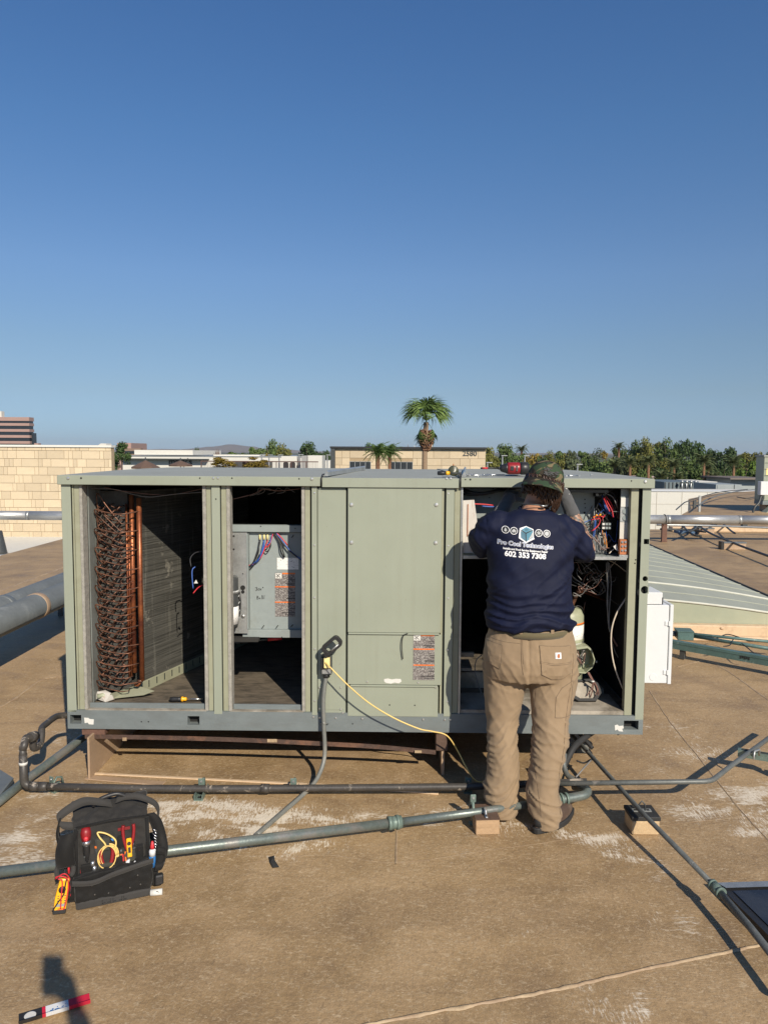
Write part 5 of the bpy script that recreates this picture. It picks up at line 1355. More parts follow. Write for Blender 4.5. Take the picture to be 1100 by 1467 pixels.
# left side darkness: a few dusty things catching the sun
U().tube(smooth_path([UP(690, 938, .3), UP(682, 946, .28), UP(680, 960, .26), UP(684, 978, .25), UP(690, 995, .25)], 6), .003, 5).build('wire', M['greywire'], hv)
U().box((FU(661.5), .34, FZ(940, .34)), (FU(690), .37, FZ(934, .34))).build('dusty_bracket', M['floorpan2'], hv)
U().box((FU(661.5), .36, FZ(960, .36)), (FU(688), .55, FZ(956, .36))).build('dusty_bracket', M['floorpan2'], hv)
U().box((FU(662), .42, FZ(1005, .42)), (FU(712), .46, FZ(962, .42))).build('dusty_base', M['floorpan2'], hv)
text_mb('LRNN', .016, UM @ Matrix.Translation(UP(682, 892, .75)) @ Matrix.Rotation(R(90), 4, 'X'), .0006).build('stamped_mark', M['galv'], hv) if False else None

# ------------------------------------------------ loose things in and on the unit
# octagonal compressor cover lying on the floor plate
cc = UM @ Vector((F(840, 1022, .13)[0], .16, zr + .022))
ocv = thing('terminal_cover', 'black rimmed octagonal cover leaning inside the right opening below the compressor', 'cover', tuple(cc), UTH)
Tm = WM[ocv.name] @ Matrix.Translation((0, .03, .06)) @ Matrix.Rotation(R(-38), 4, 'X')
ow = [(-.10, .05), (-.09, -.04), (-.045, -.07), (.055, -.068), (.09, -.022), (.084, .035), (.035, .062)]
iw = [(a * .78, b * .78) for a, b in ow]; n = len(ow)
MB(Tm).add([(a, -.012, b) for a, b in ow] + [(a, .012, b) for a, b in ow] + [(a, -.012, b) for a, b in iw] + [(a, .004, b) for a, b in iw],
    [(i, (i + 1) % n, n + (i + 1) % n, n + i) for i in range(n)] + [((i + 1) % n, i, 2 * n + i, 2 * n + (i + 1) % n) for i in range(n)] + [(2 * n + (i + 1) % n, 2 * n + i, 3 * n + i, 3 * n + (i + 1) % n) for i in range(n)] + [tuple(n + i for i in range(n))[::-1]]).build('rim', M['rubber'], ocv)
MB(Tm).add([(a, .003, b) for a, b in iw], [tuple(range(n))]).build('dusty_inside', M['floorpan2'], ocv)

# screwdriver in the left opening
sd = UMI @ G(258, 1013, zr + .03)
p = UM @ Vector((FU(243, .1, 1010), .105, zr + .0155))
t = thing('screwdriver', 'yellow and black handled screwdriver lying on the floor pan of the left opening', 'screwdriver', tuple(p), UTH + .05)
T = WM[t.name] @ Matrix.Translation((0, 0, .016)) @ Matrix.Rotation(R(90), 4, 'Y')
MB(T).lathe([(0, 0), (.011, .002), (.015, .02), (.013, .05), (.015, .066)], seg=10).build('grip', M['black'], t)
MB(T).lathe([(.0145, .0665), (.015, .075), (.009, .08), (.012, .088), (.008, .096)], seg=10).build('collar', M['yellow'], t)
MB(T).cyl((0, 0, .096), (0, 0, .19), .0035, seg=8).build('shaft', M['steel'], t)

# impact driver on the lid
zl = ZT + .012
c = P(716, 681, 4.13)
dr = thing('impact_driver', 'red and black cordless drill lying on the lid beside the cap', 'drill', (c.x, 4.13, zl), 0)
T = WM[dr.name] @ Matrix.Translation((0, 0, .036)) @ Matrix.Rotation(R(90), 4, 'Y')
MB(T).lathe([(0, -.002), (.014, 0), (.020, .008), (.026, .03), (.030, .038)], seg=16).build('nose', M['black'], dr)
MB(T).lathe([(.031, .039), (.034, .05), (.034, .1), (.032, .108)], seg=18).build('body', M['red'], dr, bevel=.001)
MB(T).lathe([(.030, .1085), (.035, .115), (.035, .15), (.026, .158), (0, .16)], seg=18).build('motor_housing', M['black'], dr)
mb = MB(T)
for k in range(5): mb.box((-.036, -.012 + .006 * k, .12), (-.034, -.009 + .006 * k, .145))
mb.build('vent_slot', M['darkgrey'], dr)
mb = MB(T)
mb.box((-.012, -.0365, .052), (.010, -.0325, .070)); mb.build('selector_switch', M['black'], dr)
mb = MB(T); mb.box((-.016, -.0362, .084), (.014, -.033, .092)); mb.build('logo_plate', M['darkgrey'], dr)
hb_ = MB(WM[dr.name]); hb_.prism([(.085, .02), (.13, .02), (.135, .13), (.16, .135), (.16, .2), (.07, .2), (.07, .135), (.09, .13)], 'z', .006, .05)
hb_.build('grip', M['black'], dr, bevel=.006, bseg=2)
MB(T).tube([(0, 0, -.012), (0, 0, -.002)], .0075, 10).build('collet', M['black'], dr)
MB(T).tube([(0, 0, -.11), (0, 0, -.06), (0, 0, -.055), (0, 0, -.012)], [.005, .005, .0042, .0042], 8).build('bit', M['black'], dr)
MB(T).cyl((0, 0, -.10), (0, 0, -.07), .0056, seg=8).build('bit_sleeve', M['redwire'], dr)

# nut driver and pliers on the lid
def lidtool(name, label, cat, px, py, Y, rz):
    c = P(px, py, Y); t = thing(name, label, cat, (c.x, Y, ZT + .006), rz); return t, WM[t.name]
t, T = lidtool('nut_driver', 'black and yellow handled nut driver lying on the lid edge', 'nut driver', 626, 681, 4.02, 0.02)
Tx = T @ Matrix.Translation((0, 0, .016)) @ Matrix.Rotation(R(90), 4, 'Y')
MB(Tx).lathe([(0, 0), (.011, .003), (.012, .03), (.010, .047)], seg=10).build('grip', M['black'], t)
MB(Tx).lathe([(.010, .0475), (.0125, .052), (.009, .068)], seg=10).build('collar', M['yellow'], t)
MB(Tx).cyl((0, 0, .068), (0, 0, .125), .0038, seg=8).build('shaft', M['darkgrey'], t)
t, T = lidtool('tape_roll', 'small round dark green reel on the lid beside the nut driver', 'tape', 649, 681, 4.06, 0)
MB(T @ Matrix.Translation((0, 0, .028)) @ Matrix.Rotation(R(90), 4, 'X')).lathe([(.0, -.016), (.024, -.016), (.028, -.012), (.028, .012), (.024, .016), (0, .016)], seg=20).build('reel', mat('dark_olive_plastic', (.05, .055, .03), .35), t)
MB(T).cyl((.0, 0, .055), (0, 0, .066), .003, seg=6).build('hook', M['ochre'], t)
MB(T).cbox((.03, .0, .012), (.03, .02, .016)).build('end_clip', M['darkgrey'], t, bevel=.002)
for i, (px, py, Y, ln, rz, lab) in enumerate([(653, 680, 4.10, .09, .25, 'wrench nearest the reel'), (668, 682, 4.05, .12, -.06, 'long thin wrench near the lid joint'), (697, 681, 4.16, .10, .03, 'thin steel blade under the drill bit'), (812, 684, 4.1, .07, 0.0, 'short steel punch on the lid right of the cap')]):
    t, T = lidtool('steel_tool', lab + ', lying on the lid' if 'lid' not in lab else lab, 'hand tool', px, py, Y, rz)
    MB(T).tube([(0, 0, .005), (ln * .3, 0, .005), (ln, 0, .005)], [.005, .0035, .003], 6).build('shank', M['steel'], t)
    MB(T).lathe([(.0, 0), (.007, .0), (.007, .006), (0, .006)], (-.004, 0, 0), 10).build('head', M['steel'], t)
sg = random.Random(4); sp = MB(); sp.cyl((0, 0, 0), (0, 0, .003), .0055, seg=6); sp.cyl((0, 0, .003), (0, 0, .017), .0022, seg=5)
sme = bpy.data.meshes.new('loose_screw'); sme.from_pydata(sp.v, [], sp.f); sme.materials.append(M['zinc'])
for i in range(22):
    px = sg.choice([sg.uniform(660, 712), sg.uniform(655, 700), sg.uniform(815, 850)]); Y = sg.uniform(4.0, 4.3); c = P(px, 680, Y)
    o = bpy.data.objects.new('loose_screw', sme); COL.objects.link(o); o.location = (c.x, Y, ZT + .0115); o.rotation_euler = (R(90), 0, sg.random() * 6.28)
    o['category'] = 'screw'; o['group'] = 'loose screws scattered on the lid'; o['label'] = 'tiny loose zinc screw lying on the lid among the tools'

# ------------------------------------------------ curb under the unit
cb = thing('roof_curb', 'tan coated curb and side board carrying the hvac unit', 'roof curb', tuple(UM @ Vector((UW * .35, .6, 0))), UTH)
gl0 = UMI @ G(127, 1117); gl1 = UMI @ G(168, 1078)
def b3(p, q, m, nm, bev=.002): return MB(UM).box(p, q).build(nm, m, cb, bevel=bev)
lb0 = FU(126, gl0.y, 1100)
b3((lb0, gl0.y, .0), (lb0 + .012, .95, .235), M['curb'], 'side_board')
b3((.10, .95, 0), (2.3, 1.0, .252), M['curb'], 'back_board')
b3((FU(632, .10, 1100), .12, 0), (FU(637, .10, 1100), .95, .252), M['curb'], 'side_board')
b3((2.35, .95, 0), (3.0, 1.9, .25), M['curb'], 'curb_box')
b3((.2, 1.7, 0), (2.3, 1.9, .25), M['curb'], 'curb_box')
# pale lip lying on the roof
l0, l1, l2 = G(135, 1109), G(440, 1124.5), G(628, 1138)
def strip(p, q, w, h, m, nm, par):
    d = (q - p); L_ = d.length; a = math.atan2(d.y, d.x)
    return MB(Matrix.Translation(p) @ Matrix.Rotation(a, 4, 'Z')).box((0, -w / 2, 0), (L_, w / 2, h)).build(nm, m, par, bevel=.002)
strip(l0, l1, .020, .007, M['curb_light'], 'ground_lip', cb); strip(l1 + Vector((.004, 0, 0)), l2, .020, .008, M['curb_light'], 'ground_lip', cb)
strip(l0 + Vector((-.02, -.05, .001)), G(235, 1124), .05, .006, M['curb'], 'coating_fold', cb)
# rusty angle iron, sagging to the right
ai = thing('angle_iron', 'rusty sagging angle iron spanning below the base rail', 'angle iron', tuple(UM @ Vector((1.1, .03, .17))), 0)
pts = [UP(122, 1055, .0), UP(230, 1057, -.005), UP(340, 1060, -.01), UP(450, 1065, -.015), UP(540, 1070, -.01), UP(624, 1078, .0)]
pts = smooth_path(pts, 8); vs = []; fs = []
prof = [(0, .012), (.004, .012), (.004, -.008), (.034, -.008), (.034, -.012), (0, -.012)]
for p in pts: vs += [(p.x, p.y - .0 + a, p.z + b) for a, b in prof]
k = len(prof)
for i in range(len(pts) - 1): fs += [(i * k + j, i * k + (j + 1) % k, (i + 1) * k + (j + 1) % k, (i + 1) * k + j) for j in range(k)]
fs += [tuple(range(k)), tuple(range(len(vs) - k, len(vs)))[::-1]]
MB(UM).add(vs, fs).build('iron', M['rust'], ai)
U().box((FU(113, .0), .0, FZ(1057, 0)), (FU(146, .0), .09, FZ(1050, 0))).build('end_plate', M['rust2'], ai)
for (a, b) in ((382, 396), (596, 606), (172, 178)):
    q = U(); q.box((FU(a, -.012), -.0175, FZ(1064 if a < 400 else 1077, -.01) - .002), (FU(b, -.012), -.0145, FZ(1060 if a < 400 else 1074, -.01))); q.build('paint_drip', M['seam'], ai)
pp = thing('timber_packer', 'brown coated timber packer under the base rail left of the man', 'timber packer', tuple(UM @ Vector((FU(637), .06, 0))), UTH)
U().box((FU(624, .04, 1065), .03, .14), (FU(641, .04, 1065), .12, .2575)).build('block', M['woodcoat'], pp, bevel=.004)
U().box((FU(632, .04, 1100), .04, .0), (FU(636, .04, 1100), .14, .138)).build('upright', M['curb'], pp)

# ------------------------------------------------ outlet box with its conduit and cord
ov = -.055
ob = thing('outlet_box', 'open weatherproof outlet box with its dark lid flipped up on the unit', 'outlet box', tuple(UM @ UP(468, 967, -.02)), 0)
a, b = F(460, 967, ov), F(475, 940, ov)
U().box((a[0], ov, a[1]), (b[0], -.0012 + .0, b[1])).build('box', M['darkgrey'], ob, bevel=.003)
a, b = F(461.5, 965, ov), F(474, 958.5, ov)
U().box((a[0], ov - .003, a[1]), (b[0], ov - .0003, b[1])).build('galvanised_face', M['galv'], ob)
a, b = F(464, 957, ov - .02), F(472.5, 942.5, ov - .02)
U().box((a[0], ov - .028, a[1]), (b[0], ov - .0004, b[1])).build('plug_head', M['yellowtip'], ob, bevel=.004, bseg=2)
a, b = F(460.5, 958, ov), F(463, 942, ov)
U().box((a[0], ov - .014, a[1]), (b[0], ov - .0005, b[1])).build('side_flap', M['black'], ob, bevel=.001)
# flipped lid: an open rounded frame tilted 35 degrees
cxl, czl = F(475.5, 925, ov - .03)
Tl = UM @ Matrix.Translation((cxl, ov - .025, czl)) @ Matrix.Rotation(R(-41), 4, 'Y')
def rr(w, h, r, n=4):
    out = []
    for (cx, cz, a0) in ((w / 2 - r, h / 2 - r, 0), (-w / 2 + r, h / 2 - r, 90), (-w / 2 + r, -h / 2 + r, 180), (w / 2 - r, -h / 2 + r, 270)):
        for i in range(n + 1): out.append((cx + r * math.cos(R(a0 + 90 * i / n)), cz + r * math.sin(R(a0 + 90 * i / n))))
    return out
o_, i_ = rr(.115, .064, .022), rr(.078, .032, .008); n = len(o_)
MB(Tl).add([(a, -.016, b) for a, b in o_] + [(a, .016, b) for a, b in o_] + [(a, -.016, b) for a, b in i_] + [(a, .016, b) for a, b in i_],
    [(i, (i + 1) % n, n + (i + 1) % n, n + i) for i in range(n)] + [(2 * n + (i + 1) % n, 2 * n + i, 3 * n + i, 3 * n + (i + 1) % n) for i in range(n)] + [((i + 1) % n, i, 2 * n + i, 2 * n + (i + 1) % n) for i in range(n)] + [(n + i, n + (i + 1) % n, 3 * n + (i + 1) % n, 3 * n + i) for i in range(n)]).build('flip_lid', M['black'], ob, bevel=.002)
MB(Tl).cyl((-.02, -.014, -.016), (.034, -.014, -.016), .0048, seg=8).build('lid_bar', M['galv'], ob)
MB(Tl).cbox((-.052, .0, -.018), (.03, .03, .024)).build('hinge', M['black'], ob, bevel=.003)
cz_ = F(467, 967, ov)[1]
U().lathe([(.012, -.022), (.019, -.020), (.019, -.006), (.015, 0)], (F(467, 967, ov)[0], ov * .5, cz_), 14).build('locknut', M['black'], ob)
p0 = Vector((F(467, 970, ov)[0], ov * .5, cz_ - .004)); 
cd = [UM @ p0, UM @ UP(463.5, 1000, -.045), UM @ UP(464, 1040, -.05), UM @ UP(465, 1083, -.06), G(456, 1112, .06), G(440, 1133, .03), G(406, 1163, .016), G(368, 1196, .014)]
fc = MB().tube(smooth_path(cd, 10), .0115, 12).build('flexible_conduit', M['flex'])
solo(fc, 'grey flexible conduit dropping from the outlet box and running along the roof', 'conduit')
cl = MB(UM).tube([UP(459, 1037, -.003), UP(464, 1036, -.068), UP(470, 1037, -.003)], .004, 6).build('conduit_strap', M['galv']); solo(cl, 'small strap holding the flexible conduit to the base rail', 'pipe strap')
yc = [UM @ UP(466, 949, ov - .03), UM @ UP(474, 957, ov - .05), UM @ UP(500, 983, -.12), UM @ UP(530, 1008, -.12), UM @ UP(565, 1029, -.11), UM @ UP(600, 1044, -.10), UM @ UP(620, 1048, -.10), UM @ UP(640, 1054, -.10), UM @ UP(655, 1075, -.05), G(668, 1100, .1), G(682, 1119, .02), G(700, 1118, .008), G(730, 1112, .008)]
o = MB().tube(smooth_path(yc, 10), .0038, 8).build('extension_cord', M['yellowcord']); solo(o, 'yellow extension cord sagging from the outlet box to the roof', 'extension cord')

# ------------------------------------------------ white disconnect box on the right side
dvA, dvB = .10, .32
x0 = UW + .004
wb = thing('disconnect_box', 'white metal disconnect box hung on the right side of the hvac unit', 'electrical box', tuple(UM @ Vector((x0 + .05, dvA + .1, F(940, 981, dvA)[1]))), UTH)
xR = F(956.5, 920, dvA)[0]; zb0, zt0 = F(940, 979, dvA)[1], F(940, 867, dvA)[1]
U().box((x0, dvA, zb0), (xR, dvB, zt0)).build('cabinet', M['white'], wb, bevel=.003)
xD = F(962.5, 920, dvA)[0]
U().box((xR + .0025, dvA - .004, zb0 - .004), (xD, dvB + .004, zt0 + .004)).build('door', M['white'], wb, bevel=.003)
U().box((xR + .0, dvA + .004, zb0 + .003), (xR + .003, dvB - .003, zt0 - .003)).build('door_gap', M['gap'], wb)
for y in (893, 963):
    z = F(950, y, dvA)[1]
    hg = U().box((xR - .022, dvA - .0045, z - .012), (xR - .004, dvA - .0003, z + .012)).build('hinge', M['white'], wb, bevel=.001)
    U().box((xR - .004, dvA - .009, z - .014), (xR + .007, dvA - .0045, z + .014)).build('hinge_knuckle', M['white'], hg)
U().lathe([(.0, -.0016), (.020, -.0016), (.021, 0)], (F(937.5, 970, dvA)[0] - .01, dvA - .0003, F(935, 970, dvA)[1]), 24, axis='y', smooth=False).build('knockout', M['white'], wb)
xT = F(949, 855, dvA)[0]
U().box((x0, dvA + .002, zt0 + .003), (xT, dvB - .03, F(940, 849, dvA)[1])).build('upper_box', M['white'], wb, bevel=.003)
U().box((xT - .002, dvA - .001, F(940, 866, dvA)[1]), (xT + .002, dvA + .006, F(940, 856, dvA)[1])).build('latch', M['black'], wb)
U().tube(smooth_path([Vector((x0 + .02, dvA + .09, zb0 + .005)), Vector((x0 + .022, dvA + .09, zb0 - .15)), Vector((x0 + .005, dvA + .1, zb0 - .27)), Vector((x0 - .08, dvA + .12, zb0 - .33))], 8), .019, 12).build('cable_whip', M['darkgrey'], wb)
U().cyl((x0 + .02, dvA + .09, zb0), (x0 + .02, dvA + .09, zb0 - .05), .024, seg=14).build('gland', M['black'], wb)

# ------------------------------------------------ pipes and ducts
def pipe(name, pts, r, m, label, cat='pipe', rad=.06, group=None, seg=14):
    return solo(MB().tube(bent(pts, rad), r, seg).build(name, m), label, cat, group)
YP = 15.0
q0, q1 = P(-60, 743, YP), P(1160, 742.5, YP)
zp = .46
sp_ = thing('silver_pipe', 'long silver jacketed pipe crossing behind the hvac unit', 'pipe', (0, YP, zp - .09))
prev = None; xs = [q0.x + (q1.x - q0.x) * i / 12 for i in range(13)]
for i in range(12):
    MB().cyl((xs[i] + .004, YP, zp), (xs[i + 1] - .004, YP, zp), .092, seg=20).build('jacket_section', M['silver'], sp_)
    MB().cyl((xs[i + 1] - .03, YP, zp), (xs[i + 1] + .03, YP, zp), .0945, seg=20).build('jacket_band', M['galv'], sp_)
t = thing('pipe_stand', 'rusty upright stand holding the silver pipe right of the unit', 'pipe stand', tuple(G(943, 774)), 0)
T = WM[t.name]; s0 = t.location
MB().box((s0.x - .06, YP - .04, 0), (s0.x + .06, YP + .04, .012)).build('foot', M['rust2'], t)
MB().box((s0.x - .05, YP - .03, .013), (s0.x + .05, YP + .03, zp - .095)).build('upright', M['rust2'], t)
MB().tube([(s0.x, YP - .098, zp - .08), (s0.x, YP - .1, zp + .03), (s0.x, YP - .03, zp + .10), (s0.x, YP + .05, zp + .098)], .008, 6).build('clamp', M['black'], t)
dx = -3.04
for i, (x, lab, sgn) in enumerate(((-3.02, 'nearer of the two grey coated ducts left of the unit', 1), (-3.255, 'farther of the two grey coated ducts left of the unit', 1))):
    t = thing('round_duct', lab, 'duct', (x, 5, .3), 0, 'grey round ducts running side by side')
    MB().cyl((x, 2.6, .435), (x, 13.5, .435), .110, seg=28).build('tube', M['duct'], t)
    for yb in (4.2, 6.35 - i * .1, 8.6, 10.8): MB().lathe([(.111, -.035), (.1145, -.03), (.1145, .03), (.111, .035)], (x, yb, .435), 28, axis='y').build('sealed_joint', M['curb'] if i == 0 else M['duct'], t)
for y in (3.4, 7.9, 11.5):
    t = thing('duct_support', 'dark strut stand under the pair of grey ducts, at %s' % {3.4: 'their near end out of frame', 7.9: 'the part just behind the unit', 11.5: 'their far end'}[y], 'duct support', (-3.18, y, 0), 0, 'stands under the ducts')
    MB().box((-3.55, y - .03, .29), (-2.82, y + .03, .335)).build('crossbar', M['darkgrey'], t)
    for xx in (-3.5, -2.87): MB().box((xx - .02, y - .02, 0), (xx + .02, y + .02, .2899)).build('leg', M['darkgrey'], t)

# black-brown drain line across the front, with riser and trap
zA_ = .045
pA = [G(30, 1126, zA_), G(180, 1129, zA_), G(300, 1130, zA_), G(460, 1129, .05), G(665, 1127, .065)]
dl = thing('drain_pipe', 'black brown drain pipe in front of the unit with riser and trap at its left', 'pipe', tuple(G(300, 1132)))
MB().tube([G(38, 1126, zA_)] + pA[1:] + [G(760, 1123, .09), G(840, 1120, .11)], .0185, 14).build('run', M['pipebrown'], dl)
e0 = G(35, 1126, zA_); 
MB().tube(bent([e0 + Vector((.1, 0, 0)), e0, e0 + Vector((0, .0, .17))], .04), .021, 14).build('elbow', M['pipebrown'], dl)
MB().tube([e0 + Vector((0, 0, .12)), e0 + Vector((0, 0, .215))], .0185, 14).build('riser', M['pipebrown'], dl)
top = e0 + Vector((0, 0, .25))
R1 = P(47, 1058, top.y + .02); R2 = P(48, 1069, top.y + .08)
tr = [e0 + Vector((0, 0, .2)), P(35, 1068, e0.y), P(38, 1058, e0.y + .03), P(46, 1057, e0.y + .06)]
MB().tube(smooth_path(tr, 6), .0205, 14).build('upper_elbow', M['pipebrown'], dl)
MB().cyl(P(44, 1056, e0.y + .05), P(51, 1054.5, e0.y + .1), .026, seg=14).build('coupling', M['pipebrown'], dl)
tq = [P(48, 1058, e0.y + .1), P(48, 1070, e0.y + .1), P(52, 1071.5, e0.y + .12), P(58, 1066, e0.y + .16), P(60, 1052, e0.y + .2), P(60, 1045, e0.y + .22)]
MB().tube(smooth_path(tq, 6), .0185, 14).build('trap', M['pipebrown'], dl)
tq2 = [P(60, 1048, e0.y + .22), P(61, 1042, e0.y + .26), P(68, 1036, e0.y + .32), P(80, 1027, e0.y + .42), P(90, 1025, e0.y + .46), P(98, 1025, e0.y + .48)]
MB().tube(smooth_path(tq2, 6), .0175, 14).build('inlet_arm', M['pipebrown'], dl)
for (a, b) in ((pA[0].lerp(pA[1], .22), .02), (pA[0].lerp(pA[1], .13), .02), (pA[2].lerp(pA[3], .5), .0)):
    MB().cyl(a - Vector((b * 0 + .022, 0, 0)), a + Vector((.022, 0, 0)), .0235, seg=14).build('coupling', M['pipebrown'], dl)
MB().cyl(e0 + Vector((0, 0, .115)), e0 + Vector((0, 0, .13)), .0215, seg=14).build('glue_ring', M['paper'], dl)
# pipe on the right continuing to the bend
pipe('conduit', [G(795, 1122.5, .15), G(1018, 1119.5, .15), G(1048, 1096, .15), G(1130, 1036, .15)], .0128, M['pipe'], 'grey conduit right of the man bending away toward the right edge', 'conduit', .05)
# conduit from lower left under the unit
pipe('conduit', [G(-30, 1172, .03), G(33, 1121, .03), G(112, 1062, .10), G(150, 1035, .12)], .0225, M['pipegreen'], 'green grey conduit slanting from the left edge under the unit', 'conduit', .05)
# big green conduit in front
zB2 = .075
gb = thing('green_conduit', 'thick green grey conduit in front of the man slanting down to the left', 'conduit', tuple(G(400, 1200)))
cb_ = [G(-50, 1255.5, zB2), G(230, 1220, zB2), G(569, 1178, zB2), G(680, 1163.5, .08), G(812, 1144, .08)]
MB().tube(cb_[:3], .0215, 16).build('run', M['pipegreen'], gb); MB().tube(cb_[2:5], .0182, 16).build('run', M['pipegreen'], gb)
MB().tube(smooth_path([G(800, 1146, .08), G(826, 1141.5, .08), G(838, 1138, .082), G(841, 1133, .085), G(836, 1129, .085), G(822, 1126, .07)], 6), .0225, 14).build('elbow', M['pipegreen'], gb)
def ring_on(p, q, t, r, ln, m, nm, par):
    a = p.lerp(q, t); d = (q - p).normalized(); return MB().cyl(a - d * ln / 2, a + d * ln / 2, r, seg=16).build(nm, m, par)
for s_, ln, r in ((.965, .016, .031), (.99, .06, .029), (1.0, .014, .033)): ring_on(cb_[1], cb_[2], s_, r, ln, M['fitting'], 'coupling', gb)
for s_, ln, r in ((.86, .05, .028), (.93, .012, .031), (.985, .012, .031)): ring_on(cb_[3], cb_[4], s_, r, ln, M['fitting'], 'coupling', gb)
# dark conduit crossing over the block on the right
zc_ = .10
pc = [G(800, 1030, .13), G(835, 1070, .13), G(921, 1166, .125), G(1028, 1275, .09), G(1075, 1330, .085), G(1150, 1425, .085)]
pc_o = thing('dark_conduit', 'thin dark conduit running over the tan block toward the lower right corner', 'conduit', tuple(G(1000, 1250)))
MB().tube(pc[:4], .0115, 12).build('run', M['pipe'], pc_o); MB().tube(pc[3:], .0140, 12).build('run', M['pipe'], pc_o)
for s_, ln, r in ((.94, .012, .021), (.985, .045, .0195), (1.03, .012, .022)): ring_on(pc[2], pc[3], s_, r, ln, M['fitting'], 'coupling', pc_o)
MB().cyl(G(832, 1067, .10), G(838, 1073, .10), .022, seg=12).build('end_coupling', M['pipe'], pc_o)
# cables hanging under the unit
for i, (pts, r, m, lab) in enumerate([([(858, 1042, .12, .25), (838, 1056, .0, .2), (822, 1070, -.1, .15), (812, 1088, -.15, .1), (806, 1100, -.18, .06)], .017, 'rubber', 'thick black cable drooping from under the right side of the unit'),
      ([(822, 1042, .1, .25), (836, 1058, .05, .2), (848, 1072, .0, .15)], .012, 'rubber', 'short black cable crossing the thick one under the unit'),
      ([(808, 1080, -.16, .12), (807, 1095, -.2, .08), (812, 1110, -.2, .04), (822, 1117, -.12, .03)], .0145, 'pipe', 'short grey hose curling behind the man at the pipes'),
      ([(851, 1084, .0, .12), (838, 1098, -.1, .06), (824, 1114, -.15, .03)], .0045, 'greywire', 'thin wire tied to the dark conduit end'),
      ([(826, 1090, -.1, .03), (836, 1093, -.05, .02), (846, 1088, .0, .06)], .0045, 'rubber', 'thin black lead looping by the conduit end')]):
    o = MB().tube(smooth_path([P(x, y, 3.95 + dv) for x, y, dv, _ in pts], 8), r, 10).build('cable', M[m]); solo(o, lab, 'cable')

# strut supports and clamps
def strut_foot(px, py, ln, rz, label, h=.02, group='short strut pieces under the drain pipe'):
    c = G(px, py, 0); t = thing('strut_clamp', label, 'pipe clamp', tuple(c), rz, group); T = WM[t.name]
    MB(T).box((-.022, -ln, 0), (-.018, 0.02, h + .012)).build('strut_side', M['fitting'], t); MB(T).box((.018, -ln, 0), (.022, 0.02, h + .012)).build('strut_side', M['fitting'], t)
    MB(T).box((-.0178, -ln, 0), (.0178, .02, .006)).build('strut_base', M['fitting'], t)
    for k in range(2): MB(T).box((-.009, -ln + .02 + .04 * k, .0062), (.009, -ln + .038 + .04 * k, .0075)).build('slot', M['hole'], t)
    MB(T).tube([(0, -.034, .01), (0, -.032, .045), (0, -.012, .072), (0, .018, .062), (0, .028, .02)], .0055, 6).build('clamp_strap', M['fitting'], t)
    MB(T).box((-.017, -.045, .02), (.017, -.041, .088)).build('clamp_ear', M['fitting'], t, bevel=.002)
    MB(T).cyl((0, -.050, .072), (0, -.04, .072), .006, seg=6).build('clamp_bolt', M['galv'], t)
    return t
strut_foot(85, 1131, .045, -.5, 'short slanted strut clamp at the left end of the drain pipe')
strut_foot(292, 1133, .115, 0, 'long strut clamp sticking out below the middle of the drain pipe')
strut_foot(668, 1132, .04, .1, 'rust stained clamp on the drain pipe beside the man')
strut_foot(422, 1133, .02, 0, 'small clamp under the drain pipe near the flexible conduit')
# wooden block and clamps under the green conduit
wbk = thing('wood_block', 'cut wooden block with a dark coated top under the green conduit', 'wood block', tuple(G(700, 1196)), .06)
T = WM[wbk.name]
MB(T).box((-.062, -.0, 0), (.05, .15, .072)).build('timber', M['wood'], wbk, bevel=.003)
MB(T).box((-.064, -.002, .0725), (.052, .152, .076)).build('coated_top', M['woodcoat'], wbk)
mb = MB(T)
for k in range(2): mb.box((.0505, .03 + k * .05, .01), (.054, .05 + k * .05, .06))
mb.build('splinter', M['wood'], wbk)
c = G(676, 1176, 0); t = thing('green_clamp', 'green two-piece pipe clamp on the green conduit left of the wooden block', 'pipe clamp', tuple(c), .1); T = WM[t.name]
MB(T).box((-.022, -.045, .0), (.03, -.02, .012)).build('base', M['fitting'], t, bevel=.002)
MB(T).tube([(-.005, -.04, .012), (0, -.035, .05), (0, -.01, .103), (0, .02, .108), (0, .04, .07), (0, .04, .01)], .008, 6).build('strap', M['fitting'], t)
MB(T).box((-.014, -.018, .1), (.014, -.010, .14)).build('ear', M['fitting'], t, bevel=.003); MB(T).cyl((0, -.022, .125), (0, -.008, .125), .007, seg=6).build('bolt', M['galv'], t)
c = G(694, 1166, .076); t = thing('bright_strap', 'bright zinc pipe strap on top of the wooden block', 'pipe strap', (c.x, c.y, .076), .1); T = WM[t.name]
MB(T).tube([(0, -.045, .003), (0, -.025, .005), (0, -.022, .025), (0, 0, .032), (0, .022, .02), (0, .025, .002)], .007, 4, flatten=.3).build('strap', M['zinc'], t)
for yy in (-.04, -.03): MB(T).cyl((0, yy, .008), (0, yy, .011), .003, seg=6).build('rivet', M['black'], t)
# pale block on the right
tbk = thing('tan_block', 'tan foam block with a black rubber top under the dark conduit', 'pipe block', tuple(G(924, 1197)), .0)
T = WM[tbk.name]
MB(T).box((-.062, 0, 0), (.066, .12, .070)).build('block', M['paleblock'], tbk, bevel=.006)
MB(T).box((-.066, -.003, .0705), (.070, .125, .090)).build('rubber_top', M['rubber'], tbk, bevel=.003)
MB(T).box((-.045, .05, .0902), (.045, .075, .094)).build('strut', M['galv'], tbk); 
for xx in (-.03, .03): MB(T).box((xx - .007, .056, .0942), (xx + .007, .069, .0952)).build('strut_slot', M['hole'], tbk)
MB(T).tube([(-.016, .06, .094), (-.015, .06, .12), (0, .06, .140), (.015, .06, .12), (.016, .06, .094)], .004, 6).build('clamp', M['darkgrey'], tbk)
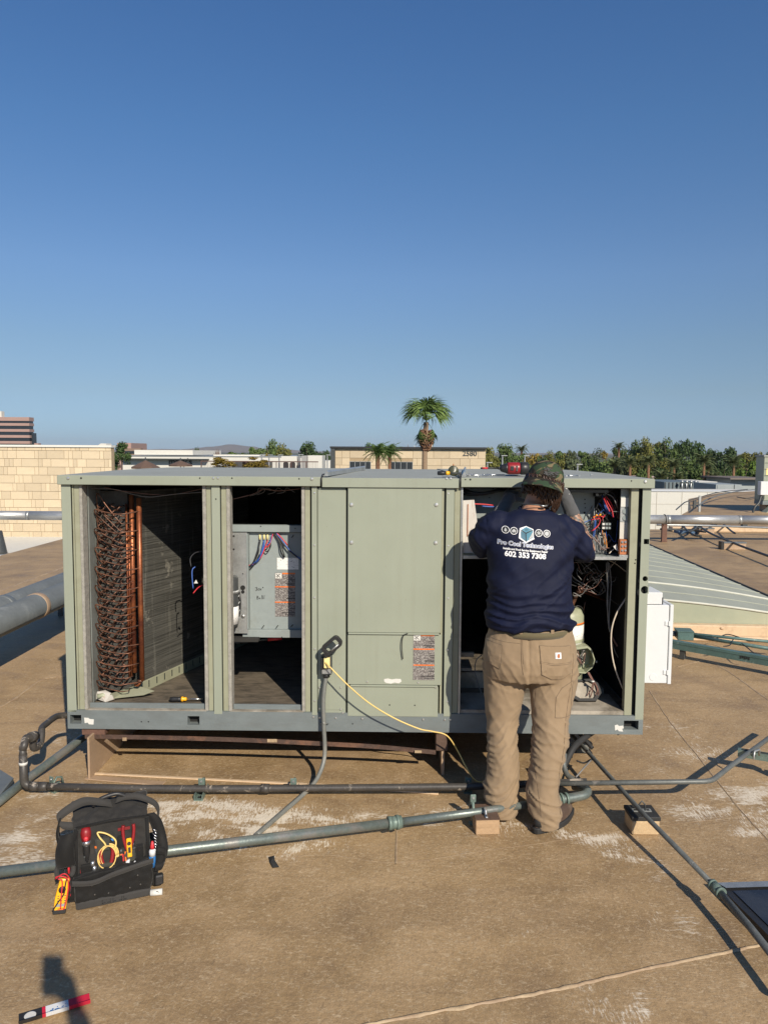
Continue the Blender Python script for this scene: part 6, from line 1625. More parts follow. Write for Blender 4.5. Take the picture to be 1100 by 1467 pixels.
# strut crossing under the conduit at the right edge
t = thing('strut_channel', 'short green strut channel crossing under the conduit at the right edge', 'strut channel', tuple(G(1085, 1108)), 0)
a, b = G(1056, 1082, .095), G(1125, 1094, .095); d = b - a; an = math.atan2(d.y, d.x)
MB(Matrix.Translation(a) @ Matrix.Rotation(an, 4, 'Z')).box((0, -.02, 0), (d.length, .02, .038)).build('channel', M['fitting'], t)
MB(Matrix.Translation(a) @ Matrix.Rotation(an, 4, 'Z')).box((0.02, -.012, .0382), (d.length, .012, .04)).build('channel_slot', M['gap'], t)
for k in (.25, d.length - .05): MB(Matrix.Translation(a) @ Matrix.Rotation(an, 4, 'Z')).box((k, -.015, -.095), (k + .03, .015, -.0005)).build('leg', M['rust2'], t)
q = G(1083, 1080, .15); MB().tube([q + Vector((-.03, -.03, -.02)), q + Vector((-.02, -.015, .02)), q + Vector((.02, .01, .02)), q + Vector((.03, .03, -.02))], .006, 6).build('clamp', M['galv'], t)
# grey sheet at the left edge
q = [G(-40, 1098, .06), G(-4, 1102, .06), G(20, 1117, .05), G(2, 1140, .04), G(-40, 1175, .04)]
o = MB().add(q, [tuple(range(5))]).build('grey_flashing', M['duct'], solid=.02); solo(o, 'flat grey sheet metal piece cut by the left picture edge', 'sheet metal')

# ------------------------------------------------ things to the right and behind
# skylight: low translucent barrel vault
M['sky_panel'] = mat('translucent_skylight', (.345, .36, .295), .85, var=.10, vs=1.2, bump=.05, dirt=(.28, .29, .235), da=.5, ds=1.6, stretch=(1, .2, 1))
M['rib'] = mat('pale_rib', (.50, .50, .43), .6)
M['sky_end'] = mat('skylight_end_panel', (.30, .32, .235), .4, var=.08, vs=1.0, bump=.05, dirt=(.44, .42, .29), da=.5, ds=.9)
cxs, fy, ang = 1.92, 7.20, R(4)
sk = thing('barrel_skylight', 'long low translucent barrel skylight on a tan curb behind the white box', 'skylight', (cxs, fy, 0), -ang)
T = WM[sk.name]
def arc_z(x): return .385 - .0394 * x * x
HWID = 2.42
LS = 7.0
npan = 13; step = LS / npan
mb = None
for i in range(npan):
    y0_, y1_ = i * step, (i + 1) * step
    m_ = MB(T); m_.sheet(lambda a, b: (-HWID + 2 * HWID * a, y0_ + .002 + (y1_ - y0_ - .004) * b, arc_z(-HWID + 2 * HWID * a)), 30, 1, False); m_.build('glazing_panel', M['sky_panel'], sk)
    r_ = MB(T); rr_ = .012 if i in (0, 2) else .005
    r_.tube([(-HWID + 2 * HWID * k / 24, y0_, arc_z(-HWID + 2 * HWID * k / 24) + rr_ * .6) for k in range(25)], rr_, 8); r_.build('glazing_rib', M['rib'] if i in (0, 2) else M['sky_panel'], sk)
prof = [(-HWID, .14)] + [(-HWID + 2 * HWID * k / 24, arc_z(-HWID + 2 * HWID * k / 24) - .008) for k in range(25)] + [(HWID, .14)]
MB(T).prism(prof, 'y', .0, .012).build('end_panel', M['sky_end'], sk); MB(T).prism(prof, 'y', LS - .01, LS).build('end_panel', M['sky_end'], sk)
MB(T).box((-HWID - .06, -.10, 0), (HWID + .06, -.0005, .145)).build('curb', M['curb_light'], sk, bevel=.01)
MB(T).box((-HWID - .06, -.16, .0), (HWID + .06, -.101, .05)).build('curb_foot', M['curb_light'], sk, bevel=.012)
MB(T).box((HWID + .001, 0, 0), (HWID + .06, LS, .15)).build('curb', M['curb_light'], sk); MB(T).box((-HWID - .06, 0, 0), (-HWID - .001, LS, .15)).build('curb', M['curb_light'], sk)
MB(T).box((-HWID - .06, LS + .001, 0), (HWID + .06, LS + .08, .15)).build('curb', M['curb_light'], sk)
MB(T).cyl((HWID + .03, 0, .158), (HWID + .03, LS, .158), .012, seg=8).build('edge_trim', M['darkgrey'], sk)
for x in (.2, .75, 1.3, 1.85): MB(T).ball((x + .6, -.103, .12), (.022, .01, .012), 8).build('coating_bump', M['curb_light'], sk)

# green strut rack with junction box and conduits on the right
ra = G(955, 921, .12); rb_ = G(1150, 956, .12)
t = thing('green_strut_rail', 'long green painted strut rail right of the white box', 'strut rail', tuple(G(1030, 950)))
d = rb_ - ra; an = math.atan2(d.y, d.x); Tr = Matrix.Translation(ra) @ Matrix.Rotation(an, 4, 'Z')
MB(Tr).box((-.3, -.03, -.035), (d.length, .03, .035)).build('rail', M['strut'], t)
MB(Tr).box((-.3, -.033, .014), (d.length, -.0302, .020)).build('rail_fold', M['strut'], t)
for k in range(0): pass
for x in (.12, .9, 1.6): MB(Tr).box((x, -.02, -.115), (x + .04, .02, -.0355)).build('foot', M['darkgrey'], t)
for (x, s_) in ((.62, .09), (1.22, .05)):
    w_ = MB(Tr)
    for k in range(5): w_.box((x + k * .016, -.0338, -.012 + (k % 2) * .006), (x + k * .016 + .009, -.0303, .012))
    w_.build('stencil_mark', M['black'], t)
for (a, b, z, r, lab) in (((958, 905), (1130, 922), .15, .013, 'upper thin green conduit behind the strut rail'), ((985, 910), (1130, 934), .13, .016, 'lower green conduit just behind the strut rail')):
    pipe('thin_conduit', [G(a[0], a[1], z), G(b[0], b[1], z)], r, M['strut'], lab, 'conduit')
jb = thing('junction_box', 'green painted junction box on the conduit right of the white box', 'junction box', tuple(G(980, 916, .10)), -.15); T = WM[jb.name]
MB(T).box((-.07, -.04, 0), (.07, .10, .075)).build('box', M['strut'], jb, bevel=.004)
MB(T).box((-.074, -.044, .0755), (.074, .104, .084)).build('lid', M['strut'], jb, bevel=.002)
for x in (-.115, .0745): MB(T).cyl((x, .02, .04), (x + .04, .02, .04), .02, seg=10).build('connector', M['pipe'], jb)
for i, pts in enumerate([[(1025, 915), (1040, 909), (1055, 912), (1070, 918), (1086, 919)], [(1062, 922), (1070, 928), (1080, 936), (1090, 938)], [(1050, 915), (1045, 924), (1036, 926)]]):
    o = MB().tube(smooth_path([G(x, y, .14) for x, y in pts], 6), .005, 6).build('loose_wire', M['blackwire']); solo(o, ['arched loose wire above the green conduits', 'short loose wire curling by the strut rail end', 'small loose wire hanging between the green conduits'][i], 'wire')
bh = MB()
for i in range(60):
    a = G(1030 + random.random() * 38, 911 - random.random() * 4, .0); bh.tube([a, a + Vector((random.uniform(-.06, .06), random.uniform(-.03, .03), random.uniform(.01, .05)))], .003, 4)
o = bh.build('dry_debris', M['rust'], kind='stuff')

# far roof: second hvac unit at the right edge, its white box, blocks, conduits
g = G(1093, 733)
u2 = thing('far_hvac_unit', 'sage hvac unit cut by the right picture edge on the far roof', 'hvac unit', (g.x, g.y, 0), .02); T = WM[u2.name]
zt2 = P(1095, 652, g.y).z
MB(T).box((-.05, 0, .35), (2.2, .5, zt2 - .05)).build('cabinet', M['unit'], u2, bevel=.01); MB(T).box((-.08, -.03, zt2 - .049), (2.23, .53, zt2)).build('lid_panel', M['lid'], u2)
MB(T).box((-.05, -.02, .22), (2.2, .5, .349)).build('base_rail', M['rail'], u2); MB(T).box((.1, .1, 0), (2.0, .45, .219)).build('curb', M['curb'], u2)
for k in range(3): MB(T).box((-.03, -.012, zt2 - .25 - .2 * k), (.5, -.001, zt2 - .24 - .2 * k)).build('panel_seam', M['gap'], u2)
MB(T).box((.02, -.012, zt2 - .62), (.3, -.001, zt2 - .42)).build('label', M['yellowtip'], u2)
MB(T).prism([(-.1, .0), (.5, 0), (.5, .3), (.25, .3)], 'y', -.35, -.05).build('sloping_hood', M['unit'], u2)
g2 = P(1090, 709, g.y - .3)
t = thing('white_switch_box', 'small white switch box in front of the far hvac unit', 'electrical box', (g2.x, g.y - .3, g2.z), 0); T = WM[t.name]
MB(T).box((-.08, -.1, 0), (.35, .1, .42)).build('cabinet', M['white'], t, bevel=.01); MB(T).lathe([(.0, -.02), (.04, -.02), (.04, 0)], (.24, -.101, .15), 10, axis='y').build('handle', M['black'], t)
MB(T).tube(smooth_path([(.0, 0, .0), (-.1, -.05, -.25), (-.25, -.1, -.4), (-.3, -.1, -.75), (-.15, -.1, -.9)], 6), .035, 8).build('cable_whip', M['darkgrey'], t)
# low dark curb rail on the far roof with a post
t = thing('far_roof_support', 'grey post and bracket on the far roof beyond the silver pipe', 'pipe support', tuple(G(1001, 733)), 0); T = WM[t.name]
MB(T).box((-.03, -.03, 0), (.03, .03, .5)).build('post', M['galv'], t); MB(T).box((-.2, -.04, .1), (-.12, .04, .35)).build('bracket', M['darkgrey'], t); MB(T).box((-.2, -.02, .25), (.05, .02, .29)).build('arm', M['darkgrey'], t)
def rc(pts, r, m, lab, z=.08, cat='conduit', n=6): 
    o = MB().tube(smooth_path([G(x, y, z) for x, y in pts], n), r, 8).build('roof_conduit', M[m]); return solo(o, lab, cat)
rc([(1100, 700), (1062, 703), (1035, 708), (1012, 716), (1001, 724)], .022, 'duct', 'grey conduit curving over the far roof to the post', .25)
rc([(1070, 701), (1030, 705), (1000, 713), (982, 719), (975, 724), (968, 730)], .02, 'darkgrey', 'dark conduit following the edge of the far roof', .12)
rc([(1055, 712), (1068, 714), (1080, 712), (1092, 709)], .02, 'darkgrey', 'thin bent conduit left of the white switch box', .1)
rc([(1040, 742), (1012, 758)], .02, 'darkgrey', 'short conduit leaning down below the silver pipe', .12)
rc([(990, 742), (1010, 760), (1050, 778), (1120, 804)], .022, 'black', 'long black conduit crossing the roof behind the skylight', .13)
rc([(940, 752), (1010, 753), (1120, 757)], .022, 'galv', 'thin pale conduit parallel below the silver pipe', .18)
rc([(945, 758), (985, 759), (1010, 762)], .022, 'darkgrey', 'dark conduit in the cluster under the silver pipe', .12)
rc([(972, 744), (980, 756), (992, 766), (1004, 768)], .022, 'darkgrey', 'crooked dark conduit inside the cluster', .12)
rc([(1000, 744), (996, 757), (984, 762), (975, 766)], .02, 'darkgrey', 'crossing dark conduit inside the cluster', .15)
rc([(1028, 742), (1037, 752), (1046, 760), (1052, 764)], .02, 'darkgrey', 'dark conduit at the right end of the cluster', .15)
rc([(942, 747), (990, 746), (1030, 748)], .02, 'galv', 'pale conduit at the top of the cluster', .2)
for (x, y, w_, lab) in ((1010, 765, .34, 'pale block under the long black conduit, nearer the silver pipe'), (1050, 787, .42, 'lone pale block with a dark left end under the long black conduit'), (1065, 755, .12, 'small dark bracket on the thin pale conduit')):
    c = G(x, y); t = thing('roof_block', lab, 'pipe block', tuple(c), 0, 'blocks carrying conduits on the far roof'); T = WM[t.name]
    MB(T).box((-w_ / 2, -.06, 0), (w_ / 2, .06, .12)).build('block', M['curb'] if w_ > .2 else M['darkgrey'], t, bevel=.005); MB(T).box((-w_ / 2 - .005, -.065, .1205), (w_ / 2 + .005, .065, .14)).build('cap', M['duct'], t)
    if w_ > .4: MB(T).box((-w_ / 2 - .05, -.065, 0), (-w_ / 2 - .002, .065, .15)).build('end_piece', M['black'], t)
o = MB().box((P(958, 752, 17.2).x, 17.0, 0), (P(1130, 752, 17.2).x, 17.25, .11)).build('low_curb', M['curb_light'], bevel=.01); solo(o, 'long low pale curb behind the silver pipe at right', 'curb')
o = MB().box((G(945, 757).x, 16.6, 0.001), (G(975, 757).x, 16.9, .05)).build('blue_tarp', mat('blue_grey_sheet', (.06, .12, .21), .6)); solo(o, 'flat dark blue sheet lying under the pipe cluster', 'sheet')

# dark glazed panel at the right bottom
A_ = G(1026, 1266, .04); d1_ = (G(1160, 1262, .04) - A_).normalized() * 1.1; d2_ = (G(1106, 1346, .04) - A_).normalized() * 1.1
q = [A_, A_ + d1_, A_ + d1_ + d2_, A_ + d2_]
sp2 = thing('dark_skylight', 'dark glossy flat panel cut by the lower right picture edge', 'flat skylight', tuple((q[0] + q[2]) / 2 - Vector((0, 0, .04))))
n = 4; mbq = MB(); mbq.add([tuple(v) for v in q] + [(v.x, v.y, 0) for v in q], [(0, 1, 2, 3), (0, 4, 5, 1), (1, 5, 6, 2), (2, 6, 7, 3), (3, 7, 4, 0)]); mbq.build('frame', M['black'], sp2)
ce = (q[0] + q[1] + q[2] + q[3]) / 4
qi = [q[0] + Vector((.04, -.055, 0)), q[1] + Vector((-.02, -.055, 0)), q[2] + Vector((-.03, .03, 0)), q[3] + Vector((.03, .03, 0))]
MB().add([(v.x, v.y, .044) for v in qi], [(0, 1, 2, 3)]).build('dark_glass', mat('dark_tinted_panel', (.018, .021, .028), .22, var=.3, vs=5, bump=.02, dirt=(.08, .08, .08), da=.5, ds=2.5), sp2)
MB().add([(q[0].x, q[0].y, .045), (q[1].x, q[1].y, .045), (q[1].x, q[1].y - .04, .047), (q[0].x + .02, q[0].y - .04, .047)], [(0, 3, 2, 1)]).build('metal_strip', M['galv'], sp2)

# litter
q = thing('paper_cap', 'small white printed tube lying beside the tool bag', 'paper tube', tuple(G(224, 1283)), .1); T = WM[q.name]
MB(T).cyl((-.022, 0, .013), (.024, .004, .013), .0125, seg=14).build('tube', M['paper'], q); 
mb = MB(T)
for k in range(4): mb.cbox((.006 + .004 * (k % 2), -.0075 + .0 * k, .0215 - .003 * k), (.008, .002, .0016))
mb.build('print_mark', M['black'], q)
q = MB().add([G(385, 1228, .004), G(393, 1226, .02), G(394, 1233, .012), G(400, 1242, .003), G(391, 1243, .006), G(388, 1235, .015)], [(0, 1, 2, 3, 4, 5)]).build('black_scrap', M['rubber'], solid=.003); solo(q, 'small twisted black plastic scrap on the roof below the green conduit', 'plastic scrap')
# folded red white black card at the bottom left
c = G(92, 1452); t = thing('folded_card', 'folded red, white and black card lying in the photographer shadow', 'folded card', tuple(c), .46); T = WM[t.name] @ Matrix.Scale(.86, 4)
def fold(x0, x1, m, nm, off=0):
    mb = MB(T); mb.add([(x0, .052, .012), (x1, .052, .012), (x1, .008, .006), (x0, .008, .006), (x0, -.004, .012), (x1, -.004, .012), (x0, -.010, .030), (x1, -.010, .030)], [(0, 3, 2, 1), (3, 4, 5, 2), (4, 6, 7, 5)]); return mb.build(nm, m, t, solid=.0012)
crd = mat('red_card', (.52, .018, .045), .45, var=.05, bump=.03)
fold(-.150, -.072, M['black'], 'black_panel'); fold(-.0718, -.060, crd, 'red_band'); pw = fold(-.0598, .018, M['white'], 'white_panel'); fold(.0182, .092, crd, 'red_panel')
lg_ = MB(T @ Matrix.Translation((-.112, .026, .0135))); lg_.lathe([(.0175, 0), (.0205, 0), (.0205, .0008), (.0175, .0008)], seg=24); lg_.build('round_emblem', M['paper'], t)
MB(T @ Matrix.Translation((-.112, .026, .0136))).add([(-.012, -.012, 0), (-.002, -.016, 0), (.006, -.006, 0), (.012, .004, 0), (.004, .003, 0), (.002, .013, 0), (-.005, .003, 0), (-.012, .006, 0), (-.007, -.004, 0)], [tuple(range(9))]).build('emblem_mark', M['paper'], t)
mb = MB(T)
for k, (x, y, w_) in enumerate([(-.04, .020, .012), (-.022, .020, .016), (-.002, .024, .008), (-.02, .030, .004), (.008, .034, .003), (-.036, .026, .006), (-.01, .016, .01)]):
    mb.cbox((x, y, .0125 + .0), (w_, .0035, .001))
mb.build('print_mark', M['blueplastic'], t)
# ---------------------------------------------------------------- people
def remesh(mb, voxel, smooth=6, fac=.5):
    me = bpy.data.meshes.new('tmp'); me.from_pydata(mb.v, [], mb.f); me.validate()
    o = bpy.data.objects.new('tmp', me); COL.objects.link(o)
    r = o.modifiers.new('r', 'REMESH'); r.mode = 'VOXEL'; r.voxel_size = voxel
    if smooth:
        s = o.modifiers.new('s', 'SMOOTH'); s.factor = fac; s.iterations = smooth
    dg = bpy.context.evaluated_depsgraph_get(); out = bpy.data.meshes.new_from_object(o.evaluated_get(dg))
    bpy.data.objects.remove(o); bpy.data.meshes.remove(me); return out
def displace(me, fn):
    n = len(me.vertices); co = np.empty(n * 3, np.float32); me.vertices.foreach_get('co', co); co = co.reshape(-1, 3)
    no = np.empty(n * 3, np.float32); me.vertex_normals.foreach_get('vector', no); no = no.reshape(-1, 3)
    d = np.array([fn(Vector(c), nn) for c, nn in zip(co, no)], np.float32)
    co = co + no * d[:, None]; me.vertices.foreach_set('co', co.ravel()); me.update()
def cloth(me, name, m, parent):
    n = len(me.vertices); inv = WM[parent.name].inverted(); me.transform(inv)
    me.materials.clear(); me.materials.append(m)
    me.polygons.foreach_set('use_smooth', [True] * len(me.polygons)); me.name = name
    o = bpy.data.objects.new(name, me); COL.objects.link(o); o.parent = parent; WM[o.name] = WM[parent.name]; return o
def ringloft(mb, rings, n=36, ex=2.0):
    """rings of (centre, rx, ry) stacked from top to bottom"""
    vs, fs = [], []
    for c, rx, ry in rings:
        for k in range(n):
            a = 2 * math.pi * k / n; ca, sa = math.cos(a), math.sin(a)
            vs.append((c[0] + math.copysign(abs(ca) ** (2 / ex), ca) * rx, c[1] + math.copysign(abs(sa) ** (2 / ex), sa) * ry, c[2]))
    for i in range(len(rings) - 1):
        for k in range(n):
            k2 = (k + 1) % n; fs.append((i * n + k, i * n + k2, (i + 1) * n + k2, (i + 1) * n + k))
    fs.append(tuple(range(n))[::-1]); fs.append(tuple((len(rings) - 1) * n + k for k in range(n)))
    mb.add(vs, fs, True)
def PM(px, py, Y):
    k = min(1.0, max(0.0, (1110 - py) / 150.0)); return P(px, py, Y + .075 * k * k * (3 - 2 * k))
def rg(py, xl, xr, Y, ry):
    return (PM((xl + xr) / 2, py, Y), (xr - xl) / 2 * Y / F_PX, ry)
def limb(mb, pts, seg=16, n=6):
    c = smooth_path([p[0] for p in pts], n); rs = []
    for i in range(len(pts) - 1):
        for k in range(n): rs.append(pts[i][1] + (pts[i + 1][1] - pts[i][1]) * k / n)
    rs.append(pts[-1][1]); mb.tube(c, rs, seg); mb.ball(c[0], rs[0] * .98, 12); mb.ball(c[-1], rs[-1] * .98, 12)
def hand(mb, W, d, nrm, curl=(.5, .6, .5), grow=0.0, thumb=1, ln=1.0):
    """palm and five fingers; d points along the fingers, nrm out of the palm side"""
    d = d.normalized(); s = d.cross(nrm).normalized(); nrm = s.cross(d).normalized()
    g = grow
    for k in range(4):
        o = (k - 1.5) * .0205
        kn = W + d * (.088 - abs(k - 1.2) * .004) * ln + s * o - nrm * .002
        mb.tube([W + s * o * .55, W + d * .045 * ln + s * o * .85, kn], [.015 + g, .0145 + g, .0115 + g], 10); mb.ball(kn, .0115 + g, 8)
        p, dd = kn, d.copy(); L = (.043, .027, .021); sc_ = (.92, 1.0, .95, .78)[k] if thumb > 0 else (.78, .95, 1.0, .92)[k]
        for j in range(3):
            ang = curl[j] * (1 + .08 * (k - 1.5)); dd = (Matrix.Rotation(ang, 3, s * -1) @ dd) if (Matrix.Rotation(ang, 3, s * -1) @ dd).dot(nrm) > dd.dot(nrm) else (Matrix.Rotation(ang, 3, s) @ dd)
            q = p + dd * L[j] * sc_ * ln; r0, r1 = (.0098 - j * .0010 + g, .0090 - j * .0010 + g); mb.tube([p, q], [r0, r1], 8); mb.ball(q, r1, 8); p = q
    t0 = W + d * .022 * ln + s * (-.026 * thumb); dd = (d * .75 - s * thumb * .75 + nrm * .35).normalized(); p = t0; mb.ball(p, .015 + g, 8)
    for j, L in enumerate((.038, .030, .024)):
        q = p + dd * L * ln; mb.tube([p, q], [.0135 - j * .0018 + g, .0122 - j * .0018 + g], 8); mb.ball(q, .0118 - j * .0018 + g, 8); p = q; dd = (dd + d * .35 + nrm * .25).normalized()

M['skin'] = mat('bare_skin', (.40, .205, .13), .5, var=.10, vs=10, bump=.12, bs=120)  # one even skin colour with slight variation
def tattoo_mat():
    t = NT('tattooed_skin'); n = t.noise(38, None, 4, .6, 1.2); c = t.mix(t.ramp(n, .47, .53), (.33, .18, .115), (.075, .068, .058)); return t.done(c, .5)
def cloth_mat(name, col, var=.1, weave=600, rough=.85, fuzz=.3, dirt=None):
    t = NT(name); w = t.noise(weave, None, 2); n = t.noise(5, None, 5, .6)
    c = t.mix(1.0, col, t.ramp(n, .3, .7, 1 - var, 1 + var), 'MULTIPLY')
    if dirt: c = t.mix(t.ramp(t.noise(9, None, 5, .65), .56, .72, 0, .35), c, dirt)
    t.done(c, rough, 0, t.bump(w, .25, .002), .25); t.b.inputs['Sheen Weight'].default_value = fuzz; t.b.inputs['Sheen Roughness'].default_value = .5; return t.m
M['navy'] = cloth_mat('navy_jersey', (.0026, .0053, .0245), .2, 500, .75, .0); M['navy'].node_tree.nodes['Principled BSDF'].inputs['Specular IOR Level'].default_value = .3
M['duck'] = cloth_mat('tan_duck_canvas', (.262, .188, .116), .07, 420, .85, .1, (.20, .138, .086))
M['duck_stitch'] = cloth_mat('tan_seam', (.13, .088, .053), .1)
M['glove'] = cloth_mat('grey_work_glove', (.075, .076, .078), .15)
def camo_mat():
    t = NT('camouflage_cloth'); v = t.mapn((1, 1, 1.3))
    a = t.ramp(t.noise(10, v, 2, .5, .6), .47, .49); b = t.ramp(t.noise(12, t.mapn((1, 1, 1.4), (1, 2, .5)), 2, .5, .8), .52, .535); c_ = t.ramp(t.noise(15, t.mapn((1, 1, 1.5), (2, .3, 1.5)), 2, .5, .9), .58, .59)
    c = t.mix(a, (.052, .042, .030), (.035, .060, .032)); c = t.mix(b, c, (.022, .020, .016)); c = t.mix(c_, c, (.155, .125, .070))
    return t.done(c, .85, 0, t.bump(t.noise(500), .2, .002), .2)
M['camo'] = camo_mat()
M['hair'] = mat('dark_brown_curls', (.040, .019, .011), .42, var=.35, vs=40, bump=.2, bs=300)
M['bootsole'] = mat('black_boot_sole', (.020, .020, .020), .7, var=.2, bump=.3)
M['bootleather'] = mat('brown_boot_leather', (.075, .048, .034), .6, var=.25, vs=20, bump=.3, dirt=(.20, .15, .11), da=.5, ds=18)
M['belt'] = cloth_mat('olive_web_belt', (.12, .10, .055), .1)

man = thing('person', 'man in a navy work shirt and tan trousers reaching into the unit, seen from behind', 'person', tuple(G(765, 1175)))
# --- body, one continuous surface under the clothes
bb = MB()
Hc = PM(777, 691, 3.67)
Hrot = Matrix.Rotation(R(15), 4, 'Y') @ Matrix.Rotation(R(-14), 4, 'X') @ Matrix.Rotation(R(-10), 4, 'Z')
HM = Matrix.Translation(Hc) @ Hrot
bb.ball((0, 0, 0), (.074, .092, .105), 20, None); n0 = len(bb.v)
bb.v = [tuple(HM @ Vector(v)) for v in bb.v]
def hl(x, y, z): return HM @ Vector((x, y, z))
bb.tube([hl(0, .03, -.03), hl(0, .055, -.085), hl(0, .07, -.105)], [.055, .045, .028], 12)       # jaw
bb.tube([hl(0, .085, .012), hl(0, .108, -.018), hl(0, .10, -.030)], [.010, .014, .012], 8)       # nose
bb.tube([hl(-.03, .086, .022), hl(0, .092, .026), hl(.03, .086, .022)], .010, 8)                  # brow
bb.tube([hl(-.02, .092, -.058), hl(0, .098, -.056), hl(.02, .092, -.058)], .007, 6)              # lips
for s_ in (-1, 1): bb.ball(hl(s_ * .075, .005, -.01), (.010, .020, .030), 10)
limb(bb, [(hl(0, -.01, -.05), .056), (PM(766, 722, 3.655), .055), (PM(764, 738, 3.62), .072), (PM(764, 752, 3.59), .085)])
ringloft(bb, [rg(742, 715, 808, 3.60, .07), rg(760, 712, 815, 3.60, .09), rg(820, 705, 812, 3.58, .10), rg(880, 705, 812, 3.56, .10), rg(930, 702, 816, 3.56, .105), rg(962, 706, 812, 3.56, .09)])
limb(bb, [(PM(722, 950, 3.57), .085), (PM(720, 1050, 3.57), .06), (PM(720, 1150, 3.51), .042)]); limb(bb, [(PM(794, 950, 3.55), .085), (PM(787, 1050, 3.50), .06), (PM(783, 1165, 3.41), .042)])
LE, LWr = PM(690, 783, 3.76), PM(728, 716, 3.90)
RE, RWr = PM(841, 788, 3.72), PM(808, 709, 3.82)
limb(bb, [(PM(720, 758, 3.60), .046), (PM(700, 772, 3.64), .046), (LE, .044)]); limb(bb, [(LE, .044), (LE.lerp(LWr, .35), .043), (LWr, .028)])
limb(bb, [(PM(803, 760, 3.60), .046), (PM(820, 775, 3.62), .044), (RE, .042)]); limb(bb, [(RE, .042), (RE.lerp(RWr, .35), .042), (RE.lerp(RWr, .75), .031), (RWr, .027)])
Rd = Vector((-.10, .80, .42)); Ld = (PM(738, 700, 4.02) - LWr)
hand(bb, RWr, Rd, Vector((-.3, .3, -.9)), (.45, .7, .5), 0, -1); hand(bb, LWr, Ld, Vector((.3, .9, -.2)), (.35, .5, .4), 0, 1)
body = remesh(bb, .0055, 5)
bo = cloth(body, 'body', M['skin'], man)
bo.data.materials.append(tattoo_mat())
fa0, fa1 = RE, RWr
ax = (fa1 - fa0).normalized(); Lf = (fa1 - fa0).length; inv = WM[man.name]
for p in bo.data.polygons:
    c = inv @ p.center; t_ = (c - fa0).dot(ax)
    if -.05 < t_ < Lf + .02 and ((c - fa0) - ax * t_).length < .06: p.material_index = 1
for s_ in (-1, 1):
    MB().ball(hl(s_ * .030, .083, .004), .0115, 10).build('eye', M['white'], man)
# --- gloves and cuff
for W_, d_, nn, cu_, th, base, nm in ((RWr, Rd, Vector((-.3, .3, -.9)), (.45, .7, .5), -1, RE, 1), (LWr, Ld, Vector((.3, .9, -.2)), (.35, .5, .4), 1, LE, 0)):
    g_ = MB(); hand(g_, W_, d_, nn, cu_, .003, th)
    limb(g_, [(W_ + d_.normalized() * .02, .031), (W_, .033), (W_.lerp(base, .30), .0385), (W_.lerp(base, .36), .040)], 14)
    me = remesh(g_, .0045, 3); displace(me, lambda c, n_: .0018 * noise.noise(c * 55)); go = cloth(me, 'glove', M['glove'], man)
    if nm:
        pr = MB()
        for k in range(4):
            q = W_.lerp(base, -.12 + .10 * k) + Vector((.018, -.030, 0)); pr.cbox(q, (.009, .004, .004))
        pr.build('printed_mark', M['paper'], go)
# --- shirt
sb = MB()
ringloft(sb, [rg(730, 742, 785, 3.605, .062), rg(736, 724, 797, 3.60, .085), rg(743, 708, 808, 3.60, .100), rg(754, 698, 820, 3.60, .120), rg(770, 695, 828, 3.60, .135), rg(795, 697, 823, 3.59, .145), rg(820, 697, 819, 3.58, .148),
              rg(845, 697, 817, 3.57, .150), rg(865, 696, 818, 3.57, .152), rg(880, 695, 821, 3.565, .155), rg(889, 695, 822, 3.56, .157), rg(896, 697, 821, 3.56, .153)], 40, 2.25)
limb(sb, [(PM(714, 753, 3.60), .082), (PM(697, 765, 3.63), .079), (PM(690, 779, 3.70), .072), (PM(690, 778, 3.79), .060)])
limb(sb, [(PM(808, 756, 3.60), .068), (PM(822, 770, 3.61), .066), (PM(829, 785, 3.64), .066), (PM(836, 791, 3.70), .062)])
sme_ = remesh(sb, .0065, 7)
YBK = {}
def shirt_fold(c, n_):
    back = max(0.0, min(1.0, -n_[1] * 1.2 + .25))
    hem = max(0.0, min(1.0, (1.24 - c.z) / .24))          # lower back gathers
    sh = max(0.0, min(1.0, (c.z - 1.30) / .2))
    x = c.x - .68
    d = 0.0
    q = noise.noise(Vector((x * 2.2 + 1.7 * (c.z - 1), c.y * 2, c.z * 22 + 4.5 * noise.noise(Vector((x * 3, 5, c.z * 3))))))
    d += (abs(q) ** .8 * -1 + .35) * .040 * hem * hem
    q2 = noise.noise(Vector((x * 9 + 3, c.y * 4, (c.z + abs(x) * .9) * 9)))
    d += q2 * .008 * (1 - hem * .5)
    # drapes from the arm pits towards the middle of the back
    for sx in (-1, 1):
        ax_ = x * sx
        if ax_ > .02:
            t_ = (c.z - 1.30) - (ax_ - .19) * .8
            d += .007 * math.sin(t_ * 46 + noise.noise(c * 5) * 3) * math.exp(-(t_ * 5) ** 2) * min(1, ax_ * 5)
    if abs(x) > .17: d += .007 * noise.noise(Vector((c.x * 10, c.y * 26, c.z * 26 + x * 30)))
    d += .0015 * noise.noise(c * 30)
    dd_ = noise.noise(Vector((x * 4 + 9, c.y, (c.z - x * .7) * 13)))
    d += (max(0, 1 - abs(dd_) * 3.2) ** 2 - .2) * .008 * max(0, min(1, (1.32 - c.z) / .25))
    return d
displace(sme_, shirt_fold)
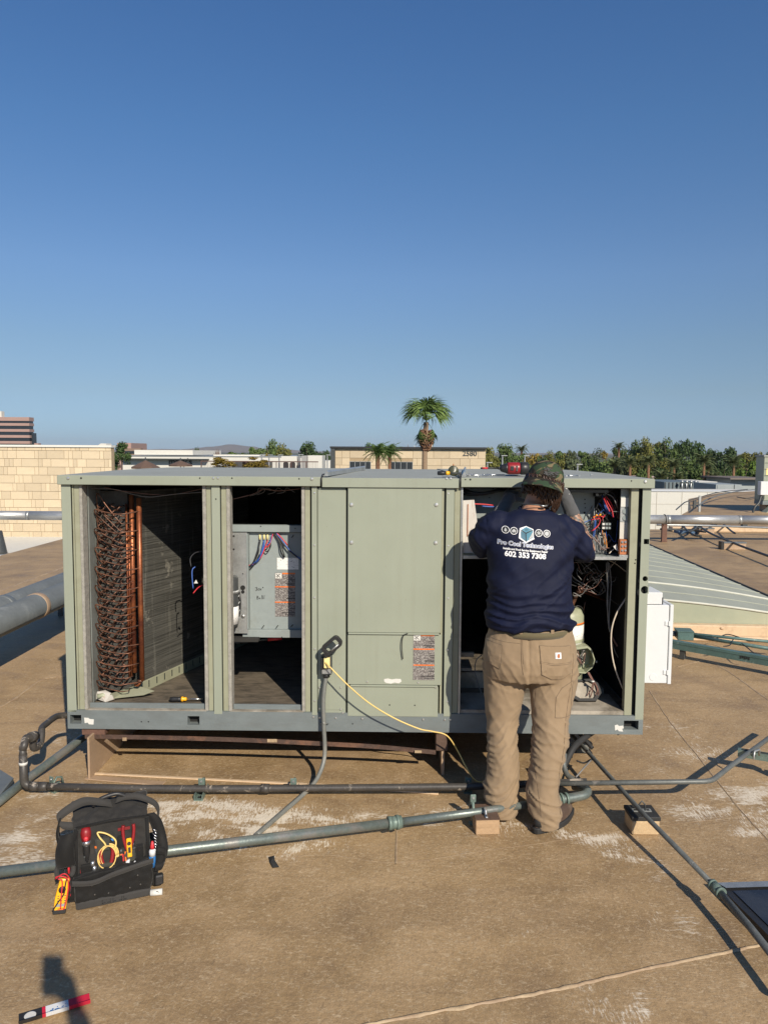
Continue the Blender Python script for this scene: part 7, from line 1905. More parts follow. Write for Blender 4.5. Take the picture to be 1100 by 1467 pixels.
# cut the top open round the neck
so = cloth(sme_, 'shirt', M['navy'], man)
MB().tube([PM(764, 728, 3.605) + Vector((.070 * math.cos(a), .068 * math.sin(a), -.006 + .012 * math.sin(a))) for a in [2 * math.pi * k / 28 for k in range(29)]], .0085, 8).build('collar', M['navy'], man)
ch = [PM(764, 724, 3.61) + Vector((.063 * math.cos(a), .066 * math.sin(a) - .004, -.006 * math.cos(a + .5) - .010 * math.sin(a))) for a in [2 * math.pi * k / 40 for k in range(41)]]
MB().tube(ch, .0030, 6).build('neck_chain', M['darkgrey'], man)
MB().tube([PM(775, 724.5, 3.535), PM(779, 725, 3.54), PM(783, 724.5, 3.55)], .0045, 6).build('chain_clasp', M['zinc'], man)

bpy.context.view_layer.update()
def bvh_of(o):
    me = o.data; mw = WM[man.name]
    return BVHTree.FromPolygons([mw @ v.co for v in me.vertices], [tuple(p.vertices) for p in me.polygons])
def cast(bv, x, z, off):
    h = bv.ray_cast(Vector((x, 2.6, z)), Vector((0, 1, 0)))
    if h[0] is None: return None
    return h[0] + Vector((0, -off, 0))
def project(mb_in, bv, off, name, m, parent, thick=.0006):
    """lay flat lettering or patches (x, z given, y ignored) on a surface"""
    bm = bmesh.new(); vv = [bm.verts.new(v) for v in mb_in.v]
    for f in mb_in.f:
        try: bm.faces.new([vv[i] for i in f])
        except ValueError: pass
    bmesh.ops.triangulate(bm, faces=bm.faces[:])
    for _ in range(3):
        es = [e for e in bm.edges if e.calc_length() > .012]
        if not es: break
        bmesh.ops.subdivide_edges(bm, edges=es, cuts=1)
        bmesh.ops.triangulate(bm, faces=[f for f in bm.faces if len(f.verts) > 3])
    y0 = min(v.co.y for v in bm.verts)
    for v in bm.verts:
        h = cast(bv, v.co.x, v.co.z, 0)
        if h is None:
            near = bv.find_nearest(Vector((v.co.x, 3.5, v.co.z)))[0]; h = near if near is not None else Vector((v.co.x, 3.5, v.co.z))
        if h is not None: v.co = Vector((h.x, h.y - off - (0 if v.co.y > y0 + 1e-5 else thick), h.z))
    bm.verts.index_update()
    o_ = MB(); o_.add([tuple(v.co) for v in bm.verts], [tuple(v.index for v in f.verts) for f in bm.faces]); bm.free()
    return o_.build(name, m, parent)
sbv = bvh_of(so)
YSH = 3.44
def onshirt(px, py): q = PM(px, py, YSH); return q.x, q.z
tiltL = R(-2.7)
def shirt_text(txt, px, py, size, m, bold, sx=1.0, tilt=tiltL, off=.0025, nm='lettering'):
    x, z = onshirt(px, py); T = Matrix.Translation((x, 3.0, z)) @ Matrix.Rotation(-tilt, 4, 'Y') @ Matrix.Rotation(R(90), 4, 'X')
    return project(text_mb(txt, size, T, .0004, bold, sx=sx), sbv, off, nm, m, so)
inkw = flat('white_print', (.78, .78, .78), .7); inkb = flat('navy_outline_print', (.18, .22, .36), .7); inkk = flat('black_print', (.012, .013, .016), .6)
inkt = flat('teal_print', (.07, .22, .30), .6); inkt2 = flat('teal_print_shade', (.045, .14, .20), .6)
shirt_text('602 353 7308', 753.4, 796.3, .0345, inkw, .0012, 1.02, R(-3.6), nm='phone_number')
shirt_text('Pro Cool Technologies', 754.8, 781.8, .0285, inkw, .0019, .985, R(-4.6), .0022, 'company_name')
shirt_text('Pro Cool Technologies', 754.8, 781.8, .0285, inkb, .0001, .985, R(-4.6), .0034, 'company_name')
shirt_text('Installs and Pool Service Equipment Repair', 754, 789.3, .0128, inkw, .0005, .96, R(-4.0), nm='tag_line')
def disc_on(px, py, r0, r1, m, nm, off, n=22):
    x, z = onshirt(px, py); mb = MB()
    o1 = [(x + r1 * math.cos(2 * math.pi * k / n), 3.0, z + r1 * math.sin(2 * math.pi * k / n)) for k in range(n)]
    if r0 > 0:
        o0 = [(x + r0 * math.cos(2 * math.pi * k / n), 3.0, z + r0 * math.sin(2 * math.pi * k / n)) for k in range(n)]
        mb.add(o1 + o0, [(k, (k + 1) % n, n + (k + 1) % n, n + k) for k in range(n)])
    else: mb.add(o1, [tuple(range(n))])
    return project(mb, sbv, off, nm, m, so)
def poly_on(pts, m, nm, off=.0032):
    return project(MB().add([(onshirt(a, b)[0], 3.0, onshirt(a, b)[1]) for a, b in pts], [tuple(range(len(pts)))]), sbv, off, nm, m, so)
for (px, py) in ((726.8, 760.6), (738.2, 761.9), (773.3, 764.6), (784.9, 765.6)):
    disc_on(px, py, 0, .0155, inkk, 'badge', .0020); disc_on(px, py, .0152, .0178, inkw, 'badge_ring', .0022)
g1 = flat('grey_print', (.45, .46, .46), .7)
poly_on([(726.8, 757.2), (728.6, 760.8), (728.3, 762.6), (726.8, 763.4), (725.2, 762.6), (725.0, 760.8)], g1, 'drop_mark')
poly_on([(738.2, 758.9), (741.2, 761.6), (740.4, 764.2), (738.8, 764.2), (738.2, 762.4), (737.4, 764.2), (736.0, 764.2), (735.3, 761.6)], g1, 'flame_mark')
for k in range(3):
    a = math.pi * k / 3 + .3; c_, s_ = math.cos(a) * 3.3, math.sin(a) * 3.3; w_ = (-math.sin(a) * .45, math.cos(a) * .45)
    poly_on([(773.3 - c_ - w_[0], 764.6 - s_ - w_[1]), (773.3 + c_ - w_[0], 764.6 + s_ - w_[1]), (773.3 + c_ + w_[0], 764.6 + s_ + w_[1]), (773.3 - c_ + w_[0], 764.6 - s_ + w_[1])], g1, 'snowflake_mark', .0030 + .0003 * k)
disc_on(784.9, 765.6, 0, .0105, g1, 'sun_mark', .0030)
# the cube emblem
poly_on([(756, 755), (766, 759.3), (766, 771), (767, 773), (755, 779), (744.5, 772), (746.5, 770), (746.5, 758)], inkw, 'cube_outline', .0018)
poly_on([(756, 756.2), (764.6, 760), (755, 764.6), (748.6, 760.2)], inkt, 'cube_top', .0028)
poly_on([(748, 761.5), (754.4, 765.6), (754.4, 776.5), (747.6, 771.4)], inkt2, 'cube_side', .0028)
poly_on([(755.6, 765.8), (765, 761.2), (765, 770.8), (755.6, 776.5)], inkt, 'cube_side', .0028)
poly_on([(754.5, 764.8), (755.5, 764.8), (755.6, 777), (754.4, 777)], inkk, 'cube_edge', .0034)
poly_on([(747.8, 760.4), (748.6, 760), (755, 764.4), (764.8, 760.2), (765.2, 761), (755, 765.9)], inkk, 'cube_edge', .0036)
poly_on([(761, 769.5), (764.8, 763), (764.8, 770.4), (758, 774.2)], g1, 'cube_highlight', .0034)
poly_on([(753, 759.5), (757, 758.4), (759.5, 760.2), (755, 761.8)], inkt2, 'cube_top_mark', .0034)

# --- trousers
tb_ = MB()
ringloft(tb_, [rg(896, 699, 820, 3.56, .135), rg(905, 697, 822, 3.56, .142), rg(920, 691, 826, 3.56, .150), rg(940, 689, 828, 3.555, .158), rg(955, 690, 828, 3.555, .158), rg(968, 692, 826, 3.56, .145)], 40, 2.2)
ringloft(tb_, [rg(948, 690, 760, 3.575, .118), rg(975, 691, 757, 3.58, .112), rg(1000, 693, 750, 3.585, .104), rg(1025, 695, 744, 3.59, .095), rg(1050, 697, 741, 3.57, .090), rg(1080, 698, 743, 3.555, .088), rg(1105, 697, 744, 3.54, .086), rg(1123, 691, 742, 3.53, .086), rg(1140, 693, 742, 3.515, .082), rg(1153, 696, 742, 3.505, .080), rg(1165, 698, 740, 3.50, .078)], 32)
ringloft(tb_, [rg(948, 752, 829, 3.55, .120), rg(975, 755, 828, 3.545, .114), rg(1000, 758, 822, 3.53, .106), rg(1030, 761, 815, 3.51, .098), rg(1060, 761, 815, 3.495, .094), rg(1080, 760, 810, 3.475, .092), rg(1110, 756, 802, 3.45, .088), rg(1135, 753, 801, 3.43, .086), rg(1160, 757, 803, 3.415, .082), rg(1172, 762, 802, 3.405, .076), rg(1182, 763, 800, 3.40, .073)], 32)
tme = remesh(tb_, .0065, 5)
zk = PM(780, 1065, 3.5).z; zan = PM(780, 1140, 3.5).z; zse = PM(760, 965, 3.5).z
def trouser_fold(c, n_):
    x = c.x - .70; d = 0
    knee = math.exp(-((c.z - zk) / .13) ** 2); ank = math.exp(-((c.z - zan) / .09) ** 2); seat = math.exp(-((c.z - zse) / .10) ** 2)
    lx = (x - .09) if x > 0 else (x + .10)
    w = noise.noise(Vector((lx * 5, c.y * 3, c.z * 3))) * 3
    r = noise.noise(Vector((lx * 5 + 3.1, c.y * 4, (c.z + lx * .55 * (1 if x > 0 else -1)) * 26 + w)))
    d += (max(0, 1 - abs(r) * 2.4) ** 2 - .3) * (.009 * knee + .013 * ank)
    r2 = noise.noise(Vector((lx * 8, c.y * 5, (c.z - abs(x) * .9) * 15 + 7)))
    d += (max(0, 1 - abs(r2) * 2.6) ** 2 - .3) * .006 * seat
    dg_ = noise.noise(Vector((lx * 7, c.y * 4, (c.z + lx * 1.6) * 10 + 2)))
    d += (max(0, 1 - abs(dg_) * 3) ** 2 - .25) * .0028 + .0030 * noise.noise(Vector((c.x * 14, c.y * 14, c.z * 9))) + .0022 * noise.noise(c * 40)
    # seam groove between the seat halves
    if c.z > zse - .02: d -= .007 * math.exp(-(x / .006) ** 2) * (1 if n_[1] < 0 else 0)
    return d
displace(tme, trouser_fold)
to = cloth(tme, 'trousers', M['duck'], man)
tbv = bvh_of(to)
def ontr(px, py, Y=3.42): q = PM(px, py, Y); return q.x, q.z
def stitch(pts, nm='stitching', r=.0011, off=.0002, m='duck_stitch', gap=True):
    pp = smooth_path([Vector((ontr(a, b)[0], 0, ontr(a, b)[1])) for a, b in pts], 10); out = []
    for q in pp:
        h = cast(tbv, q.x, q.z, off)
        if h is not None: out.append(h)
    if len(out) > 2: return MB().tube(out, r, 5).build(nm, M[m], to)
def patch(pts, nm, m, off=.0018, thick=.0012):
    q = [Vector((ontr(a, b)[0], 0, ontr(a, b)[1])) for a, b in pts]; n = len(q)
    mb = MB(); mb.add([(v.x, 3.0, v.z) for v in q] , [tuple(range(n))])
    return project(mb, tbv, off, nm, m, to, thick)
# seat seam, yoke, pockets
stitch([(747, 906), (746, 925), (746, 950), (748, 965)], r=.0016); stitch([(749, 906), (748, 925), (748, 950)])
stitch([(700, 918), (720, 921), (745, 922)]); 
pk = [(772, 924), (820, 928), (818, 966), (806, 973), (790, 973), (774, 964)]
patch(pk, 'rear_pocket', M['duck'], .0030)
for a_, b_ in zip(pk, pk[1:] + pk[:1]): stitch([a_, ((a_[0] + b_[0]) / 2, (a_[1] + b_[1]) / 2), b_], off=.0036)
stitch([(772, 946), (795, 950), (819, 950)], off=.0036); stitch([(772, 948), (795, 952), (819, 952)], off=.0036)
pk2 = [(699, 923), (720, 926), (718, 950), (716, 960), (700, 953)]
patch(pk2, 'rear_pocket', M['duck'], .0030)
for a_, b_ in zip(pk2, pk2[1:]): stitch([a_, ((a_[0] + b_[0]) / 2, (a_[1] + b_[1]) / 2), b_], off=.0036)
patch([(794.5, 934.5), (803.5, 935), (803.5, 943.5), (794.5, 943)], 'square_label', flat('label_white', (.72, .72, .74), .6), .0052)
patch([(798.3, 936.6), (800.6, 936.3), (801.6, 937.8), (800.0, 938.6), (801.8, 940.0), (801, 941.8), (798.8, 942.2), (797.2, 940.4), (797.4, 938.2)], 'curl_emblem', M['ochre'], .0062)
# side seams and tool pocket on the right leg
stitch([(824, 940), (820, 980), (812, 1030), (808, 1070), (798, 1110), (799, 1160)], r=.0014)
pk3 = [(806, 987), (823, 978), (820, 1030), (795, 1029), (797, 1000)]
for a_, b_ in zip(pk3, pk3[1:] + pk3[:1]): stitch([a_, ((a_[0] + b_[0]) / 2, (a_[1] + b_[1]) / 2), b_], r=.0014)
stitch([(698, 960), (697, 1000), (699, 1060), (698, 1110)], r=.0012); stitch([(764, 1180), (780, 1184), (797, 1178)], r=.0012); stitch([(703, 1157), (718, 1160), (734, 1156)], r=.0012)
stitch([(772, 988), (768, 1040), (766, 1100), (770, 1160)], r=.0009)
# belt and loops
pts = []
for k in range(60):
    a = math.pi + math.pi * k / 59; rx_, ry_ = .205, .146
    c_ = PM(759.5, 901.5, 3.56); pts.append(c_ + Vector((rx_ * math.cos(a), ry_ * math.sin(a), -.0)))
be = MB(); w_ = .016
be.add([tuple(p + Vector((0, 0, s * w_))) for p in pts for s in (-1, 1)], [(2 * i, 2 * i + 2, 2 * i + 3, 2 * i + 1) for i in range(len(pts) - 1)], True); be.build('belt', M['belt'], to, solid=.004)
for px in (746.5, 792):
    q = PM(px, 903, 3.41); h = cast(tbv, q.x, q.z - .02, 0) or q
    MB().box((q.x - .008, h.y - .010, q.z - .022), (q.x + .008, h.y - .006, q.z + .020)).build('belt_loop', M['duck'], to, bevel=.001)
# --- cap and hair
CM = Matrix.Translation(PM(780, 688.5, 3.65)) @ Matrix.Rotation(R(16), 4, 'Y') @ Matrix.Rotation(R(-6), 4, 'X')
cap = MB(CM)
nu, nv = 48, 14
def capf(a, b):
    ph = a * 2 * math.pi; th = b * math.pi / 2 * 1.02
    seamd = abs(math.sin(3 * ph)); k = 1 - .012 * math.exp(-(seamd * 7) ** 2)
    rr_ = math.sin(th) ** .80
    return (.0905 * k * math.cos(ph) * rr_, .103 * k * math.sin(ph) * rr_, .100 * k * (math.cos(th) ** .92 if math.cos(th) > 0 else 0) - .0)
cap.sheet(capf, nu, nv)
co_ = cap.build('cap', M['camo'], man, solid=.002)
MB(CM).ball((0, 0, .1), (.007, .007, .004), 8).build('cap_button', M['camo'], co_)
for a in (R(-118), R(-62)):
    th = R(42); q = Vector((.0905 * math.cos(a) * math.sin(th) ** .8, .103 * math.sin(a) * math.sin(th) ** .8, .100 * math.cos(th) ** .92)); MB(CM).ball(q * 1.012, .0038, 8).build('eyelet', M['black'], co_)
emb = MB(CM); rnd = random.Random(8)
for i in range(34):
    a = R(rnd.uniform(-113, -68)); th = R(rnd.uniform(60, 82)); q = Vector((.0925 * math.cos(a) * math.sin(th) ** .8, .105 * math.sin(a) * math.sin(th) ** .8, .101 * math.cos(th) ** .92))
    emb.cbox(q, (.013, .004, .0045))
emb.build('embroidered_patch', M['black'], co_)
br = MB(CM)
def brimf(a, b):
    ph = R(-106) + (a - .5) * R(128); r_ = 1 + b * .80 * math.cos((a - .5) * math.pi * .92) ** .55
    x, y = .091 * math.cos(ph) * r_, .104 * math.sin(ph) * r_
    return (x * (1 - .04 * b), y, -.004 - .045 * b - .20 * (x * x) * b * 4)
br.sheet(brimf, 26, 8); br.build('brim', M['camo'], co_, solid=.004)
hb = MB(); rnd = random.Random(3)
for i in range(230):
    a = R(rnd.uniform(-205, 25)); lx = .082 * math.cos(a); ly = .094 * math.sin(a)
    right = max(0, math.cos(a)); left = max(0, -math.cos(a))
    z0 = rnd.uniform(-.005, .012); Ln = .108 + .036 * right ** .7 - .030 * left + rnd.uniform(-.014, .014); cr = rnd.uniform(.005, .010); pts = []; ph0 = rnd.random() * 6.28
    for k in range(15):
        u = k / 14; f_ = 1.04 + .10 * math.sin(u * 2.6) - .22 * max(0, u - .7)
        pts.append(CM @ Vector((lx * f_ + cr * math.cos(ph0 + u * 10), ly * f_ * (1 - .12 * u) + cr * math.sin(ph0 + u * 10), z0 - u * Ln)))
    hb.tube(pts, [.0046 * (1 - .55 * k / 14) for k in range(15)], 5)
hb.ball((0, 0, 0), (.079, .092, .085), 16, None) if False else None
hb.build('hair', M['hair'], man)
MB(CM @ Matrix.Translation((0, 0, -.012))).ball((0, 0, 0), (.0815, .094, .052), 18).build('hair', M['hair'], man)
# --- boots
def boot(heel, toe, name, ln=.30):
    d = (toe - heel); d.z = 0; a = math.atan2(d.y, d.x); T = Matrix.Translation((heel.x, heel.y, 0)) @ Matrix.Rotation(a, 4, 'Z')
    def outline(k=1.0, n=24):
        out = []
        for i in range(n):
            u = i / n * 2 * math.pi; x = ln / 2 - math.cos(u) * ln / 2 * k; t_ = x / ln; w_ = (.036 + .016 * math.sin(math.pi * min(1, max(0, t_ * 1.15 - .05))) + .006 * math.sin(3 * t_)) * k
            out.append((x, math.copysign(abs(math.sin(u)) ** .7, math.sin(u)) * w_))
        return out
    r_ = MB(T); o1 = outline(1.05)
    r_.prism(o1, 'z', .002, .030); so_ = r_.build('boot_sole', M['bootsole'], man, bevel=.004)
    for i in range(7): MB(T).box((.02 + i * .04, -.054, .003), (.034 + i * .04, .054, .014)).build('sole_lug', M['bootsole'], so_) if False else None
    up = MB(T); n = 24; rings = []
    for j, (z, xs_, xe, k) in enumerate([(.030, .01, 1.0, 1.0), (.050, .015, .98, .96), (.068, .03, .85, .84), (.085, .05, .60, .70), (.105, .08, .42, .60)]):
        rr_ = []
        for i in range(n):
            u = i / n * 2 * math.pi; x = (xs_ + xe) / 2 * ln - math.cos(u) * (xe - xs_) / 2 * ln; t_ = x / ln; w_ = (.036 + .014 * math.sin(math.pi * min(1, max(0, t_ * 1.15 - .05)))) * k
            rr_.append((x, math.sin(u) * w_, z))
        rings.append(rr_)
    vs = [v for r in rings for v in r]; up.add(vs, [(j * n + i, j * n + (i + 1) % n, (j + 1) * n + (i + 1) % n, (j + 1) * n + i) for j in range(len(rings) - 1) for i in range(n)] + [tuple((len(rings) - 1) * n + i for i in range(n))], True)
    b_ = up.build('boot', M['bootleather'], man)
    MB(T).tube([(.03, 0, .035), (.032, 0, .06), (.036, 0, .08)], [.030, .027, .02], 8).build('heel_counter', M['bootsole'], b_)
    lc = MB(T)
    for i in range(4): lc.tube([(.15 - i * .018, -.03, .078 + i * .012), (.15 - i * .018, 0, .092 + i * .013), (.15 - i * .018, .03, .078 + i * .012)], .0028, 5)
    lc.build('laces', M['rubber'], b_)
boot(G(766, 1195), G(828, 1158), 'r', .31); boot(G(716, 1176), G(732, 1120), 'l')

# --- the photographer, whose shadow lies at the lower left
pg = thing('person', 'photographer holding up a phone, whose shadow falls on the roof at lower left', 'person', (.12, -.52, 0))
pb_ = MB(); X0, Y0 = .12, -.52
def v_(x, y, z): return Vector((X0 + x, Y0 + y, z))
pb_.ball(v_(0, .02, 1.60), (.075, .095, .115), 16); limb(pb_, [(v_(0, 0, 1.52), .055), (v_(0, 0, 1.40), .08)])
ringloft(pb_, [(v_(0, 0, 1.42), .16, .09), (v_(0, 0, 1.30), .19, .11), (v_(0, 0, 1.05), .165, .11), (v_(0, 0, .90), .175, .12)])
for s_ in (-1, 1): limb(pb_, [(v_(s_ * .09, 0, .90), .095), (v_(s_ * .11, .02, .48), .062), (v_(s_ * .12, -.01, .09), .042)]); limb(pb_, [(v_(s_ * .12, -.03, .04), .04), (v_(s_ * .14, .16, .035), .034)])
PHc = Vector((.004, -.0185, 1.745))
limb(pb_, [(v_(.17, 0, 1.38), .055), (v_(.20, .12, 1.24), .045), (Vector((.12, -.11, 1.56)), .035), (Vector((.062, -.06, 1.665)), .026)])
limb(pb_, [(v_(-.17, 0, 1.38), .055), (v_(-.24, -.02, 1.10), .045), (v_(-.25, .06, .86), .033), (v_(-.25, .08, .80), .026)])
hand(pb_, Vector((.062, -.06, 1.668)), Vector((-.35, .15, .9)), Vector((-.4, -.8, .1)), (.5, .6, .5), 0, 1); hand(pb_, v_(-.25, .08, .80), Vector((0, .15, -.9)), Vector((.9, .1, 0)), (.3, .4, .3), 0, -1)
cloth(remesh(pb_, .008, 4), 'body', M['skin'], pg)
q = MB(); ringloft(q, [(v_(0, 0, 1.46), .12, .08), (v_(0, 0, 1.41), .20, .11), (v_(0, 0, 1.28), .215, .135), (v_(0, 0, 1.05), .20, .14), (v_(0, 0, .86), .205, .145)])
for s_ in (-1, 1): limb(q, [(v_(s_ * .17, 0, 1.38), .075), (v_(s_ * .20, .10, 1.26), .065)])
cloth(remesh(q, .012, 4), 'shirt', M['duct'], pg)
q = MB(); ringloft(q, [(v_(0, 0, .97), .18, .13), (v_(0, 0, .80), .195, .14)])
for s_ in (-1, 1): limb(q, [(v_(s_ * .09, 0, .86), .11), (v_(s_ * .11, .02, .48), .08), (v_(s_ * .12, -.01, .08), .06)])
cloth(remesh(q, .012, 4), 'trousers', M['navy'], pg)
q = MB(); q.ball(v_(0, .0, 1.645), (.083, .10, .09), 14); q.build('hair', M['hair'], pg)
ph = thing('phone', 'dark phone held up in front of the photographer, its lens at the viewpoint', 'phone', (-.018, -.016, 1.66))
MB().box((-.055, -.024, 1.662), (.020, -.016, 1.806)).build('body', M['black'], ph, bevel=.003)
MB().cyl((0, -.016, 1.79), (0, -.012, 1.79), .008, seg=16).build('lens', M['black'], ph); MB().cyl((0, -.016, 1.77), (0, -.012, 1.77), .008, seg=16).build('lens', M['black'], ph)
# ---------------------------------------------------------------- tool bag and what it carries
M['bag'] = cloth_mat('charcoal_ballistic_cloth', (.024, .0225, .021), .2, 350, .8, .1, (.065, .052, .04))
M['bagblack'] = cloth_mat('black_ballistic_cloth', (.009, .0086, .0082), .2, 350, .75, .1, (.03, .025, .02))
M['pocket'] = cloth_mat('grey_green_pocket', (.050, .050, .040), .2, 350, .8, .1)
M['web'] = cloth_mat('grey_webbing', (.042, .040, .038), .15, 300, .85, .1)
bf0, bf1 = G(110, 1305), G(216, 1283)
bd = (bf1 - bf0).normalized(); ba = math.atan2(bd.y, bd.x); bw = (bf1 - bf0).length
bc = (bf0 + bf1) / 2 + Vector((-bd.y, bd.x, 0)) * .10
bag = thing('tool_bag', 'open charcoal tool bag packed with hand tools on the roof', 'tool bag', tuple(bc), ba)
T = WM[bag.name]; w = bw / 2; dp = .10
def soft(mb, nm, m, par=bag, vox=.006, amp=.004, sm=3):
    me = remesh(mb, vox, sm); displace(me, lambda c, n_: amp * noise.noise(c * 16) + amp * .5 * noise.noise(c * 45)); return cloth(me, nm, m, par)
q = MB(T); q.box((-w - .002, -dp - .004, 0), (w + .002, dp + .004, .034)); q.build('rubber_base', M['web'], bag, bevel=.008, bseg=2)
mk = MB(T)
for k, x in enumerate((-.045, -.025, -.005, .018, .035)): mk.box((x, -dp - .0065, .010), (x + .013, -dp - .0042, .013)); mk.box((x + (k % 2) * .010, -dp - .0065, .010), (x + .003 + (k % 2) * .010, -dp - .0042, .024))
mk.build('moulded_mark', M['rubber'], bag)
q = MB(T); q.prism([(-w, .03), (w, .03), (w + .012, .155), (-w - .012, .13)], 'y', -dp - .002, dp * .4); soft(q, 'lower_pocket', M['bagblack'], amp=.009)
def band(pts, wd, th, nm, m, par=bag, up=(0, 0, 1)):
    """flat webbing strap along a path, width across 'up'"""
    pp = smooth_path([T @ Vector(p) for p in pts], 8); U_ = T.to_3x3() @ Vector(up); mb = MB()
    mb.add([tuple(p + U_ * s * wd / 2) for p in pp for s in (-1, 1)], [(2 * i, 2 * i + 2, 2 * i + 3, 2 * i + 1) for i in range(len(pp) - 1)], True); return mb.build(nm, m, par, solid=th)
band([(-w - .014, -dp - .009, .118), (-w * .55, -dp - .012, .108), (0, -dp - .010, .125), (w * .6, -dp - .010, .140), (w + .014, -dp - .008, .150)], .020, .004, 'pocket_binding', M['web'])
# upright organiser panel, leaning back, with a floppy top
q = MB(T); q.prism([(-dp + .030, .03), (dp, .03), (dp, .33), (dp - .05, .345), (-dp + .075, .30), (-dp + .035, .15)], 'x', -w + .004, w - .004); soft(q, 'main_body', M['bag'], amp=.010)
q = MB(T); q.prism([(-dp + .072, .302), (-dp + .09, .318), (dp - .03, .352), (dp + .004, .345), (dp - .02, .325), (-dp + .078, .292)], 'x', -w - .008, w + .006); soft(q, 'top_flap', M['bag'], amp=.014, vox=.005)
q = MB(T)
for s_ in (-1, 1): q.tube([(s_ * (w - .004), -dp + .018, .10), (s_ * (w - .004), -dp + .05, .22), (s_ * (w - .004), -dp + .066, .30)], .008, 8)
q.tube([(-w + .004, -dp + .068, .302), (0, -dp + .070, .308), (w - .004, -dp + .068, .304)], .006, 8); q.build('piping', M['bagblack'], bag)
# inner pockets on the organiser
for (x0, x1, z0, z1, m_) in ((-.120, -.066, .09, .165, 'bagblack'), (-.055, .000, .09, .155, 'bag'), (.004, .040, .10, .17, 'bagblack'), (.044, .084, .11, .185, 'bag'), (.088, .118, .12, .20, 'bagblack'), (-.060, -.01, .20, .25, 'bag'), (.018, .05, .20, .245, 'bagblack')):
    q = MB(T); y0 = -dp + .035 + (z0 - .03) * .16; q.prism([(y0 - .022, z0), (y0 + .02, z0), (y0 + .03, z1), (y0 - .018, z1)], 'x', x0, x1); soft(q, 'tool_pocket', M['pocket'] if m_ == 'bag' else M[m_], vox=.004, amp=.002)
q = MB(T); q.cbox((.045, -dp + .0625, .268), (.046, .003, .012)); q.build('red_logo_patch', flat('dull_red_patch', (.17, .012, .014)), bag)
# side pockets
for s_ in (-1, 1):
    q = MB(T); q.prism([(-dp + .02, .03), (dp - .01, .03), (dp - .01, .17), (-dp + .02, .14)], 'x', min(s_ * w, s_ * (w + .034)), max(s_ * w, s_ * (w + .034))); soft(q, 'side_pocket', M['bagblack'])
    band([(s_ * (w + .038), -dp + .016, .134), (s_ * (w + .040), 0, .148), (s_ * (w + .038), dp - .012, .162)], .018, .004, 'pocket_binding', M['web'])
# handle and shoulder strap
band([(-w - .004, -.01, .30), (-w - .05, -.01, .315), (-w - .055, -.0, .345), (-w + .03, .01, .385), (-.03, .02, .365), (.0, .03, .35)], .034, .005, 'shoulder_strap', M['web'], up=(-.25, .3, .9))
band([(-w - .05, 0, .34), (-w - .062, 0, .29), (-w - .060, 0, .25), (-w - .05, 0, .22)], .040, .005, 'shoulder_strap', M['bagblack'], up=(.2, 1, 0))
band([(-w - .018, -.075, .305), (-w - .034, -.092, .26), (-w - .036, -.095, .215), (-w - .030, -.09, .18)], .070, .007, 'strap_pad', M['bagblack'], up=(.95, -.1, .15))
q = MB(T); q.tube(smooth_path([(-.07, .03, .352), (-.04, .03, .376), (.02, .03, .388), (.06, .03, .37)], 6), .009, 8); q.build('carry_handle', M['black'], bag)
band([(.02, .03, .360), (.06, .02, .372), (.11, .01, .368), (w + .03, 0, .335), (w + .045, 0, .29), (w + .03, -.01, .24)], .024, .005, 'shoulder_strap', M['web'], up=(.3, .3, .9))
band([(w + .002, -.03, .31), (w + .028, -.04, .28), (w + .045, -.05, .22), (w + .050, -.08, .17), (w + .035, -.09, .12)], .048, .006, 'strap_pad', M['bagblack'], up=(.95, -.2, .15))
band([(w + .03, -.09, .18), (w + .06, -.09, .165), (w + .05, -.10, .12), (w + .02, -.10, .115)], .03, .006, 'buckle_strap', M['bagblack'], up=(.2, .3, .9))
q = MB(T); q.cbox((w + .035, -dp + .01, .058), (.034, .03, .040), Matrix.Rotation(.0, 4, 'Y')); q.build('buckle', M['black'], bag, bevel=.005)
q = MB(T)
for (x, z) in ((-.07, .055), (-.02, .05), (.06, .055), (.09, .10), (-.08, .095), (.04, .12), (.1, .06)): q.ball((x, -dp - .0075, z), (.004, .003, .004), 8)
q.build('rivet', M['pipebrown'], bag)
q = MB(T)
for k in range(10): q.tube([(w + .018 + .004 * math.sin(k * 2.1), -.06 - .01 * math.cos(k * 1.7), .26 - k * .012), (w + .03, -.07, .25 - k * .012)], .0028, 5)
q.build('key_chain', M['steel'], bag)

def tool(name, label, cat, x, z, y=None):
    yy = -dp + .03 + (z - .03) * .16 if y is None else y
    p = T @ Vector((x, yy, z)); t = thing(name, label, cat, tuple(p), ba); return t, WM[t.name]
def HT(T0, ang=0, lean=-9): return T0 @ Matrix.Rotation(R(ang), 4, 'Y') @ Matrix.Rotation(R(lean), 4, 'X')
# red topped torch
t, q = tool('flashlight', 'black flashlight with a red cap standing at the left of the bag', 'flashlight', -.095, .13); A = HT(q, -1)
MB(A).lathe([(.0, 0), (.015, .0), (.015, .095), (.017, .10)], seg=14).build('barrel', M['black'], t); MB(A).lathe([(.0185, .1005), (.019, .110), (.0185, .116)], seg=14).build('ring', M['steel'], t)
MB(A).lathe([(.017, .1165), (.020, .135), (.021, .150), (.016, .166), (.0, .170)], seg=14).build('cap', M['red'], t)
MB(A).ball((0, -.018, .128), (.010, .006, .010), 10).build('button', M['redwire'], t)
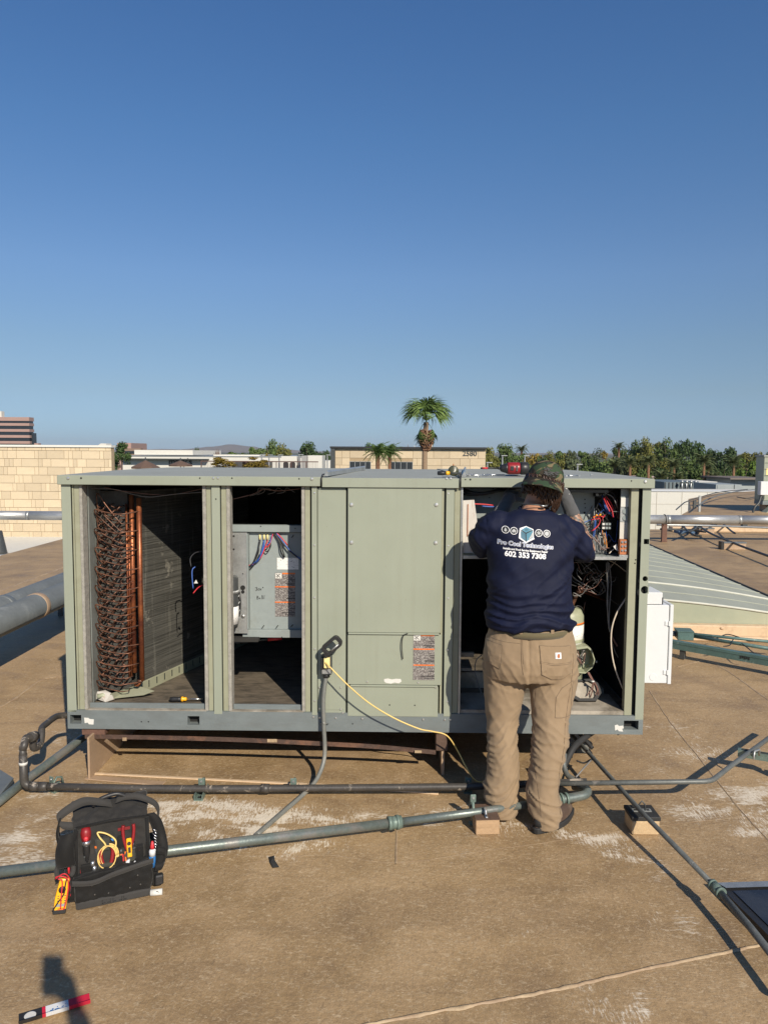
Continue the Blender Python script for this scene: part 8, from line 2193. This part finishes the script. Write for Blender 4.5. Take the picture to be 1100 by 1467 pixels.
# yellow wire coil
t, q = tool('wire_coil', 'bright yellow coil of wire in the middle of the bag', 'wire coil', -.018, .15, -dp + .035); A = HT(q)
rnd = random.Random(2)
for k in range(7):
    o_ = (rnd.uniform(-.005, .005), rnd.uniform(-.006, .006)); MB(A).tube([(o_[0] + (.031 + .003 * (k % 3)) * math.cos(a), o_[1] + .003 * k - .01, .028 + (.040 + .0035 * (k % 3)) * math.sin(a)) for a in [2 * math.pi * i / 26 for i in range(27)]], .0023, 6).build('loop', M['yellowcord'], t)
MB(A).tube(smooth_path([(.026, -.01, .05), (.03, -.008, .085), (.0, -.006, .115), (-.035, -.006, .128), (-.03, -.01, .11), (-.012, -.012, .085), (-.006, -.012, .07)], 6), .0034, 6).build('tail', M['yellowcord'], t)
MB(A).cyl((.014, -.006, .095), (.022, -.006, .085), .004, seg=6).build('blue_sleeve', M['blueplastic'], t)
def pliers(x, z, hc, label, m, spread=.026, ln=.085, lean=-9, ang=0, cat='pliers'):
    t, q = tool('pliers', label, cat, x, z); A = HT(q, ang, lean)
    for s_ in (-1, 1): MB(A).tube(smooth_path([(s_ * .005, -.012, 0), (s_ * spread * .8, -.014, ln * .4), (s_ * spread, -.014, ln * .8), (s_ * spread * .92, -.014, ln)], 6), .0068, 8, flatten=1.2).build('handle', M[m], t)
    MB(A).cbox((0, -.012, -.012), (.018, .008, .03)).build('jaw', M['darkgrey'], t, bevel=.002)
pliers(-.022, .125, 1, 'dark red handled pliers standing in front of the yellow coil', 'red', .023, .082)
pliers(.060, .185, 1, 'long red handled pliers below the red logo patch', 'red', .021, .098, -9, 1)
t, q = tool('cable_stripper', 'yellow and black stripper with a round window between the red handles', 'wire stripper', .064, .165); A = HT(q, -2)
MB(A).cbox((0, -.020, .03), (.020, .008, .075)).build('body', M['yellow'], t, bevel=.003); MB(A).cyl((0, -.0245, .048), (0, -.0265, .048), .0075, seg=14).build('window', M['black'], t); MB(A).cbox((0, -.0245, .022), (.010, .002, .022)).build('stripe', M['black'], t)
MB(A).cbox((-.016, -.02, -.004), (.007, .006, .045)).build('orange_grip', M['orange'], t, bevel=.002); MB(A).cbox((-.026, -.02, -.014), (.006, .006, .05)).build('red_grip', M['redwire'], t, bevel=.002)
# adjustable wrench head
t, q = tool('adjustable_wrench', 'white metal adjustable wrench head in the right part of the bag', 'wrench', .052, .125); A = HT(q, 38)
MB(A).prism([(-.012, -.03), (.012, -.03), (.016, .0), (.021, .02), (.012, .034), (.004, .016), (-.004, .016), (-.012, .030), (-.020, .016), (-.015, .0)], 'y', -.034, -.022).build('head', M['white'], t, bevel=.002)
t, q = tool('screwdriver', 'screwdriver with a thin red handle at the lower left of the bag', 'screwdriver', -.113, .10); A = HT(q, -3)
MB(A).lathe([(0, 0), (.006, .003), (.0075, .03), (.005, .045), (0, .048)], (0, -.014, 0), 10).build('grip', M['redwire'], t)
t, q = tool('screwdriver', 'short screwdriver with a round red end at the right of the bag', 'screwdriver', .098, .165); A = HT(q, 1)
MB(A).lathe([(.004, -.03), (.006, .0), (.008, .004), (.009, .014), (.005, .022), (0, .023)], (0, -.014, 0), 10).build('grip', M['redwire'], t)
t, q = tool('socket_set', 'chrome sockets beside the flashlight in the bag', 'sockets', -.075, .13); A = HT(q)
for k in range(3): MB(A).lathe([(.006, -.02), (.0085, -.02), (.0085, .0), (.006, .001)], (.006 * (k % 2), -.022, .02 * k), 12).build('socket', M['steel'], t)
t, q = tool('tape_measure', 'yellow and black tape tucked behind the dark red pliers', 'tape measure', -.008, .105, -dp + .02); A = HT(q)
MB(A).lathe([(0, -.008), (.018, -.008), (.018, .008), (0, .008)], (0, 0, .012), 16, axis='y').build('reel', M['yellow'], t); MB(A).lathe([(0, -.0095), (.008, -.0095), (.008, -.0085)], (0, 0, .012), 12, axis='y').build('hub', M['black'], t)
t, q = tool('work_gloves', 'crumpled brown work gloves stuffed in a middle pocket of the bag', 'gloves', .018, .145); gg = MB(HT(q)); gg.ball((0, 0, 0), (.022, .014, .02), 10); gg.ball((.014, -.006, .012), (.012, .010, .014), 8); gg.ball((-.014, -.004, -.006), (.012, .010, .014), 8)
me = remesh(gg, .004, 2); displace(me, lambda c, n_: .005 * noise.noise(c * 60)); cloth(me, 'leather', M['bootleather'], t)
t, q = tool('glue_bottle', 'small bottle with a red pointed cap in the right side pocket', 'bottle', w + .010, .115, -dp + .012); A = HT(q, 1, 0)
MB(A).lathe([(0, 0), (.013, 0), (.013, .045)], seg=14).build('lower_body', M['blueplastic'], t); MB(A).lathe([(.013, .0455), (.013, .066), (.008, .074)], seg=14).build('upper_body', M['white'], t); MB(A).lathe([(.009, .0745), (.008, .085), (.004, .105), (0, .106)], seg=14).build('cap', M['redwire'], t)
t, q = tool('red_probe', 'pair of short red probe handles in the left side pocket', 'probes', -w - .016, .13, -dp + .03); A = HT(q, 0, 0)
for x in (-.008, .008): MB(A).lathe([(0, 0), (.0042, .0), (.0045, .035), (.003, .040)], (x, 0, 0), 8).build('probe', M['redwire'], t)
# dark grips and pouches crowding the pockets
rnd = random.Random(12)
for i, (x, z, h_, m_, lab) in enumerate([(-.102, .15, .06, 'black', 'black handled driver behind the flashlight'), (-.060, .17, .075, 'darkgrey', 'dark grey tool grip between the flashlight and the yellow coil'), (.022, .17, .07, 'black', 'black tool grip right of the yellow coil'), (.036, .14, .05, 'darkgrey', 'short dark grip beside the red handled pliers'), (.086, .15, .06, 'black', 'black tool grip right of the long red handled pliers'), (-.040, .20, .05, 'blackwire', 'black tool grip above the yellow coil')]):
    t, q = tool('tool_grip', lab, 'tool grip', x, z); A = HT(q, rnd.uniform(-8, 8))
    MB(A).lathe([(0, 0), (.008, .002), (.0095, h_ * .5), (.007, h_ * .8), (.0085, h_), (0, h_ + .003)], (0, -.004, 0), 10).build('grip', M[m_], t)
    MB(A).lathe([(.0088, h_ * .55), (.0098, h_ * .58), (.0098, h_ * .64), (.0088, h_ * .67)], (0, -.004, 0), 10).build('band', M['darkgrey'] if m_ != 'darkgrey' else M['orange'], t)
# clamp meter hanging at the left
cm0 = G(90, 1278)
t = thing('clamp_meter', 'yellow clamp meter hanging by its grey jaw from the left side of the bag', 'clamp meter', tuple(T @ Vector((-w - .058, -dp + .005, .012))), ba)
A = WM[t.name] @ Matrix.Rotation(R(7), 4, 'Y') @ Matrix.Rotation(R(-7), 4, 'X')
MB(A).prism([(-.025, .0), (.019, .0), (.023, .06), (.021, .10), (.024, .125), (-.012, .125), (-.018, .09), (-.024, .05)], 'y', -.016, .012).build('case', M['yellow'], t, bevel=.005, bseg=2)
MB(A).prism([(-.027, -.006), (.020, -.006), (.021, .012), (-.027, .010)], 'y', -.0185, .0145).build('rubber_end', M['black'], t, bevel=.003)
MB(A).lathe([(0, -.021), (.012, -.021), (.0135, -.0165)], (-.001, 0, .085), 18, axis='y').build('dial', M['black'], t)
mb = MB(A)
for i in range(3):
    for j in range(4): mb.cbox((-.012 + i * .012, -.0168, .035 + j * .009), (.006, .001, .003))
mb.build('button_print', M['darkgrey'], t)
MB(A).cbox((-.001, -.0168, .027), (.030, .0015, .010)).build('label', M['boxgrey'], t); MB(A).cbox((0, -.0168, .013), (.020, .0015, .006)).build('socket_strip', M['orange'], t)
jw = [(.002 + .030 * math.cos(a), -.002, .152 + .034 * math.sin(a)) for a in [R(-40 + 260 * k / 24) for k in range(25)]]
MB(A).tube(jw, .0088, 10).build('jaw', M['web'], t)
for k, (m_, pts) in enumerate([('redwire', [(-.03, -.02, .135), (-.012, -.03, .142), (.012, -.028, .13), (.02, -.02, .10), (.018, -.02, .05), (.012, -.018, .01)]), ('redwire', [(-.03, -.01, .125), (0, -.03, .15), (.024, -.02, .12), (.03, -.02, .06)]),
                               ('blackwire', [(.012, -.024, .14), (.008, -.026, .10), (.006, -.024, .07), (-.012, -.022, .04), (-.028, -.02, .008)]), ('blackwire', [(.022, -.02, .13), (.03, -.022, .09), (.026, -.02, .05)]), ('redwire', [(-.02, -.024, .13), (-.004, -.026, .12), (-.002, -.024, .06), (.0, -.02, .015)])]):
    MB(A).tube(smooth_path(pts, 6), .0026, 6).build('lead', M[m_], t)
